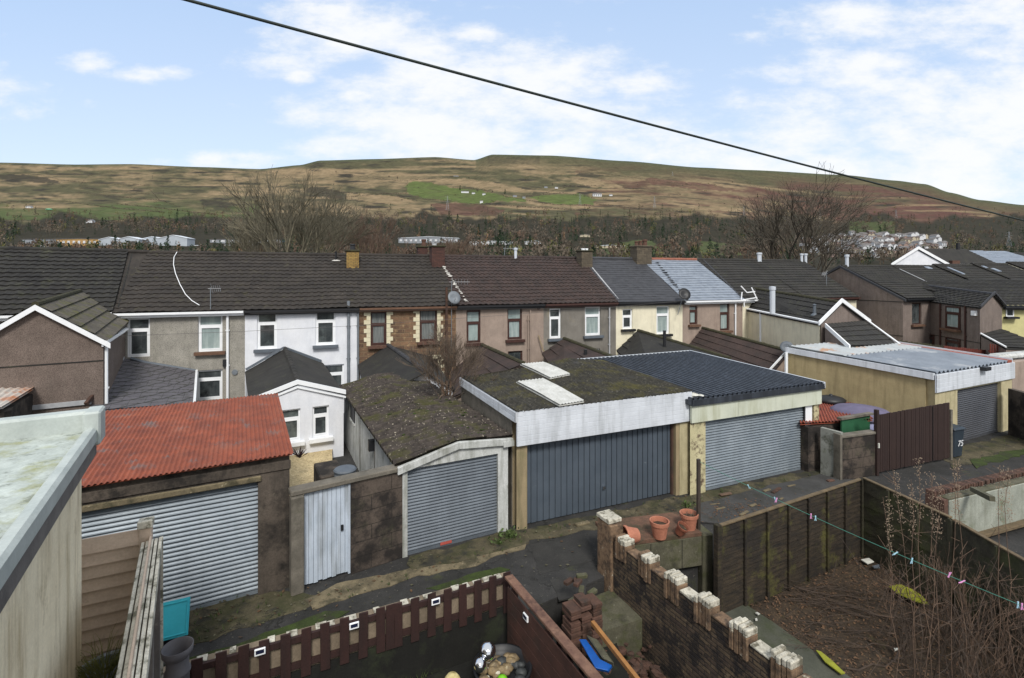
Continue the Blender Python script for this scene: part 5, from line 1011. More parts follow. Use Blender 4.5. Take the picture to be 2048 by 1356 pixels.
for k in range(37):
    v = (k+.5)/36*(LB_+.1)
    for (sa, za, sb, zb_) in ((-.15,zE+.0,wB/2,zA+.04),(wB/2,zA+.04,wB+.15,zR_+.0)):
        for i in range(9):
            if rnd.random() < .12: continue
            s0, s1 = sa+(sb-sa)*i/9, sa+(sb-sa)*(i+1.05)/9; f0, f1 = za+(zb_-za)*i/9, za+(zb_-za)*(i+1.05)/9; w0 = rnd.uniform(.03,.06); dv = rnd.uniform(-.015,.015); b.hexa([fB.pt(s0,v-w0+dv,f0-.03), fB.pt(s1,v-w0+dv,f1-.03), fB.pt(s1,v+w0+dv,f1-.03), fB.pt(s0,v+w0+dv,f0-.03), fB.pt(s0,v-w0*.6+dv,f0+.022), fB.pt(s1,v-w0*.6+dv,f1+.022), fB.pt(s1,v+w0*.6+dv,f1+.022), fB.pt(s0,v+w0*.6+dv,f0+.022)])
b.build('trough_moss_shade', mat('mossy_trough_shade', (44,42,32), (28,27,24), 5, 1, .6, 20, stain=((58,60,30), 2, .52, .62, .8)), gB)
b = MB()
for k in range(160):
    v = rnd.random(); s = rnd.uniform(-.1, wB+.1); z = zA+.09-(zA-(zE if s < wB/2 else zR_))*abs(s-wB/2)/(wB/2); q = fB.pt(s, v*LB_, z)
    if nz3(s*1.2, v*6, 4) > -.05: b.ball(q, rnd.uniform(.015,.04), 6, (1.6,1,.6), .3)
b.build('moss_clumps', M['moss'], gB)
s1, _ = F(fB.o[0], fB.o[1], fB.yaw+90).px(690,840,0); fBs = F(fB.o[0], fB.o[1], fB.yaw+90)   # side frame: s = depth along the left wall, d = -s
q = PY(687,838,17.3); sD = (q.x-fB.o[0])*fBs.c+(q.y-fB.o[1])*fBs.n
w_ = MB(); w_.box(fBs, sD-.45, sD+.35, -.0, .03, 1.35, 1.9); wi = w_.build('window', M['black_pl'], gB); MB().box(fBs, sD-.5, sD+.4, .0, .05, 1.27, 1.34).build('sill', M['white_old'], wi); MB().box(fBs, sD-.5, sD+.4, .0, .05, 1.91, 1.97).build('frame', M['white_old'], wi)
q = PY(726,868,14); sD = (q.x-fB.o[0])*fBs.c+(q.y-fB.o[1])*fBs.n; MB().box(fBs, sD-.08, sD+.08, 0, .16, 1.45, 1.75).build('vent_box', M['black_pl'], gB)
for sD in (3.1, 5.4): MB().box(fBs, sD, sD+.02, -.0, .012, 0, 1.95).build('panel_joint', M['dirty_conc'], gB)
a_, z_ = fB.px(882,1087,.0); MB().box(fB, a_, a_+.28, .04, .055, .04, .1).build('sticker', M['sticker_red'], gB)
# ---- C: wide garage with a white fascia
CL_, CR_ = P(1033,1062), P(1377,986); fC, wC = between(CL_, CR_); LC = 4.5
gC = thing('moss_roofed_garage', 'double garage with a deep white fascia, moss covered roof and blue grey door', 'garage', fC.pt(wC/2,0,0)); zF0, zF1 = 2.14, 3.0
d0, _ = fC.px(1051,1000,.1); d1, _ = fC.px(1347,950,.1)
b = MB(); panel(b, fC, 0, .0, wC-.02, 0, 2.86, [(d0, d1, 0, 2.12)], .3); b.box(fC, 0, d0, .3, LC, 0, 2.86); b.box(fC, d1, wC-.02, .3, LC, 0, 2.86); b.box(fC, d0, d1, .42, LC, 0, 2.86); b.build('wall', M['ochre'], gC); MB().box(fC, -.025, -.0, .25, LC, 0, 2.8).build('side_render', M['conc_post'], gC); MB().box(fC, d1+.12, wC-.0, -.02, .0, 0, 2.15).build('pillar_face', M['cream_pillar'], gC)
def fascia(root, f, s0, s1, d, z0, z1, m, rows, bow=.006):
    vs = []
    for k in range(rows): vs += [(k/rows, 0), ((k+.06)/rows, .008), ((k+.94)/rows, .008), ((k+.98)/rows, 0)]
    vs += [(1, 0)]; b = MB(); b.sheet(f.pt(s0,d-.05,z0), f.pt(s1,d-.05,z0), f.pt(s0,d-.05,z1), f.pt(s1,d-.05,z1), [(i/20, 0) for i in range(21)], vs, lambda u, v: bow*nz3(u*4, v*2, 2)); b.box(f, s0, s1, d-.04, d, z0, z1); return b.build('fascia', m, root)
fascia(gC, fC, -.03, wC+.03, -.05, zF0, zF1, M['fascia'], 7)
fCs = F(fC.pt(0,0,0).x, fC.pt(0,0,0).y, fC.yaw-90)    # left side seen from the left: s runs towards the lane
fCs = F(*fC.pt(-.03, LC, 0)[:2], fC.yaw-90); fascia(gC, fCs, 0, LC+.1, 0, 2.74, 3.0, M['fascia'], 2)
dr = MB(); dr.box(fC, d0, d1, .2, .24, .03, 2.12); nb = 27
for k in range(nb): a = d0+(d1-d0)*k/nb; dr.box(fC, a+.02, a+(d1-d0)/nb-.012, .17+rnd.uniform(0,.004), .2, .03, 2.11)
dd_ = dr.build('garage_door', M['blue_grey_door'], gC); 
for s0, s1 in ((d0-.09, d0-.002), (d1+.002, d1+.09)): MB().box(fC, s0+.0, s1, .05, .29, 0, 2.13).build('door_frame', M['brown_trim'], gC) if False else None
MB().box(fC, d1-.07, d1-.004, .1, .168, 0, 2.11).build('door_frame', M['brick_loose'], gC); MB().box(fC, d0+.004, d0+.05, .1, .168, 0, 2.11).build('door_frame', M['brown_pvc'], gC)
a_, z_ = fC.px(1208,975,.15); MB().box(fC, a_-.05, a_+.03, .12, .17, z_-.04, z_+.04).build('handle', M['chrome'], dd_)
hC = lambda u, v: .42*v*max(0, 1-abs(u-.74)/.5)*.8+.02*nz3(u*9, v*9, 1)
b = MB(); us = [(i/(40*4), .02*math.cos(6.2832*i/4)) for i in range(161)]
b.sheet(fC.pt(-.06,-.12,3.02), fC.pt(wC+.04,-.12,3.02), fC.pt(-.06,LC+.1,3.02), fC.pt(wC+.04,LC+.1,3.02), us, [(i/24,0) for i in range(25)], hC, .008)
b.box(fC, -.02, wC, -.1, LC+.05, 2.88, 2.985); ww = 1.0; b.add([fC.pt(0,LC+.05,2.98), fC.pt(wC,LC+.05,2.98), fC.pt(wC*.74,LC+.05,3.3)], [(2,1,0)])
b.build('roof', M['moss_roof'], gC)
for (x0,y0),(x1,y1),(x2,y2),(x3,y3) in (((1118,810),(1168,802),(1085,757),(1032,763)), ((1100,756),(1140,748),(1085,724),(1040,728))):
    pts = []
    for x, y in ((x0,y0),(x1,y1),(x2,y2),(x3,y3)):
        z = 3.06
        for _ in range(6):
            q = P(x, y, z); s = (q.x-fC.o[0])*fC.c+(q.y-fC.o[1])*fC.n; d = -(q.x-fC.o[0])*fC.n+(q.y-fC.o[1])*fC.c; z = 3.075+hC(s/wC, max(0,(d+.12)/(LC+.22)))
        pts.append(q)
    b = MB(); us2 = [(i/32, .014*math.cos(6.2832*i/4)) for i in range(33)]; b.sheet(pts[0], pts[1], pts[3], pts[2], us2, [(i/8, 0) for i in range(9)], lambda u, v: .01+.02*math.sin(v*3.1), .004)
    e = Vector((0,0,-.0)); b.slab(pts[0]-Vector((0,0,.02)), pts[1]-Vector((0,0,.02)), pts[2]-Vector((0,0,.02)), pts[3]-Vector((0,0,.02)), .02); b.build('rooflight', mat('dirty_white_rooflight', (206,206,202), (176,176,170), 3, .6, .1, 30, stain=((96,96,70), 4, .6, .72, .7)), gC)
# ---- D: garage with dark steel roof
DL, DR_ = P(1379,992), P(1638,934); fD, wD = between(DL, DR_); LD = 5.6; gD = thing('steel_roofed_garage', 'garage with a dark steel sheet roof, pale board fascia and silver roller door', 'garage', fD.pt(wD/2,0,0))
d0, _ = fD.px(1406,900,.1); d1, _ = fD.px(1606,870,.1); d2, _ = fD.px(1622,870,.1)
b = MB(); panel(b, fD, .0, .02, wD, 0, 2.2, [(d0, d2, 0, 2.1)], .2); b.box(fD, .02, d0, .2, LD, 0, 2.5); b.box(fD, d2, wD, .2, LD, 0, 2.5); b.box(fD, d0, d2, .4, LD, 0, 2.5); b.build('wall', M['cream_stained'], gD)
shutter(gD, fD, .12, d0, d1, 0, 2.1, M['galv'], .082, .026); MB().box(fD, d1+.02, d2-.06, .02, .16, 0, 2.1).build('door_frame', M['white_pvc'], gD)
MB().box(fD, d1+.0, d1+.02, .04, .16, 0, 2.1).build('door_guide', M['black_pl'], gD)
zs = [2.12, 2.62]; b = MB(); xs_ = [0.02, wD*.33, wD*.62, wD+.04]
for a, c in zip(xs_, xs_[1:]): b.box(fD, a+.004, c-.004, -.07, -.02+.02, zs[0], zs[1])
b.build('fascia_board', M['pale_green_b'], gD); b = MB(); b.box(fD, .0, wD+.1, -.14, .02, 2.622, 2.8); b.build('fascia_trim', M['dark_steel'], gD)
b = MB(); n = 30; us = []
for k in range(n): us += [(k/n, 0), ((k+.5)/n, 0), ((k+.6)/n, .055), ((k+.85)/n, .055)]
us.append((1, 0)); A0, B0, A1, B1 = fD.pt(-.1,-.1,2.8), fD.pt(wD+.05,-.1,2.8), fD.pt(-.3,LD+.4,3.0), fD.pt(wD+.05,LD+.4,3.0)
b.sheet(A0, B0, A1, B1, us, [(0,0),(.5,0),(1,0)]); b.slab(A0-Vector((0,0,.01)), B0-Vector((0,0,.01)), B1-Vector((0,0,.01)), A1-Vector((0,0,.01)), .12); b.build('roof', M['dark_steel'], gD)
MB().hexa([q+Vector((0,0,h)) for h in (-.14,.05) for q in (fD.pt(wD+.05,-.14,2.8), fD.pt(wD+.12,-.14,2.8), fD.pt(wD+.12,LD+.4,3.0), fD.pt(wD+.05,LD+.4,3.0))]).build('roof_trim', M['steel_trim'], gD); MB().box(fD, -.3, wD+.1, LD+.4, LD+.45, 2.9, 3.06).build('roof_trim', M['steel_trim'], gD)
q = P(1385,796,2.83); tag(MB().ball(q+Vector((.1,.15,.05)), .1, 8, (1.6,1,.6), .4).ball(q+Vector((.3,.2,.03)), .06, 7, (2,1,.5), .4).build('white_scrap', M['pale_bit']), 'small white scrap lying on the dark steel garage roof', 'litter')
MB().lathe(PY(1286,722,21.0), [(.06,-.15),(.06,.02),(.09,.05),(.05,.1),(0,.1)], 8).build('vent_pipe', WB, r5)
# ---- side wall, block wall, gate, shed beyond D
fS, wS = between(P(1641,948), P(1682,962)); z = 1.42
wS_ = thing('boundary_wall', 'low dark block wall with a whitish panel beside the silver roller door garage', 'wall', P(1682,962)); MB().box(fS, 0, wS, 0, .12, 0, 1.5).build('whitish_panel', mat('whitewashed_old_panel', (150,152,146), (120,122,116), 2, .95, .4, 25, stain=((66,68,56), 1.8, .5, .62, .9), stain2=((96,104,70), 1.2, .58, .72, .8)), wS_)
f1, w1 = between(P(1683,962), P(1755,950)); MB().box(f1, 0, w1, .0, .2, 0, 1.32).build('wall', M['block_dark'], wS_); MB().box(f1, -.02, w1, -.03, .23, 1.32, 1.4).build('coping', M['conc_post'], wS_, bevel=.015); MB().box(f1, -.09, -.0, -.03, .2, 0, 1.44).build('post', M['conc_post'], wS_)
f2, w2 = between(P(1757,951), P(1900,921)); gt = thing('brown_gate', 'tall dark brown boarded gate in front of the buff garage', 'gate', f2.pt(w2/2,0,0)); n = 34; b = MB()
for k in range(n): a = w2*k/n; b.box(f2, a+.006, a+w2/n-.006, rnd.uniform(0,.012), .035, .08+rnd.uniform(0,.04), 1.93+.07*a/w2+rnd.uniform(-.008,.008))
b.build('boards', M['gate_brown'], gt); b = MB(); b.box(f2, 0, w2, .035, .08, .35, .47); b.box(f2, 0, w2, .035, .08, 1.5, 1.62); b.build('rails', M['gate_brown'], gt)
b = MB(); b.box(f2, -.1, 0, -.03, .09, 0, 2.1); b.build('gate_post', M['gate_brown'], gt, bevel=.01); MB().box(f2, w2, w2+.1, -.03, .12, 0, 1.75).build('gate_post', M['conc_post'], gt); MB().box(f2, w2*.74, w2*.745, -.012, 0, .1, 1.95).build('gate_gap', M['black_pl'], gt); MB().box(f2, -.08, -.03, -.06, -.03, .9, 1.05).build('hinge', M['pale_bit'], gt)
# rusty shed roof, green sheet
A_, B_, C_, D_ = PY(1640,842,16.6), PY(1747,836,17.0), PY(1722,806,20.0), PY(1640,798,20.4)
sh = thing('rusty_roofed_shed', 'small shed with a rusty red corrugated roof behind the low block wall', 'shed', ((A_.x+C_.x)/2, (A_.y+C_.y)/2, 0)); Al, Bl = PY(1672,854,16.3), PY(1747,838,16.9)
b = MB(); corr(b, PY(1600,846,16.2), Bl, PY(1600,797,20.2), PY(1706,806,20.2), .13, .022, 6, h=lambda u, v: .02*nz3(u*6,v*4,3)); b.slab(PY(1600,849,16.25), PY(1745,841,16.95), PY(1704,809,20.1), PY(1600,800,20.1), .02); b.build('roof', M['rust_roof'], sh)
fg, wg = between(PY(1684,858,16.4), PY(1740,843,16.95)); MB().box(fg, 0, wg, 0, .05, .2, 1.66).build('green_side', M['green_sheet'], sh); MB().box(fg, -.1, wg+.1, -.06, .1, 1.66, 1.73).build('roof_edge', M['conc_post'], sh); b = MB(); b.box(fg, -1.2, wg, .3, 3.2, 0, 1.45); b.build('wall', M['block_dark'], sh)
q = PY(1722,842,18.2); pl_ = thing('paddling_pool', 'pale lilac pool with a grey purple cover behind the rusty shed', 'pool', (q.x,q.y,0)); MB().lathe((q.x,q.y,0), [(.95,0),(.97,.9),(.9,1.4)], 24).build('pool_wall', M['lilac'], pl_); MB().lathe((q.x,q.y,1.4), [(1.0,-.08),(1.0,0),(.8,.14),(.3,.22),(0,.24)], 24).build('cover', M['purple'], pl_, smooth=True)
q = PY(1662,800,19.8); tag(MB().ball(q, .48, 14, (1.15,1,.38), .03).ball(q+Vector((0,0,.16)), .09, 8).build('black_bag', M['black_pl'], smooth=True), 'shiny black covered heap beside the rusty shed roof', 'bag')
# ---- E: buff garage
EL, ER = P(1873,898), P(2024,868); fE = F(15.4, 18.2, math.degrees(math.atan2(2.55,5.3))); 
gE = thing('buff_garage', 'large buff rendered garage with a pale tin roof and dark grey roller door', 'garage', (17,20,0))
E0, E1, E2, E3 = Vector((15.4,18.2,0)), Vector((20.75,20.75,0)), Vector((18.2,25.2,0)), Vector((12.5,22.7,0)); up = lambda q, z: Vector((q.x,q.y,z))
fE, wE = between(E0, E1); d0, _ = fE.px(1905,830,.15); d1, _ = fE.px(1993,820,.15)
b = MB(); panel(b, fE, 0, 0, wE, 0, 2.3, [(d0,d1,0,2.05)], .2); b.build('front_wall', M['cream_pillar'], gE)
b = MB(); b.hexa([E0+Vector((-.0,.0,0)), fE.pt(d0-.01,0.01,0), fE.pt(d0-.01,.5,0), Vector((E0.x-.1,E0.y+.5,0)), up(E0,2.62), up(fE.pt(d0-.01,0.01,0),2.62), up(fE.pt(d0-.01,.5,0),2.62), Vector((E0.x-.1,E0.y+.5,2.62))])
i0 = E0.lerp(E3,.04); i1 = E1.lerp(E2,.06); b.hexa([i0+Vector((.0,.1,0)), i1+Vector((0,.15,0)), E2, E3, up(i0+Vector((0,.1,0)),2.6), up(i1+Vector((0,.15,0)),2.6), up(E2,2.95), up(E3,2.9)]); b.build('side_wall', M['ochre2'], gE)
shutter(gE, fE, .13, d0, d1, 0, 2.05, M['slat_dark'], .08, .022); fascia(gE, fE, -.05, wE+.05, -.02, 2.12, 2.78, M['fascia'], 4)
fEs, wEs = between(E3, E0); MB().hexa([up(E3,2.9-.02)+Vector((-.08,0,0)), up(E0,2.58)+Vector((-.08,0,0)), up(E0,2.58), up(E3,2.88), up(E3,3.12)+Vector((-.08,0,0)), up(E0,2.82)+Vector((-.08,0,0)), up(E0,2.82), up(E3,3.12)]).build('side_fascia', M['fascia'], gE)
q = up(E3,0)+Vector((-.1,-.1,0)); MB().tube([q, q+Vector((0,0,2.9))], .07, 6).build('downpipe', WB, gE)
def rp(u, v, h=.0): a = E0.lerp(E1,u); c = E3.lerp(E2,u); q = a.lerp(c,v); return Vector((q.x,q.y,2.83+.3*v+h))
def tin(u0,u1,v0,v1,m,nm,h): b = MB(); corr(b, rp(u0,v0,h), rp(u1,v0,h), rp(u0,v1,h), rp(u1,v1,h), .3, .05, 5, per=6, h=lambda u,v: .012*nz3(u*5+u0,v*5,3)); b.slab(rp(u0,v0,h-.06), rp(u1,v0,h-.06), rp(u1,v1,h-.06), rp(u0,v1,h-.06), .02); b.build(nm, m, gE)
tin(.0,.94,-.0,.58,M['old_tin'],'roof',0.0); tin(0,.94,.57,1.0,M['pale_tin'],'rear_roof',.025)
MB().hexa([rp(.94,0,-.05), rp(1.0,0,-.05), rp(1.0,1,-.05), rp(.94,1,-.05), rp(.94,0,.04), rp(1.0,0,.04), rp(1.0,1,.04), rp(.94,1,.04)]).build('rusty_gutter', M['rust_roof'], gE); MB().hexa([rp(1.0,0,-.08), rp(1.01,0,-.08), rp(1.01,1,-.08), rp(1.0,1,-.08), rp(1.0,0,.1), rp(1.01,0,.1), rp(1.01,1,.1), rp(1.0,1,.1)]).build('roof_edge', M['steel_trim'], gE)
s, z = fE.px(1966,736,-.1); b = MB(); b.box(fE, s-.2, s+.2, -.28, -.08, z-.08, z+.06); b.box(fE, s-.05, s+.35, -.2, -.1, z-.02, z+.03); b.build('flood_light', M['black_pl'], gE)
# wheelie bin with its number
q0, q1 = P(1909,919), P(1940,913); fW, wW = between(q0, q1); bn = thing('wheelie_bin', 'dark blue grey wheelie bin numbered 75 standing by the brown gate', 'bin', fW.pt(wW/2,.3,0)); wW = .56; zz = 1.0
b = MB(); b.hexa([fW.pt(.05,.05,.03), fW.pt(wW-.05,.05,.03), fW.pt(wW-.05,.6,.03), fW.pt(.05,.6,.03), fW.pt(0,0,zz), fW.pt(wW,0,zz), fW.pt(wW,.7,zz), fW.pt(0,.7,zz)]); b.build('body', M['bin'], bn, bevel=.03)
MB().hexa([fW.pt(-.04,-.05,zz), fW.pt(wW+.04,-.05,zz), fW.pt(wW+.04,.76,zz), fW.pt(-.04,.76,zz), fW.pt(0,0,zz+.07), fW.pt(wW,0,zz+.07), fW.pt(wW,.74,zz+.12), fW.pt(0,.74,zz+.12)]).build('lid', M['bin'], bn, bevel=.02)
for s in (.02, wW-.06): MB().lathe(fW.pt(s,.62,.12), [(0,0),(.12,0),(.12,.05),(0,.05)], 12, fW.pt(1,0,0)-fW.pt(0,0,0)).build('wheel', M['black_pl'], bn)
cu = bpy.data.curves.new('t', 'FONT'); cu.body = '75'; cu.size = .3; cu.extrude = .004; to = bpy.data.objects.new('t', cu); COL.objects.link(to); bpy.context.view_layer.update()
me = bpy.data.meshes.new_from_object(to); bpy.data.objects.remove(to); q = fW.pt(.2,-.0,.42); b = MB(); ex = fW.pt(1,0,0)-fW.pt(0,0,0); k = .022/.45
b.add([q+ex*v.co.x+Vector((0,0,1))*v.co.y+(fW.pt(0,-1,0)-fW.pt(0,0,0))*(v.co.z+.012-.0)+(fW.pt(0,1,0)-fW.pt(0,0,0))*(.028*(1-v.co.y/.3)) for v in me.vertices], [tuple(p.vertices) for p in me.polygons]); b.build('number', M['white_paint'], bn)
# walls and fences at the far right
fR, wR = between(P(2016,869), P(2110,905)); wr_ = thing('grey_lane_wall', 'grey brown rendered wall running down the lane at the right edge', 'wall', fR.pt(.5,0,0)); MB().box(fR, 0, wR+2, 0, .2, 0, 1.85).build('wall', M['dirty_conc'], wr_); MB().box(fR, 0.9, 1.5, -.03, 0, 0, 1.2).build('dark_opening', M['black_pl'], wr_)
q = PY(2036,722,24); tag(MB().box(F(q.x,q.y,20), -.45, 3, 0, .3, 0, 2.25).build('pink_wall', M['pink_render'], bevel=.02), 'pinkish grey wall beyond the right end of the buff garage', 'wall')
tag(MB().box(F(q.x+.0,q.y+.5,20), -.5, 3, 0, .6, 2.2, 2.5).build('pale_coping', M['white_old'], bevel=.1), 'pale rounded coping at the right edge beyond the buff garage', 'wall')
def pale_fence(lb, A, B, h, m, n, gap=.02, nm='board_fence', pts=None):
    f, w_ = between(A, B); r = thing(nm, lb, 'fence', f.pt(w_/2,0,A.z)); b = MB(); dz = B.z-A.z
    for k in range(n): a = w_*k/n; z = A.z+dz*k/n; b.box(f, a+gap/2, a+w_/n-gap/2, 0, .03, z-h, z+rnd.uniform(-.02,.02))
    b.build('boards', m, r); b = MB()
    for hh in (.25,.8): b.hexa([f.pt(0,.03,A.z-h*hh), f.pt(w_,.03,B.z-h*hh), f.pt(w_,.08,B.z-h*hh), f.pt(0,.08,A.z-h*hh), f.pt(0,.03,A.z-h*hh+.1), f.pt(w_,.03,B.z-h*hh+.1), f.pt(w_,.08,B.z-h*hh+.1), f.pt(0,.08,A.z-h*hh+.1)])
    b.build('rails', m, r); return r
pale_fence('red brown board fence in front of the taupe house', PY(1888,692,27.5), PY(1990,703,29.5), 1.6, M['redwood'], 26); pale_fence('taller red board fence at the right edge behind the tin roof', PY(1979,688,28), PY(2120,712,28), 1.8, M['redwood'], 30, .06); pale_fence('dark green board fence by the taupe house doorway', PY(1800,681,29), PY(1886,692,28.5), 1.5, M['panel_green'], 16)
# sheds at the far left edge
A_, B_, C_, D_ = PY(-60,835,12.5), PY(22,806,13), PY(76,772,15.5), PY(-60,775,15.5); q = A_
ls = thing('rust_streaked_shed', 'rust streaked pale corrugated shed roof at the left edge', 'shed', (B_.x,B_.y,0)); b = MB(); corr(b, PY(-80,822,12.2), PY(8,812,12.8), PY(-20,770,15.2), PY(76,770,15.7), .12, .02, 6); b.slab(PY(-80,825,12.25), PY(6,815,12.85), PY(74,773,15.65), PY(-20,773,15.15), .03); b.build('roof', mat('rust_streaked_tin', (200,194,186), (176,170,162), 2, .6, .1, 30, stain=((176,112,70), 1.2, .48, .62, .9)), ls)
a, c = PY(8,822,12.9), PY(70,782,15.5); f_, w_ = between(a, c); MB().box(F(a.x,a.y,0), -2.5, .0, 0, .2, 0, a.z-.03).build('front_wall', M['dirty_conc'], ls); MB().hexa([f_.pt(0,0,0), f_.pt(w_,0,0), f_.pt(w_,.2,0), f_.pt(0,.2,0), f_.pt(0,0,a.z-.04), f_.pt(w_,0,c.z-.04), f_.pt(w_,.2,c.z-.04), f_.pt(0,.2,a.z-.04)]).build('side_wall', M['dirty_conc'], ls)
# ---- bare shrub behind the gabled garage
def branchy(b, q, d, l, r, depth, spread=.5, up=.15, kids=3, seg=2, minr=.004, n=4):
    d = d.normalized(); pts = [q]
    for k in range(seg):
        d = (d+Vector((rnd.gauss(0,.12), rnd.gauss(0,.12), rnd.gauss(0,.08)+up*.3))).normalized(); pts.append(pts[-1]+d*l/seg)
    r2 = max(minr, r*.62); b.tube(pts, r, max(3, n), r2, cap=False)
    if depth <= 0: return
    for k in range(kids):
        t = rnd.uniform(.45, 1) if k else 1; p = pts[0].lerp(pts[-1], t) if t < 1 else pts[-1]
        if t < 1: i = int(t*seg); i = min(i, seg-1); p = pts[i].lerp(pts[i+1], t*seg-i)
        v = Vector((rnd.gauss(0,1), rnd.gauss(0,1), rnd.gauss(0,.7))); v = (v-d*v.dot(d)).normalized()
        branchy(b, p, d+v*spread*rnd.uniform(.5,1.2)+Vector((0,0,up)), l*rnd.uniform(.62,.85), r2, depth-1, spread, up, kids, seg, minr, n-1)
q = PY(893,768,16.6); sr = thing('bare_shrub', 'bare brown shrub growing between the gabled and the moss roofed garage', 'shrub', (q.x,q.y,q.z-1.5)); b = MB(); b2 = MB()
for k in range(5): b.tube([q+Vector((rnd.uniform(-.1,.1),rnd.uniform(-.1,.1),-1.6)), q+Vector((rnd.uniform(-.2,.2),0,.1))], .05, 5, .03)
b.build('trunk', M['twig'], sr)
for k in range(24): branchy(b2, q+Vector((rnd.uniform(-.15,.15),rnd.uniform(-.15,.15),rnd.uniform(-.6,0))), Vector((rnd.gauss(0,.85), rnd.gauss(0,.6), 1)), rnd.uniform(.5,.8), .015, 4, .5, .16, 3, 2, .0042, 3)
for k in range(5): branchy(b2, q+Vector((-.1,-.2,-.3)), Vector((rnd.gauss(-.5,.5), rnd.gauss(-.6,.3), -.5)), .3, .012, 3, .6, -.1, 3, 2, .004, 3)
b2.build('branches', M['twig_warm'], sr)
# plants at the foot of the garages
for i, (x, y, n_, s_) in enumerate(((1020,1078,60,.3),(1376,1015,30,.2),(1000,1090,20,.2))):
    q = P(x, y); b = MB()
    for k in range(n_):
        p = q+Vector((rnd.gauss(0,s_*.5), rnd.gauss(0,s_*.3), rnd.uniform(0,s_*.7))); a = Vector((rnd.uniform(-.06,.06), rnd.uniform(-.05,.05), rnd.uniform(-.02,.06))); c = Vector((rnd.uniform(-.05,.05), rnd.uniform(-.06,.06), rnd.uniform(0,.05))); b.add([p, p+a, p+a+c, p+c], [(0,1,2,3)])
        if k % 2: b.tube([q, p], .004, 3)
    for k in range(6): b.tube([q, q+Vector((rnd.gauss(0,s_*.4), rnd.gauss(0,s_*.3), s_*.8))], .006, 3)
    tag(b.build('weed_clump', M['leaf']), ['green weed clump at the right foot of the gabled garage', 'small green weeds at the foot of the peeling pillar', 'low weeds on the apron beside the dull roller door'][i], 'weed')
# ------------------------------------------------------------------ left foreground: neighbour's extension
ZR = 4.6; c1 = P(203,846,ZR); vpd = Vector((408-1024, 1000, 0)).normalized(); pr = Vector((vpd.y, -vpd.x, 0)); up_ = Vector((0,0,1))
ne = thing('flat_roofed_extension', 'beige rendered flat roofed extension with a pale algae stained fibreglass roof', 'house extension', (c1.x-1.5, c1.y-2, 0))
fN = F(c1.x, c1.y, math.degrees(math.atan2(pr.y, pr.x)))     # s to the right, d away
def NB(s0,s1,d0,d1,z0,z1): return MB().box(fN,s0,s1,d0,d1,z0,z1)
wb2 = P(174,1100,2.9)
NB(-6,-.17,-7,-.10,0,ZR-.3).build('wall', M['beige_wall'], ne)
b = MB(); b.sheet(fN.pt(-6,-7,ZR-.02), fN.pt(-.1,-7,ZR-.02), fN.pt(-6,-.16,ZR-.02), fN.pt(-.1,-.16,ZR-.02), [(i/30,0) for i in range(31)], [(i/30,0) for i in range(31)], lambda u,v: .012*nz3(u*9,v*9,1)); b.box(fN, -6, -.1, -7, -.16, ZR-.12, ZR-.06); b.build('roof', M['grp'], ne)
NB(-6,.0,-.2,.0,ZR-.16,ZR+.2).build('rear_trim', M['grp_edge'], ne, bevel=.03); NB(-.12,.0,-7,-.162,ZR-.16,ZR+.03).build('side_trim', M['grp_edge'], ne, bevel=.03)
NB(-.13,.035,-.32,.035,ZR-.18,ZR+.21).build('corner_trim', M['grp_edge'], ne, bevel=.02); NB(-.165,-.04,-7,-.04,ZR-.36,ZR-.162).build('timber_fascia', M['grey_timber'], ne, bevel=.01)
# raised neighbouring yard and beige fences
struct(MB().prism([(-9.6,-4,-1.2),(-3.4,-4,-1.2),(-3.4,4.2,-1.2),(-4.9,6.5,-1.2),(-9.6,4.4,-1.2)], (0,0,2.3)).build('raised_yard', M['path']))
pT = PY(291,1046,6.75); f_, w_ = between((-5.52,6.5), PY(284,1068,6.75)); bf = thing('beige_board_fence', 'beige painted horizontal board fence with a post in front of the silver roller door', 'fence', f_.pt(w_/2,0,1.1))
zt = pT.z-.1; n = 11; 
for k in range(n):
    z0 = 1.15+(zt-1.15)*k/n; b = MB(); b.hexa([f_.pt(-1.2,-.045,z0), f_.pt(w_,-.045,z0), f_.pt(w_,.0,z0), f_.pt(-1.2,.0,z0), f_.pt(-1.2,.0,z0+(zt-1.15)/n+.02), f_.pt(w_,.0,z0+(zt-1.15)/n+.02), f_.pt(w_,.018,z0+(zt-1.15)/n+.02), f_.pt(-1.2,.018,z0+(zt-1.15)/n+.02)]); b.build('board', M['beige_fence'], bf)
b = MB(); fq = F(pT.x, pT.y, f_.yaw); b.box(fq, -.07, .07, -.03, .08, 0, pT.z-.06); b.build('post', M['beige_fence'], bf, bevel=.008); MB().box(fq, -.085, .085, -.05, .1, pT.z-.06, pT.z+.04).build('post_cap', M['beige_edge'], bf, bevel=.01)
A = PY(303,1068,6.75); B = PY(262,1356,4.5); f_, w_ = between(B, A); sf = thing('side_board_fence', 'flaking pale board fence seen edge on beside the turquoise lidded box', 'fence', f_.pt(w_/2,0,1.1)); L2 = w_+.9
for k in range(11): z0 = 1.0+.17*k; MB().hexa([f_.pt(-.9,-.02,z0), f_.pt(w_,-.02,z0), f_.pt(w_,-.002,z0), f_.pt(-.9,-.002,z0), f_.pt(-.9,0.0,z0+.18), f_.pt(w_,0.0,z0+.18), f_.pt(w_,.02,z0+.18), f_.pt(-.9,.02,z0+.18)]).build('board', M['beige_fence'], sf)
for a in (w_-.07, w_*.45, -.6): MB().box(f_, a, a+.08, -.1, -.022, -.4, 2.83).build('post', M['grey_timber'], sf, bevel=.008)
zt2 = (A.z+B.z)/2
b = MB()
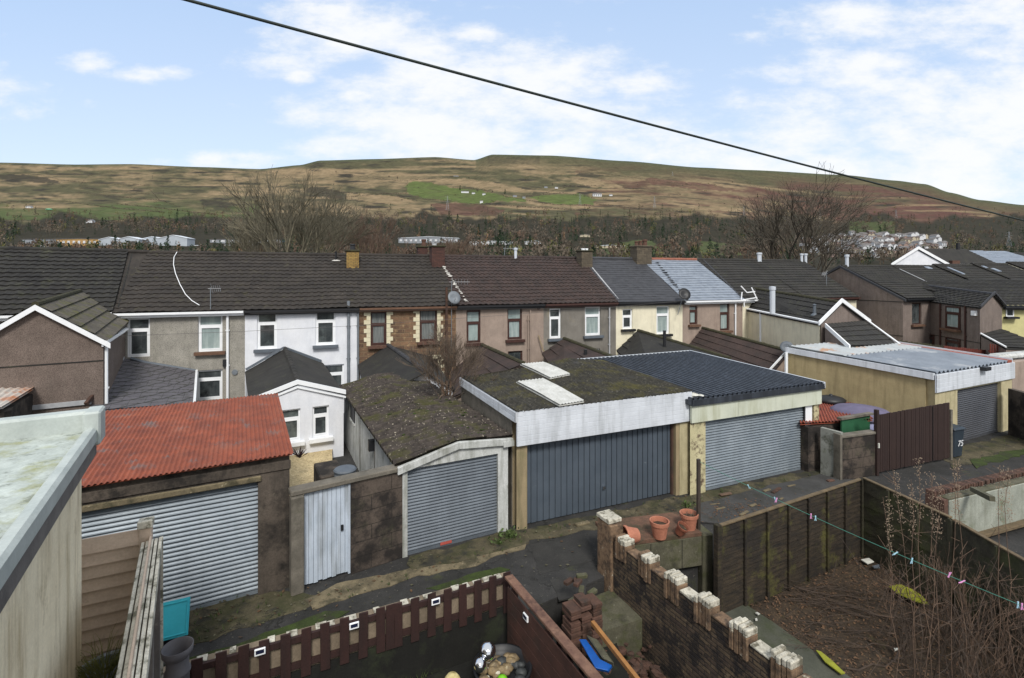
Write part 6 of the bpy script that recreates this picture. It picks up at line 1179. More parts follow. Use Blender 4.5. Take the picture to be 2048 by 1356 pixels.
for k in range(5):
    o_ = -.12+.048*k; b.hexa([f_.pt(-.9,o_,zt2-.16+.02*k), f_.pt(w_-.01*k,o_,zt2-.16+.02*k), f_.pt(w_-.01*k,o_+.035,zt2-.16), f_.pt(-.9,o_+.035,zt2-.16), f_.pt(-.9,o_,zt2+rnd.uniform(-.02,.02)), f_.pt(w_-.01*k,o_,zt2), f_.pt(w_-.01*k,o_+.035,zt2), f_.pt(-.9,o_+.035,zt2)])
b.build('top_boards', M['beige_edge'], sf, bevel=.004); b = MB(); b.box(f_, w_-.04, w_, -.13, -.1, 0, zt2); b.build('corner_strip', M['beige_edge'], sf)
# potted grass
q = PY(210,1345,5.9); pg = thing('potted_grass', 'grey tub of straggly green grass behind the beige render wall', 'plant pot', (q.x,q.y,1.1)); MB().lathe((q.x,q.y,1.1), [(.2,0),(.25,.3),(.29,q.z-1.1),(.31,q.z-1.08),(.31,q.z-1.05),(.26,q.z-1.06),(.24,q.z-1.12),(0,q.z-1.13)], 22).build('tub', M['grey_pipe'], pg, smooth=False); b = MB()
for k in range(170):
    a = rnd.uniform(0,6.28); r_ = rnd.random()*.2; p = Vector((q.x+r_*math.cos(a), q.y+r_*math.sin(a), q.z-1.12+1.1)); d = Vector((math.cos(a)*rnd.uniform(.1,.8), math.sin(a)*rnd.uniform(.1,.8), 1)); l = rnd.uniform(.18,.5); p2 = p+d*l*.6; p3 = p2+Vector((d.x*l*.5, d.y*l*.5, l*.12)); b.tube([p, p2, p3], .005, 3, .001, cap=False)
b.build('grass', M['straw'], pg)
# turquoise lidded box
q = P(336,1268); fx = F(-5.78, 8.45, 25); tb = thing('recycling_box', 'black recycling box with a tilted turquoise lid by the silver roller door', 'recycling box', fx.pt(.2,0,0)); b = MB(); b.hexa([fx.pt(-.12,0,0), fx.pt(.2,0,0), fx.pt(.2,.35,0), fx.pt(-.12,.35,0), fx.pt(-.15,-.03,.38), fx.pt(.23,-.03,.38), fx.pt(.23,.38,.38), fx.pt(-.15,.38,.38)]); b.build('box', M['black_pl'], tb, bevel=.02)
b = MB(); A, B, C, D = fx.pt(-.2,-.1,.3), fx.pt(.27,-.1,.3), fx.pt(.27,.16,.8), fx.pt(-.2,.16,.8); nn = (B-A).cross(D-A).normalized()*.03; b.hexa([A-nn,B-nn,C-nn,D-nn,A,B,C,D]); i = lambda u,v: (A.lerp(B,u)).lerp(D.lerp(C,u),v)
for (u0,u1,v0,v1) in ((.04,.09,.05,.95),(.91,.96,.05,.95),(.09,.91,.05,.1),(.09,.91,.9,.95)): b.hexa([i(u0,v0)+nn*.05,i(u1,v0)+nn*.05,i(u1,v1)+nn*.05,i(u0,v1)+nn*.05,i(u0,v0)+nn*.5,i(u1,v0)+nn*.5,i(u1,v1)+nn*.5,i(u0,v1)+nn*.5])
b.build('lid', M['teal'], tb, bevel=.008)
# clay chimney pot
q = PY(355,1292,6.3); cp_ = thing('clay_chimney_pot', 'tall grey clay chimney pot standing at the left end of the picket fence', 'chimney pot', (q.x,q.y,-.5)); MB().lathe((q.x,q.y,0), [(.13,-.5),(.13,q.z-.35),(.145,q.z-.33),(.145,q.z-.3),(.125,q.z-.28),(.125,q.z-.14)], 24).build('shaft', M['clay_grey'], cp_, smooth=True); MB().lathe((q.x,q.y,q.z), [(.125,-.14),(.17,-.08),(.175,.0),(.165,.0),(.15,-.05),(.1,-.09),(.09,-.3),(0,-.3)], 24).build('rim', M['clay_grey'], cp_, smooth=True)
# ------------------------------------------------------------------ retaining wall and picket fence
pA, pB = Vector((-5.4,6.77,0)), Vector((-.1,9.27,0)); fP, wP = between(pA, pB)
rw_ = thing('retaining_wall', 'pale rendered retaining wall behind the dark red picket fence', 'wall', fP.pt(wP/2,0,-.5)); MB().box(fP, 0, wP+.1, .06, .24, -1.2, .76).build('wall', mat('pale_brown_render', (136,122,104), (106,95,80), 2, .95, .5, 25, stain=((70,66,52), 2, .54, .7, .8)), rw_, bevel=.02)
MB().box(fP, -.05, wP+.1, .0, .05, -1.2, .24).build('wall_base', M['soil'], rw_)
b = MB()
for k in range(26):
    s = wP*(k+rnd.random()*.5)/26
    if rnd.random() < .45: b.box(fP, s, s+rnd.uniform(.08,.2), .06-.004, .2, .762, .775+rnd.random()*.02)
b.build('chipped_top', M['brick_white'], rw_)
pk = thing('picket_fence', 'dark red brown picket fence along the top of the sunken dark yard', 'fence', fP.pt(wP/2,0,-.5)); ts = []
for k in range(21): ts.append((k+.15)*wP/20.4)
ts.insert(13, ts[12]+.155); 
for t in ts:
    tl = rnd.uniform(-.012,.012); MB().hexa([fP.pt(t,-.03,.16), fP.pt(t+.145,-.03,.16), fP.pt(t+.145,-.008,.16), fP.pt(t,-.008,.16), fP.pt(t+tl,-.03,.9), fP.pt(t+.145+tl,-.03,.9+rnd.uniform(-.02,.02)), fP.pt(t+.145+tl,-.008,.9), fP.pt(t+tl,-.008,.9)]).build('picket', M['picket'], pk, bevel=.004)
for z in (.3,.7): MB().box(fP, 0, wP, -.006, .045, z, z+.09).build('rail', M['picket'], pk)
def solar(q, f, lb):
    r = thing('solar_light', lb, 'solar light', q, 'solar lights on the garden fences'); s = (q.x-f.o[0])*f.c+(q.y-f.o[1])*f.n; d = -(q.x-f.o[0])*f.n+(q.y-f.o[1])*f.c; z = q.z
    MB().box(f, s-.075, s+.075, d-.03, d, z-.05, z+.05).build('case', WB, r, bevel=.006); MB().box(f, s-.055, s+.055, d-.034, d-.031, z-.02, z+.035).build('solar_panel', mat('dark_blue_solar_cell', (32,38,62), (26,30,52), 5, .2, 0), r)
for (x, y), lb in (((520,1302),'white solar light on the picket fence, leftmost of the three'), ((708,1250),'white solar light on the double picket in the middle of the fence'), ((871,1202),'white solar light on the picket fence, rightmost of the three')):
    s, z = fP.px(x, y, -.04); solar(fP.pt(s,-.04,z), fP, lb)
# plank fence running towards us
qA, qB = PY(1018,1157,9.0), PY(1190,1356,6.76); f_, w_ = between(qB, qA); pf = thing('plank_fence', 'brown horizontal plank fence with a weathered top rail between yard and passage', 'fence', f_.pt(w_/2,0,-.5)); zt = (qA.z+qB.z)/2; L0 = -1.6
for k in range(7): MB().hexa([f_.pt(L0,-.0+.012,zt-.3-.2*k-.03), f_.pt(w_,.012,zt-.3-.2*k-.03), f_.pt(w_,.035,zt-.3-.2*k-.03), f_.pt(L0,.035,zt-.3-.2*k-.03), f_.pt(L0,.012,zt-.14-.2*k), f_.pt(w_,.012,zt-.14-.2*k), f_.pt(w_,.035,zt-.14-.2*k), f_.pt(L0,.035,zt-.14-.2*k)]).build('plank', M['plank'], pf, bevel=.004)
for k in range(4): a = w_-.1-k*1.15; MB().box(f_, a-.09, a, -.085, .01, -.55, zt-.03).build('post', M['plank'], pf, bevel=.006)
MB().box(f_, L0, w_+.06, -.1, .06, zt-.03, zt+.02).build('top_rail', M['weathered_top'], pf, bevel=.008)
fl = F(*f_.pt(0,.036,0)[:2], f_.yaw+180); s, z = fl.px(1053,1234,0); q = fl.pt(s,0,z); solar(q, fl, 'small white solar light on the brown plank fence')
b = MB()
for k in range(9): a = -1.0+k*.3; b.box(f_, a-.09, a+.03, -.14, -.11, -.5, .74+.0*k)
b.build('palings', M['picket'], pf)
# black tub with pebbles and mirrored balls
q = PY(1005,1333,8.2); tu = thing('pebble_tub', 'round black tub of mixed pebbles in the dark yard', 'planter', (q.x,q.y,-.5)); rt_ = .46; MB().lathe((q.x,q.y,0), [(.34,-.5),(.42,-.2),(rt_,q.z-.02),(rt_+.03,q.z),(rt_+.03,q.z+.03),(rt_-.01,q.z+.03),(rt_-.03,q.z-.06),(.3,q.z-.14),(0,q.z-.12)], 30).build('tub', M['black_pl'], tu, smooth=True)
for m_, n_, s_, nm in ((M['pebble'],26,.075,'pebble'),(M['pebble_w'],26,.03,'white_pebble'),(M['pebble_d'],14,.07,'dark_pebble')):
    for k in range(n_): a = rnd.uniform(0,6.28); r_ = rt_*.8*rnd.random()**.5; MB().ball((q.x+r_*math.cos(a)*.95, q.y+r_*math.sin(a)-.02, q.z-.1+rnd.random()*.05), s_*rnd.uniform(.6,1.3), 8, (1.3,1,.75), .06).build(nm, m_, tu, smooth=True)
MB().ball((q.x+.0,q.y-.22,q.z-.02), .07, 10, (1.2,1,.8)).build('green_pebble', M['pebble_g'], tu, smooth=True)
for (x, y, r_, lb) in ((975,1303,.14,'larger mirrored steel ball on the rim of the pebble tub'),(960,1330,.105,'smaller mirrored steel ball at the left of the pebble tub')):
    p = PY(x, y, 7.9 if r_ < .13 else 8.1); tag(MB().ball(p, r_, 26).build('mirror_ball', M['chrome'], smooth=True), lb, 'garden ornament')
p = PY(905,1350,7.9); tag(MB().ball(p-Vector((0,0,.1)), .13, 12, (1.1,.8,1), .05).build('painted_stone', mat('yellow_white_stone', (196,186,140), (150,130,70), 9, .8, .2), smooth=True), 'yellow and white painted stone at the bottom of the dark yard', 'stone')
b = MB()
for k in range(380):
    s = rnd.uniform(.6, wP); d = -rnd.random()**2*1.2-.02; p = fP.pt(s, d, -.5); l = rnd.uniform(.03,.14); a = rnd.uniform(0,6.28)
    if nz3(s*1.3, d*2) > 0: b.tube([p, p+Vector((math.cos(a)*l*.5, math.sin(a)*l*.5, l))], .006, 3, .001, cap=False)
struct(b.build('yard_weeds', M['leaf']), 'stuff')
# ------------------------------------------------------------------ brick garden wall with raised brick groups
bA, bB = Vector((1.95,10.75,0)), Vector((3.92,6.8,0)); f_, w_ = between(bA, bB); w_ += 3.2; fK = f_; ZK = .84   # s towards us, d to the right(-)
bw = thing('brick_garden_wall', 'weathered brown brick wall with white painted raised groups of bricks along its top', 'wall', f_.pt(w_/2,0,-.9))
MB().box(f_, .02, w_, -.0, .215, -1.2, ZK).build('brickwork', M['brick'], bw)
per = (w_-3.2)/6.25; b = None
for k in range(14):
    s0 = .45+k*per
    if s0 > w_-.4: break
    for j in range(4):
        a = s0+j*.085; zt = ZK+.2+rnd.uniform(-.03,.02); o_ = rnd.uniform(-.015,.012); MB().box(f_, a, a+.075, -.03+o_, .225+o_, ZK-.26+rnd.uniform(-.02,.02), zt-.11).build('soldier_brick', M['brick_side'], bw, bevel=.008); MB().box(f_, a+.001, a+.074, -.032+o_, .227+o_, zt-.109, zt).build('raised_brick', M['brick_white'] if j > 0 or rnd.random() < .5 else M['brick_side'], bw, bevel=.014)
    MB().box(f_, s0+.36, s0+per-.03, -.01, .22, ZK+.001, ZK+.03+rnd.uniform(0,.02)).build('painted_top', M['brick_side'] if rnd.random() < .5 else M['brick_white'], bw, bevel=.008)
MB().box(f_, -.12, .36, -.06, .27, -1.2, ZK+.32).build('end_pier', M['brick_side'], bw, bevel=.015); MB().box(f_, -.14, .3, -.07, .28, ZK+.33, ZK+.42).build('pier_cap', M['brick_white'], bw, bevel=.015)
# broken brick pier, rubble and step
fJ = F(1.05, 8.9, 26); bp = thing('broken_brick_pier', 'broken brick pier beside the plank fence at the end of the lane paving', 'pier', fJ.pt(.2,0,-.5))
z = -1.0
while z < .42:
    off = 0 if int(z*100/8) % 2 else .11
    for a in (0,.23,.46):
        if z > .1 and rnd.random() < .3: continue
        MB().box(fJ, a+rnd.uniform(-.02,.02), a+.21, rnd.uniform(-.04,.02), .3, z, z+.068).build('brick', M['brick_red'] if rnd.random() < .5 else M['brick_loose'], bp, bevel=.006)
    z += .078
for k in range(7): a = rnd.uniform(.3,1.0); zz = rnd.uniform(.1,.6); MB().box(F(*fJ.pt(a,.25+rnd.random()*.5,0)[:2], rnd.uniform(0,90)), 0, .21, 0, .1, zz-.07, zz).build('loose_brick', M['brick_loose'] if k % 2 else M['mossy_conc'], bp, bevel=.01)
struct(MB().prism([(1.0,9.9,-1.2),(2.1,10.5,-1.2),(2.5,9.6,-1.2),(1.3,9.1,-1.2)], (0,0,1.0)).build('step', M['mossy_conc'])); 
b = MB()
for k in range(240):
    u, v = rnd.random(), rnd.random(); x = 1.0+u*1.6+v*.9*.5; y = 9.4-v*3.2+u*.1; 
    if x > fK.pt((9.9-y)*1.1,.2,0).x+1.4: continue
    b.ball((x, y, -.78+rnd.random()*.25), rnd.uniform(.03,.12), 6, (1.3,1,.7), .35)
struct(b.build('rubble', M['brick_loose']), 'stuff')
q0, q1 = PY(1185,1245,8.75), PY(1272,1356,7.5); tag(MB().tube([q0, q1+(q1-q0)*.3], .05, 4).build('timber_plank', M['timber_new'], bevel=.004), 'orange brown timber plank lying on the rubble beside the brick wall', 'plank')
b = MB(); pts = [PY(1158,1278,8.5), PY(1172,1278,8.6), PY(1200,1318,8.0), PY(1224,1330,7.9), PY(1216,1341,7.7), PY(1190,1335,7.7)]; b.prism(pts, (0.02,.05,-.08)); tag(b.build('blue_plastic', M['blue_pl'], bevel=.01), 'bright blue plastic edge sticking out of the rubble', 'plastic sheet')
b = MB(); pts = [PY(1172,1268,8.6), PY(1195,1278,8.5), PY(1228,1325,7.95), PY(1205,1315,8.05)]; b.prism(pts, (.02,.05,-.12)); tag(b.build('concrete_lump', M['mossy_conc'], bevel=.02), 'lump of broken concrete on top of the blue plastic', 'rubble')
# ------------------------------------------------------------------ concrete outhouse with pots on top
fO, wO = between((2.15,10.55), (4.28,11.05)); oh = thing('concrete_outhouse', 'mossy concrete slab roofed outhouse with a dark doorway under the terracotta pots', 'outhouse', fO.pt(wO/2,.3,-.95)); zr = .72
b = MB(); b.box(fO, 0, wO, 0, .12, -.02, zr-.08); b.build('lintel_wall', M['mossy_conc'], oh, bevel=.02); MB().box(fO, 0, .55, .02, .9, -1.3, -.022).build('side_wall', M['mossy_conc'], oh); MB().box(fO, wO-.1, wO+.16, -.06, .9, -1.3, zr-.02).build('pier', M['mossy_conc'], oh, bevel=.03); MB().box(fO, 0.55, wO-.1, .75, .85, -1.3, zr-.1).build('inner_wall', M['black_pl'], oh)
MB().box(fO, -.0, wO-.1, .0, 1.0, zr-.075, zr-.0).build('roof_slab', mat('brown_gritty_slab', (112,82,66), (84,66,54), 8, .95, .9, 20, stain=((62,60,44), 2, .5, .62, .8)), oh); 
for a in (0.02, .85, 1.6): MB().box(fO, a, a+.012, -.006, 0, .0, zr-.1).build('block_joint', M['soil'], oh)
def pot(q, r_, h, m_, lb, ax=(0,0,1), soil=True, plant=False):
    t = thing('terracotta_pot', lb, 'flower pot', q, 'terracotta pots on the outhouse'); MB().lathe(q, [(0,.0),(r_*.68,0),(r_*.9,h*.78),(r_*1.0,h*.78),(r_*1.03,h),(r_*.92,h),(r_*.86,h*.8),(r_*.66,h*.12),(0,h*.1)], 24, ax).build('pot', m_, t, smooth=False)
    if soil: MB().lathe(Vector(q)+Vector(ax).normalized()*h*.72, [(r_*.85,0),(0,.01)], 20, ax).build('soil', M['litter'], t)
    if plant:
        b = MB()
        for k in range(30): p = Vector(q)+Vector((rnd.gauss(0,r_*.4), rnd.gauss(0,r_*.4), h*.75)); b.tube([p, p+Vector((rnd.gauss(0,.06), rnd.gauss(0,.06), rnd.uniform(.03,.14)))], .005, 3, .002)
        b.build('dead_plant', M['twig_warm'], t)
q = P(1319,1074,zr); pot(q, .205, .36, M['terracotta'], 'upright empty terracotta pot on the outhouse roof'); q = P(1352,1068,zr+.02); pot(q+Vector((.06,.0,.02)), .13, .22, M['terracotta_old'], 'small dark terracotta pot tilted against the upright pot', (.35,-.3,.8)); q = P(1378,1056,zr); pot(q, .2, .34, M['terracotta'], 'terracotta pot with dry plant stems beside the steel post', plant=True)
q = P(1270,1086,zr); pot(q+Vector((.04,0,.17)), .2, .33, M['terracotta'], 'terracotta pot lying on its side at the left end of the outhouse', (-1,-.35,.12), soil=False)
for k, (x, y, lb) in enumerate(((1165,1050,'pale flat stone at the foot of the blue grey garage door'),(1350,1037,'pale kerb stone behind the terracotta pots'))):
    q = P(x, y); tag(MB().box(F(q.x,q.y,24), -.2, .2, -.06, .06, 0, .07).build('kerb_stone', M['apron_pale'], bevel=.02), lb, 'stone')
# clothes post
q = PY(1397,918,11.2); cpst = tag(MB().box(F(q.x,q.y,20), -.035, .035, -.035, .035, -1.3, q.z).build('clothes_post', mat('dark_brown_metal', (72,64,56), (54,48,44), 3, .6, .1), bevel=.005), 'tall dark square post holding the green clothes line', 'post'); ptop = q
tag(MB().box(F(q.x,q.y,20), -.04, .04, -.04, .04, q.z, q.z+.03).build('post_cap', M['pale_bit']), 'pale cap on the tall clothes post', 'cap') if False else MB().box(F(q.x,q.y,20), -.04, .04, -.04, .04, q.z, q.z+.03)
# ------------------------------------------------------------------ garden fences
def lap_fence(A, B, z0, zA, zB, mt, lb, nb, npost, side=1, nm='lap_panel_fence', topm=None, ext_=0):
    f, w_ = between(A, B); w_ += ext_; r = thing(nm, lb, 'fence', f.pt(w_/2,0,z0)); h = 0; b = MB()
    for k in range(nb):
        t0, t1 = k/nb, (k+1.25)/nb; pts = []
        m_ = 10; 
        for i in range(m_):
            s0, s1 = w_*i/m_, w_*(i+1)/m_; za, zb_ = (zA+(zB-zA)*i/m_), (zA+(zB-zA)*(i+1)/m_); wv = rnd.uniform(-.012,.012); 
            lo0, lo1 = z0+(za-z0)*t0, z0+(zb_-z0)*t0; hi0, hi1 = z0+(za-z0)*min(1,t1), z0+(zb_-z0)*min(1,t1)
            b.hexa([f.pt(s0,-.024,lo0+wv), f.pt(s1,-.024,lo1+wv), f.pt(s1,-.006,lo1), f.pt(s0,-.006,lo0), f.pt(s0,.0,hi0), f.pt(s1,.0,hi1), f.pt(s1,.014,hi1), f.pt(s0,.014,hi0)])
    b.build('lap_boards', mt, r)
    for i in range(npost+1):
        s = w_*i/npost; zt = zA+(zB-zA)*i/npost; MB().box(f, s-.03, s+.03, -.075, -.026, z0-.2, zt-.0).build('batten', M['panel'] if side else mt, r, bevel=.005)
    MB().hexa([f.pt(0,-.05,zA), f.pt(w_,-.05,zB), f.pt(w_,.04,zB), f.pt(0,.04,zA), f.pt(0,-.05,zA+.035), f.pt(w_,-.05,zB+.035), f.pt(w_,.04,zB+.035), f.pt(0,.04,zA+.035)]).build('capping_rail', topm or M['panel_top'], r, bevel=.006)
    return f, w_
FA, FB = Vector((4.46,10.75,0)), Vector((9.2,13.2,0)); fL, wL = lap_fence(FA, FB, -1.0, 1.0, 1.0, M['panel'], 'dark mossy lap board fence at the back of the brown garden', 15, 7)
tag(MB().box(fL, -.16, -.04, -.1, .03, -1.3, 1.08).build('timber_post', M['panel'], bevel=.01), 'dark square timber post at the left end of the lap board fence', 'post')
SA, SB_ = Vector((9.25,13.15,0)), Vector((9.75,11.1,0)); lap_fence(SA, SB_, -1.0, 1.05, 1.0, M['panel_green'], 'green algae covered fence panel, left of the two side panels', 6, 3, 0, 'side_panel_fence'); lap_fence(Vector((9.76,11.05,0)), Vector((9.78,8.0,0)), -1.0, .98, .92, M['panel_green'], 'mossy side fence panel behind the brambles', 6, 3, 0, 'side_panel_fence')
# garden ground
GP = [(2.25,10.9),(4.4,11.0),(9.2,13.3),(9.8,11.0),(9.9,-4),(2.0,-4)]
struct(MB().prism([(x,y,-1.25) for x,y in GP], (0,0,.23)).build('garden_ground', M['litter']))
b = MB(); nx, ny = 60, 90
def gz(x, y): return -.97+.06*nz3(x*.8, y*.8, 3)+.03*nz3(x*3, y*3, 5)
for j in range(ny+1):
    for i in range(nx+1):
        y = 3.5+9.6*j/ny; x0 = 4.75+.0*y+max(0,(9.5-y)*.42) if False else 4.9; xr = 9.85; x = x0+(xr-x0)*i/nx
        if y > 10.7: x = max(x, 4.7+(y-10.7)*1.93)
        b.v.append(Vector((x, y, gz(x, y))))
for j in range(ny):
    for i in range(nx): k = j*(nx+1)+i; b.f.append((k, k+1, k+nx+2, k+nx+1))
struct(b.build('garden_litter_bed', M['litter'], smooth=True))
pthA = [P(x, y, -.93)[:2] for x, y in ((1425,1222),(1480,1203),(1545,1245),(1700,1356),(1900,1500),(1700,1600),(1500,1356))]
struct(MB().prism([(x,y,-1.1) for x,y in pthA], (0,0,.19)).build('garden_path', M['path']))
b = MB(); lf = []
for k in range(5200):
    x, y = rnd.uniform(4.6,9.8), rnd.uniform(6.2,13.1)
    q = Vector((x, y, 0)); l = (y-10.75)-(x-4.46)*.517
    if l > -.05: continue
    u = (x/y); px = 1024+1000*u
    if px < 1480+(0 if y > 10.4 else (10.4-y)*95): continue
    z = gz(x,y)+.005+rnd.random()*.03; a = rnd.uniform(0,6.28); s = rnd.uniform(.012,.04); d1 = Vector((math.cos(a),math.sin(a),rnd.uniform(-.5,.5)))*s; d2 = Vector((-math.sin(a),math.cos(a),rnd.uniform(-.5,.5)))*s*.6; c = Vector((x,y,z)); b.add([c-d1, c+d2, c+d1, c-d2], [(0,1,2,3)])
struct(b.build('fallen_leaves', mat('fallen_leaves', (112,86,62), (66,50,40), 14, .9, .1)), 'stuff')
# cut branches lying on the litter
def lying(x0, y0, x1, y1, r_, n=6, tw=5):
    A, B = P(x0,y0,-.9), P(x1,y1,-.9); pts = [A.lerp(B, k/n)+Vector((rnd.gauss(0,.04), rnd.gauss(0,.05), rnd.uniform(0,.06))) for k in range(n+1)]; b = MB(); b.tube(pts, r_, 5, r_*.35)
    for k in range(tw): p = pts[rnd.randint(1,n)]; d = (B-A).normalized(); v = Vector((rnd.gauss(0,.3), rnd.gauss(0,.3), rnd.uniform(0,.12))); b.tube([p, p+d*rnd.uniform(.2,.5)+v*.5, p+d*rnd.uniform(.5,.8)+v], r_*.4, 3, r_*.15)
    return b
BL_ = [((1655,1216,1560,1168,.014),'short curved branch on the leaf litter'),((1740,1240,1650,1212,.02),'forked branch in the middle of the leaf litter'),((1600,1185,1800,1205,.018),'long branch running across the leaf litter'),((1870,1260,1660,1205,.026),'thickest cut branch lying on the leaf litter'),((1590,1175,1760,1190,.012),'thin branch at the back of the leaf litter'),((1800,1300,1650,1290,.012),'thin stick near the front of the leaf litter'),((1790,1325,1830,1240,.014),'stick pointing away from us at the right of the litter'),((1700,1350,1830,1310,.016),'branch near the bottom edge of the garden')]
for (x0,y0,x1,y1,r_), lb in BL_: tag(lying(x0,y0,x1,y1,r_).build('cut_branch', M['twig_dark']), lb, 'branch')
b = MB()
for k in range(130):
    x, y = rnd.uniform(1560,1900), rnd.uniform(1165,1300); l = rnd.uniform(20,90); a = rnd.gauss(.15,.25); p = P(x,y,-.9)+Vector((0,0,rnd.random()*.08)); q = P(x+l*math.cos(a), y+l*math.sin(a), -.9)+Vector((0,0,rnd.random()*.1)); b.tube([p, p.lerp(q,.5)+Vector((0,rnd.gauss(0,.03),.02)), q], .006, 3, .003)
struct(b.build('twig_litter', M['twig_dark']), 'stuff')
# bramble and dead weed stems
bi = 0; WL = ['tallest dry weed with a feathery seed head before the brown gate','dry weed stem with a pale seed head left of the brick coping','thin dry weed stem in front of the white wall','dry weed with a drooping head near the side fence','dry reddish weed stem beside the side fence panel','dry weed stem in front of the bin','dry weed stem rising before the red brick coping','short dry weed beside the corner of the fences','bent dry weed before the dark gate','dry weed stem at the right edge']
for i, (xb, xt, yt) in enumerate(((1855,1838,915),(1885,1862,930),(1900,1915,905),(1830,1822,950),(1858,1880,960),(1935,1912,925),(1990,2005,930),(1800,1775,990),(1845,1790,905+35),(2025,2015,925))):
    Y = rnd.uniform(7.9,8.8) if i != 2 else 8.6; base = Vector(((xb-1024)/1000*Y, Y, -.95)); top = PY(xt, yt+rnd.uniform(0,15), Y+.2); r = thing('dry_weed', WL[i], 'weed', base); b = MB(); pts = [base.lerp(top, k/6)+Vector((rnd.gauss(0,.03), rnd.gauss(0,.03), 0)) for k in range(7)]; b.tube(pts, .008, 4, .003)
    for k in range(16): t = rnd.uniform(.25,.98); p = base.lerp(top, t); d = Vector((rnd.gauss(0,.14), rnd.gauss(0,.1), rnd.uniform(.03,.18))); b.tube([p, p+d*.6, p+d], .004, 3, .002)
    b.build('stem', M['twig'], r); b = MB()
    for k in range(110): p = base.lerp(top, rnd.uniform(.76,1.0))+Vector((rnd.gauss(0,.035), rnd.gauss(0,.03), rnd.gauss(0,.02))); s = rnd.uniform(.006,.016); b.add([p, p+Vector((s,0,s)), p+Vector((0,s,s*1.5))], [(0,1,2)])
    struct(b.build('seed_head', M['seed'], r), 'stuff')
bt = thing('bramble_thicket', 'tangle of bare brown brambles filling the right corner of the garden', 'bramble', (8.6,7.9,-.95)); b = MB()
for k in range(300):
    x, y = rnd.uniform(7.2,9.7), rnd.uniform(6.0,10.3); a = rnd.uniform(0,6.28); h = rnd.uniform(.5,1.9); l = rnd.uniform(.6,1.6); p = Vector((x,y,-.95)); c = Vector((math.cos(a), math.sin(a), 0)); pts = [p, p+c*l*.25+Vector((0,0,h*.75)), p+c*l*.6+Vector((rnd.gauss(0,.08),rnd.gauss(0,.08),h)), p+c*l+Vector((rnd.gauss(0,.1),rnd.gauss(0,.1),h*.55))]; b.tube(pts, rnd.uniform(.005,.011), 3, .003)
    if rnd.random() < .7: q = pts[2]; b.tube([q, q+Vector((rnd.gauss(0,.25), rnd.gauss(0,.25), rnd.uniform(-.2,.35)))], .005, 3, .002)
b.build('canes', M['twig_dark'], bt); b = MB()
for k in range(80): p = Vector((rnd.uniform(7.9,9.7), rnd.uniform(7.2,10.6), -.95)); branchy(b, p, Vector((rnd.gauss(0,.3), rnd.gauss(0,.3), 1)), rnd.uniform(.4,.75), .009, 3, .5, .15, 2, 2, .003, 3)
b.build('fine_twigs', M['twig'], bt)
# scraps in the garden
def scrap(pts, z, m_, nm, lb, cat='litter', th=.02): b = MB(); b.prism([P(x,y,z)+Vector((0,0,rnd.random()*.03)) for x,y in pts], (0,0,th)); return tag(b.build(nm, m_), lb, cat)
scrap([(1778,1176),(1800,1171),(1825,1181),(1845,1196),(1857,1212),(1835,1207),(1812,1198),(1795,1190)], -.86, M['yellow_pl'], 'yellow_sheet', 'yellow green plastic sheet lying crumpled on the leaf litter', 'plastic sheet'); scrap([(1632,1303),(1642,1306),(1665,1325),(1690,1348),(1682,1350),(1650,1326)], -.86, M['yellow_pl'], 'yellow_strip', 'thin yellow strip near the bottom of the garden', 'plastic strip')
scrap([(1722,1122),(1738,1118),(1748,1126),(1735,1130)], -.88, M['pale_bit'], 'paper_scrap', 'pinkish paper scrap at the far corner of the garden'); scrap([(1744,1134),(1758,1131),(1760,1137),(1748,1139)], -.88, M['grey_trim'], 'grey_scrap', 'pale grey scrap next to the paper in the far garden corner')
scrap([(1788,1299),(1798,1298),(1798,1302),(1789,1303)], -.86, M['pale_bit'], 'white_peg', 'white peg dropped on the leaf litter'); scrap([(1510,1228),(1515,1226),(1520,1230),(1516,1233)], -.88, M['pale_bit'], 'white_scrap', 'small white scrap at the edge of the garden path'); scrap([(1510,1240),(1514,1238),(1515,1243),(1511,1244)], -.88, M['pale_bit'], 'white_chip', 'tiny white chip below the other scrap by the path')
# debris on the felt slab
db = [(1432,1018,1450,1014,.03,'pale stick on the felt slab'),(1420,1008,1440,1006,.02,'thin stick above the pale stick on the slab'),(1500,1012,1512,1008,.04,'orange brown shard on the slab'),(1527,982,1540,978,.04,'brick fragment on the slab near the roller door'),(1545,985,1560,976,.05,'flat reddish brick piece on the slab'),(1655,962,1667,960,.05,'pale stone by the whitish wall panel'),(1440,990,1462,986,.05,'red grey tray shaped piece on the slab'),(1575,972,1590,969,.03,'small red shard on the slab'),(1480,1030,1496,1022,.04,'brown leaf heap at the fence edge'),(1560,998,1566,995,.03,'small stone in the middle of the slab')]
for x0,y0,x1,y1,r_,lb in db: A, B = P(x0,y0,.07), P(x1,y1,.07); f_, w_ = between(A,B); tag(MB().box(f_, 0, w_, -r_, r_, .05, .05+r_*.8).build('debris_piece', rnd.choice([M['brick_loose'],M['apron_pale'],M['twig'],M['brick_red']]), bevel=.006), lb, 'debris')
b = MB()
for k in range(420):
    x, y = rnd.gauss(1480,60), rnd.gauss(1022,14)
    q = P(x, y, .06); l = (q.y-10.75)-(q.x-4.46)*.517
    if l < .12 or x > 1700: continue
    b.add([q+Vector((rnd.uniform(-.03,.03), rnd.uniform(-.03,.03), rnd.uniform(0,.02))) for _ in range(4)], [(0,1,2,3)])
struct(b.build('leaf_debris', mat('brown_debris', (128,92,62), (80,62,48), 20, .9, .1)), 'stuff')
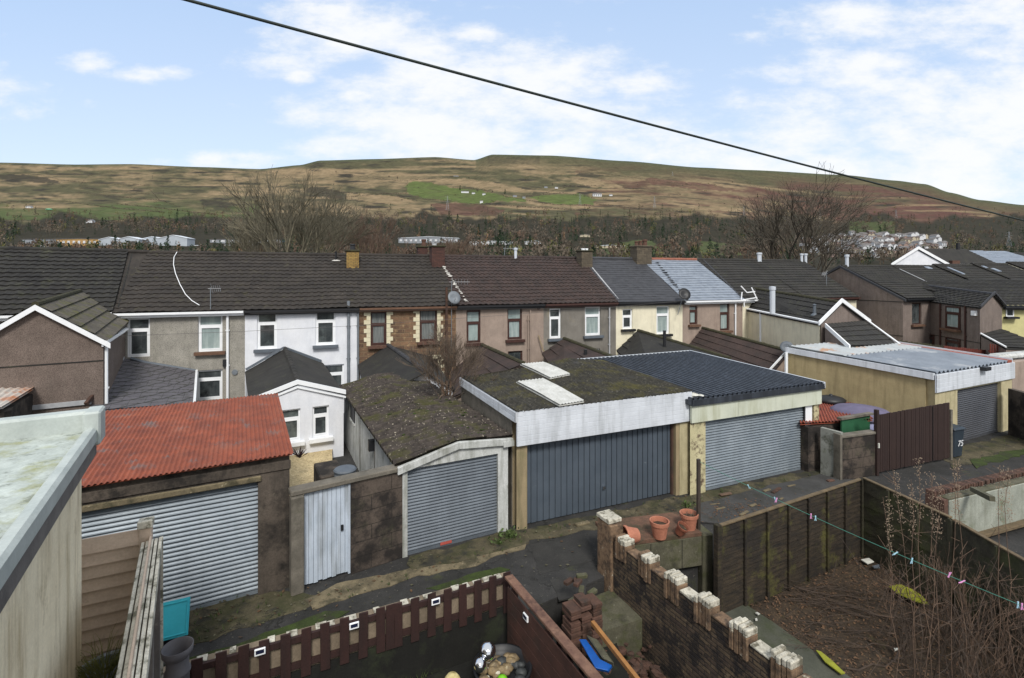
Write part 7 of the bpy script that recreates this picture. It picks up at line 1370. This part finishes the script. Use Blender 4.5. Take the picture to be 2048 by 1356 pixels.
# ------------------------------------------------------------------ white wall with brick coping at the right
WA, WBp = P(1885,1001,1.15), P(2060,960,1.15); f_, w_ = between(WA, WBp); ww_ = thing('white_brick_wall', 'flaking white wall with a red brick on edge coping at the right', 'wall', f_.pt(w_/2,0,0)); w_ += 1.5
fr = f_; MB().box(fr, .25, w_, .0, .3, -1.1, 1.1).build('white_face', M['white_wall'], ww_, bevel=.01); MB().box(fr, .1, .24, .02, .42, -1.1, 1.12).build('brick_end', M['brick_red'], ww_); MB().box(fr, .25, w_, .302, .42, -1.1, 1.05).build('rear_leaf', M['brick_loose'], ww_)
a = 0.12; k = 0
while a < w_: MB().box(fr, a, a+.068, .22+rnd.uniform(-.012,.012), .43, 1.13+rnd.uniform(-.006,.006), 1.24).build('coping_brick', M['brick_loose'] if k % 3 else M['brick_red'], ww_, bevel=.006); a += .098; k += 1
MB().box(fr, .25, w_, .02, .2, 1.1, 1.135).build('mortar_top', M['mossy_conc'], ww_)
MB().box(fr, .0, w_, -.16, -.0, .12, .2).build('timber_ledge', M['panel_top'], ww_, bevel=.01)
q0, q1 = PY(1945,978,11.9), PY(1985,998,11.2); tag(MB().tube([q0, q1], .075, 4).build('timber_offcut', M['mossy_conc']), 'short mossy timber lying across the top of the white wall', 'timber')
# ------------------------------------------------------------------ clothes line with pegs
A = ptop-Vector((0,0,.05)); B = PY(2048,1213,7.2); C = B+(B-A)*.25; n = 16; pts = []
def cl(t): q = A.lerp(B, t); return q-Vector((0,0,.22*4*t*(1-t)*.35)) if t <= 1 else q
pts = [cl(k/n) for k in range(n+1)]+[C]
clo = tag(MB().tube(pts, .0045, 5).build('clothes_line', M['line_green']), 'thin green clothes line from the dark post across the garden', 'clothes line')
def at_px(x):
    lo, hi = 0, 1
    for _ in range(30):
        m = (lo+hi)/2; q = cl(m)
        if 1024+1000*q.x/q.y < x: lo = m
        else: hi = m
    return cl(lo)
for i, (x, mt, dx, dz, lb) in enumerate(((1497,'peg_blue',.03,-.05,'pale blue clothes peg nearest the post, first of the line'),(1550,'peg_blue',.02,-.05,'pale blue peg beside a lilac peg above the lap fence'),(1553,'peg_pink',-.02,-.06,'lilac peg beside a pale blue peg above the lap fence'),(1622,'peg_pink',0,-.06,'pink peg in the pair over the dark fence'),(1631,'peg_blue',0,-.06,'pale blue peg in the pair over the dark fence'),(1792,'peg_blue',-.05,-.03,'pale blue peg leaning, left of the two single ones'),(1824,'peg_blue',-.01,-.05,'upright pale blue peg above the yellow sheet'),(1898,'peg_pink',.02,.05,'pink peg standing up on the line'),(1926,'peg_pink',-.05,-.02,'pink peg hanging sideways at the right'),(2036,'peg_blue',0,-.07,'pale blue peg at the right edge of the photo'),(2044,'peg_pink',0,-.07,'lilac peg at the right edge of the photo'))):
    q = at_px(x); v = Vector((dx,0,dz)).normalized()*.045; r = thing('clothes_peg', lb, 'clothes peg', q, 'pegs on the clothes line')
    for o_ in (-.006,.006): MB().tube([q-v*.7+Vector((o_,0,.004)), q+v*.2+Vector((o_*.6,0,0)), q+v*1.3+Vector((o_*2.2,0,0))], .007, 4).build('prong', M[mt], r)
# ------------------------------------------------------------------ overhead cables
A, B = PY(375,0,2.7), PY(2048,441,6.2); n = 24; pts = []
for k in range(-6, n+7): t = k/n; pts.append(A.lerp(B,t)-Vector((0,0,.035*4*t*(1-t)*.6)))
tag(MB().tube(pts, .0095, 8).build('overhead_cable', M['cable'], smooth=True), 'thick dark overhead cable slanting across the sky', 'cable')
A, B = PY(-40,700,15), PY(1390,600,28); pts = []; P1 = [(-40,690,17.5),(240,672,18),(480,663,20),(720,651,21),(970,633,22.5),(1240,613,25),(1380,600,27)]
tag(MB().tube([PY(*q) for q in P1], .008, 4).build('thin_wire', M['wire']), 'thin grey wire strung in front of the terrace windows', 'wire')
tag(MB().tube([PY(x,y,z) for x,y,z in ((500,627,20),(900,618,23.5),(1150,617,26),(1370,610,28))], .006, 4).build('thin_wire', M['wire']), 'second thin wire just under the terrace eaves', 'wire')
# ------------------------------------------------------------------ bare trees beyond the terrace
def bare_tree(x, Y, ytop, wpx, lb, m_, limbs=6, depth=6, base=None, lean=0, kids=3, tw=.018, sp=.42, up=.1):
    q = Vector(((x-1024)/1000*Y, Y, 0)); top = HC+(550-ytop)/1000*Y; H = top; r = thing('bare_tree', lb, 'tree', q); b = MB(); tr = H*.3; b.tube([q, q+Vector((0,0,tr*.5)), q+Vector((lean,0,tr))], H*.022, 8, H*.018); b.build('trunk', m_, r); b = MB()
    for k in range(limbs):
        a = 6.28*k/limbs+rnd.uniform(-.3,.3); s = rnd.uniform(.25,.75)*wpx/1000*Y/H*1.6; branchy(b, q+Vector((lean,0,tr*rnd.uniform(.7,1))), Vector((math.cos(a)*s, math.sin(a)*s, 1)), H*.26, H*.009, depth, sp, up, kids, 2, tw, 5)
    b.build('crown', m_, r)
bare_tree(575,52,355,190,'large bare olive grey tree rising behind the brown roof',M['bark'],6,5,tw=.014)
bare_tree(1580,58,366,160,'broad bare dark tree behind the brown roof at the right',M['bark_dark'],9,5,tw=.014,sp=.58,up=.05)
bare_tree(640,60,400,120,'bare tree just left of the yellow brick chimney',M['bark'],5,5,tw=.02); bare_tree(720,75,430,110,'bare tree behind the yellow brick chimney',M['twig'],5,5,tw=.02); bare_tree(520,66,430,110,'smaller bare tree left of the large olive grey tree',M['bark'],5,5,tw=.02)
bare_tree(905,110,462,70,'russet bare tree behind the red brick chimney',M['twig'],5,4,tw=.03); bare_tree(1640,66,430,110,'thin bare tree right of the broad dark tree',M['bark_dark'],5,4,tw=.025); bare_tree(770,95,455,90,'low bare tree between the yellow and the red chimney',M['twig'],5,4,tw=.03)

# ------------------------------------------------------------------ loose grit, leaves and tufts on the lane
def in_w(q, pl): return inpoly(q.x, q.y, pl)
VG = [PW((330,1235),(516,1186),(640,1195),(560,1240),(380,1300),(330,1320)), PW((600,1200),(820,1140),(1050,1064),(1040,1105),(760,1180),(620,1225)), PW((1050,1062),(1405,984),(1660,945),(1420,1012),(1060,1088)), PW((1880,905),(2048,862),(2048,905),(1900,935))]
LN = PW((330,1235),(1050,1064),(1660,945),(2048,870),(2048,940),(1740,960),(1200,1060),(1100,1180),(1000,1140),(400,1320))
gb, lb_, tb = MB(), MB(), MB()
for k in range(5200):
    x, y = rnd.uniform(320,2048), rnd.uniform(870,1320); q = P(x, y, .02)
    v = any(in_w(q, pl) for pl in VG)
    if not v and (rnd.random() < .8 or not in_w(q, LN)): continue
    r = rnd.random(); q = q+Vector((0,0,.012))
    if r < .5: gb.ball(q, rnd.uniform(.008,.03), 4, (1.3,1,.7), .3)
    elif r < .8:
        a = rnd.uniform(0,6.28); s = rnd.uniform(.02,.05); d1 = Vector((math.cos(a),math.sin(a),rnd.uniform(-.2,.4)))*s; d2 = Vector((-math.sin(a),math.cos(a),.2))*s*.6; lb_.add([q-d1, q+d2, q+d1, q-d2], [(0,1,2,3)])
    elif v:
        for j in range(5): tb.tube([q, q+Vector((rnd.gauss(0,.03), rnd.gauss(0,.03), rnd.uniform(.03,.1)))], .005, 3, .001, cap=False)
for k in range(1500):
    t = rnd.random(); q = fP.pt(t*wP, .45+rnd.gauss(0,.12), .01); tb.tube([q, q+Vector((rnd.gauss(0,.02), rnd.gauss(0,.02), rnd.uniform(.02,.07)))], .005, 3, .001, cap=False)
struct(gb.build('lane_grit', M['mossy_conc']), 'stuff'); struct(lb_.build('lane_leaves', mat('wet_fallen_leaves', (104,80,56), (66,52,40), 14, .9, .1)), 'stuff'); struct(tb.build('lane_tufts', M['leaf']), 'stuff')
for o in bpy.data.objects:
    if '_o' in o: del o['_o']
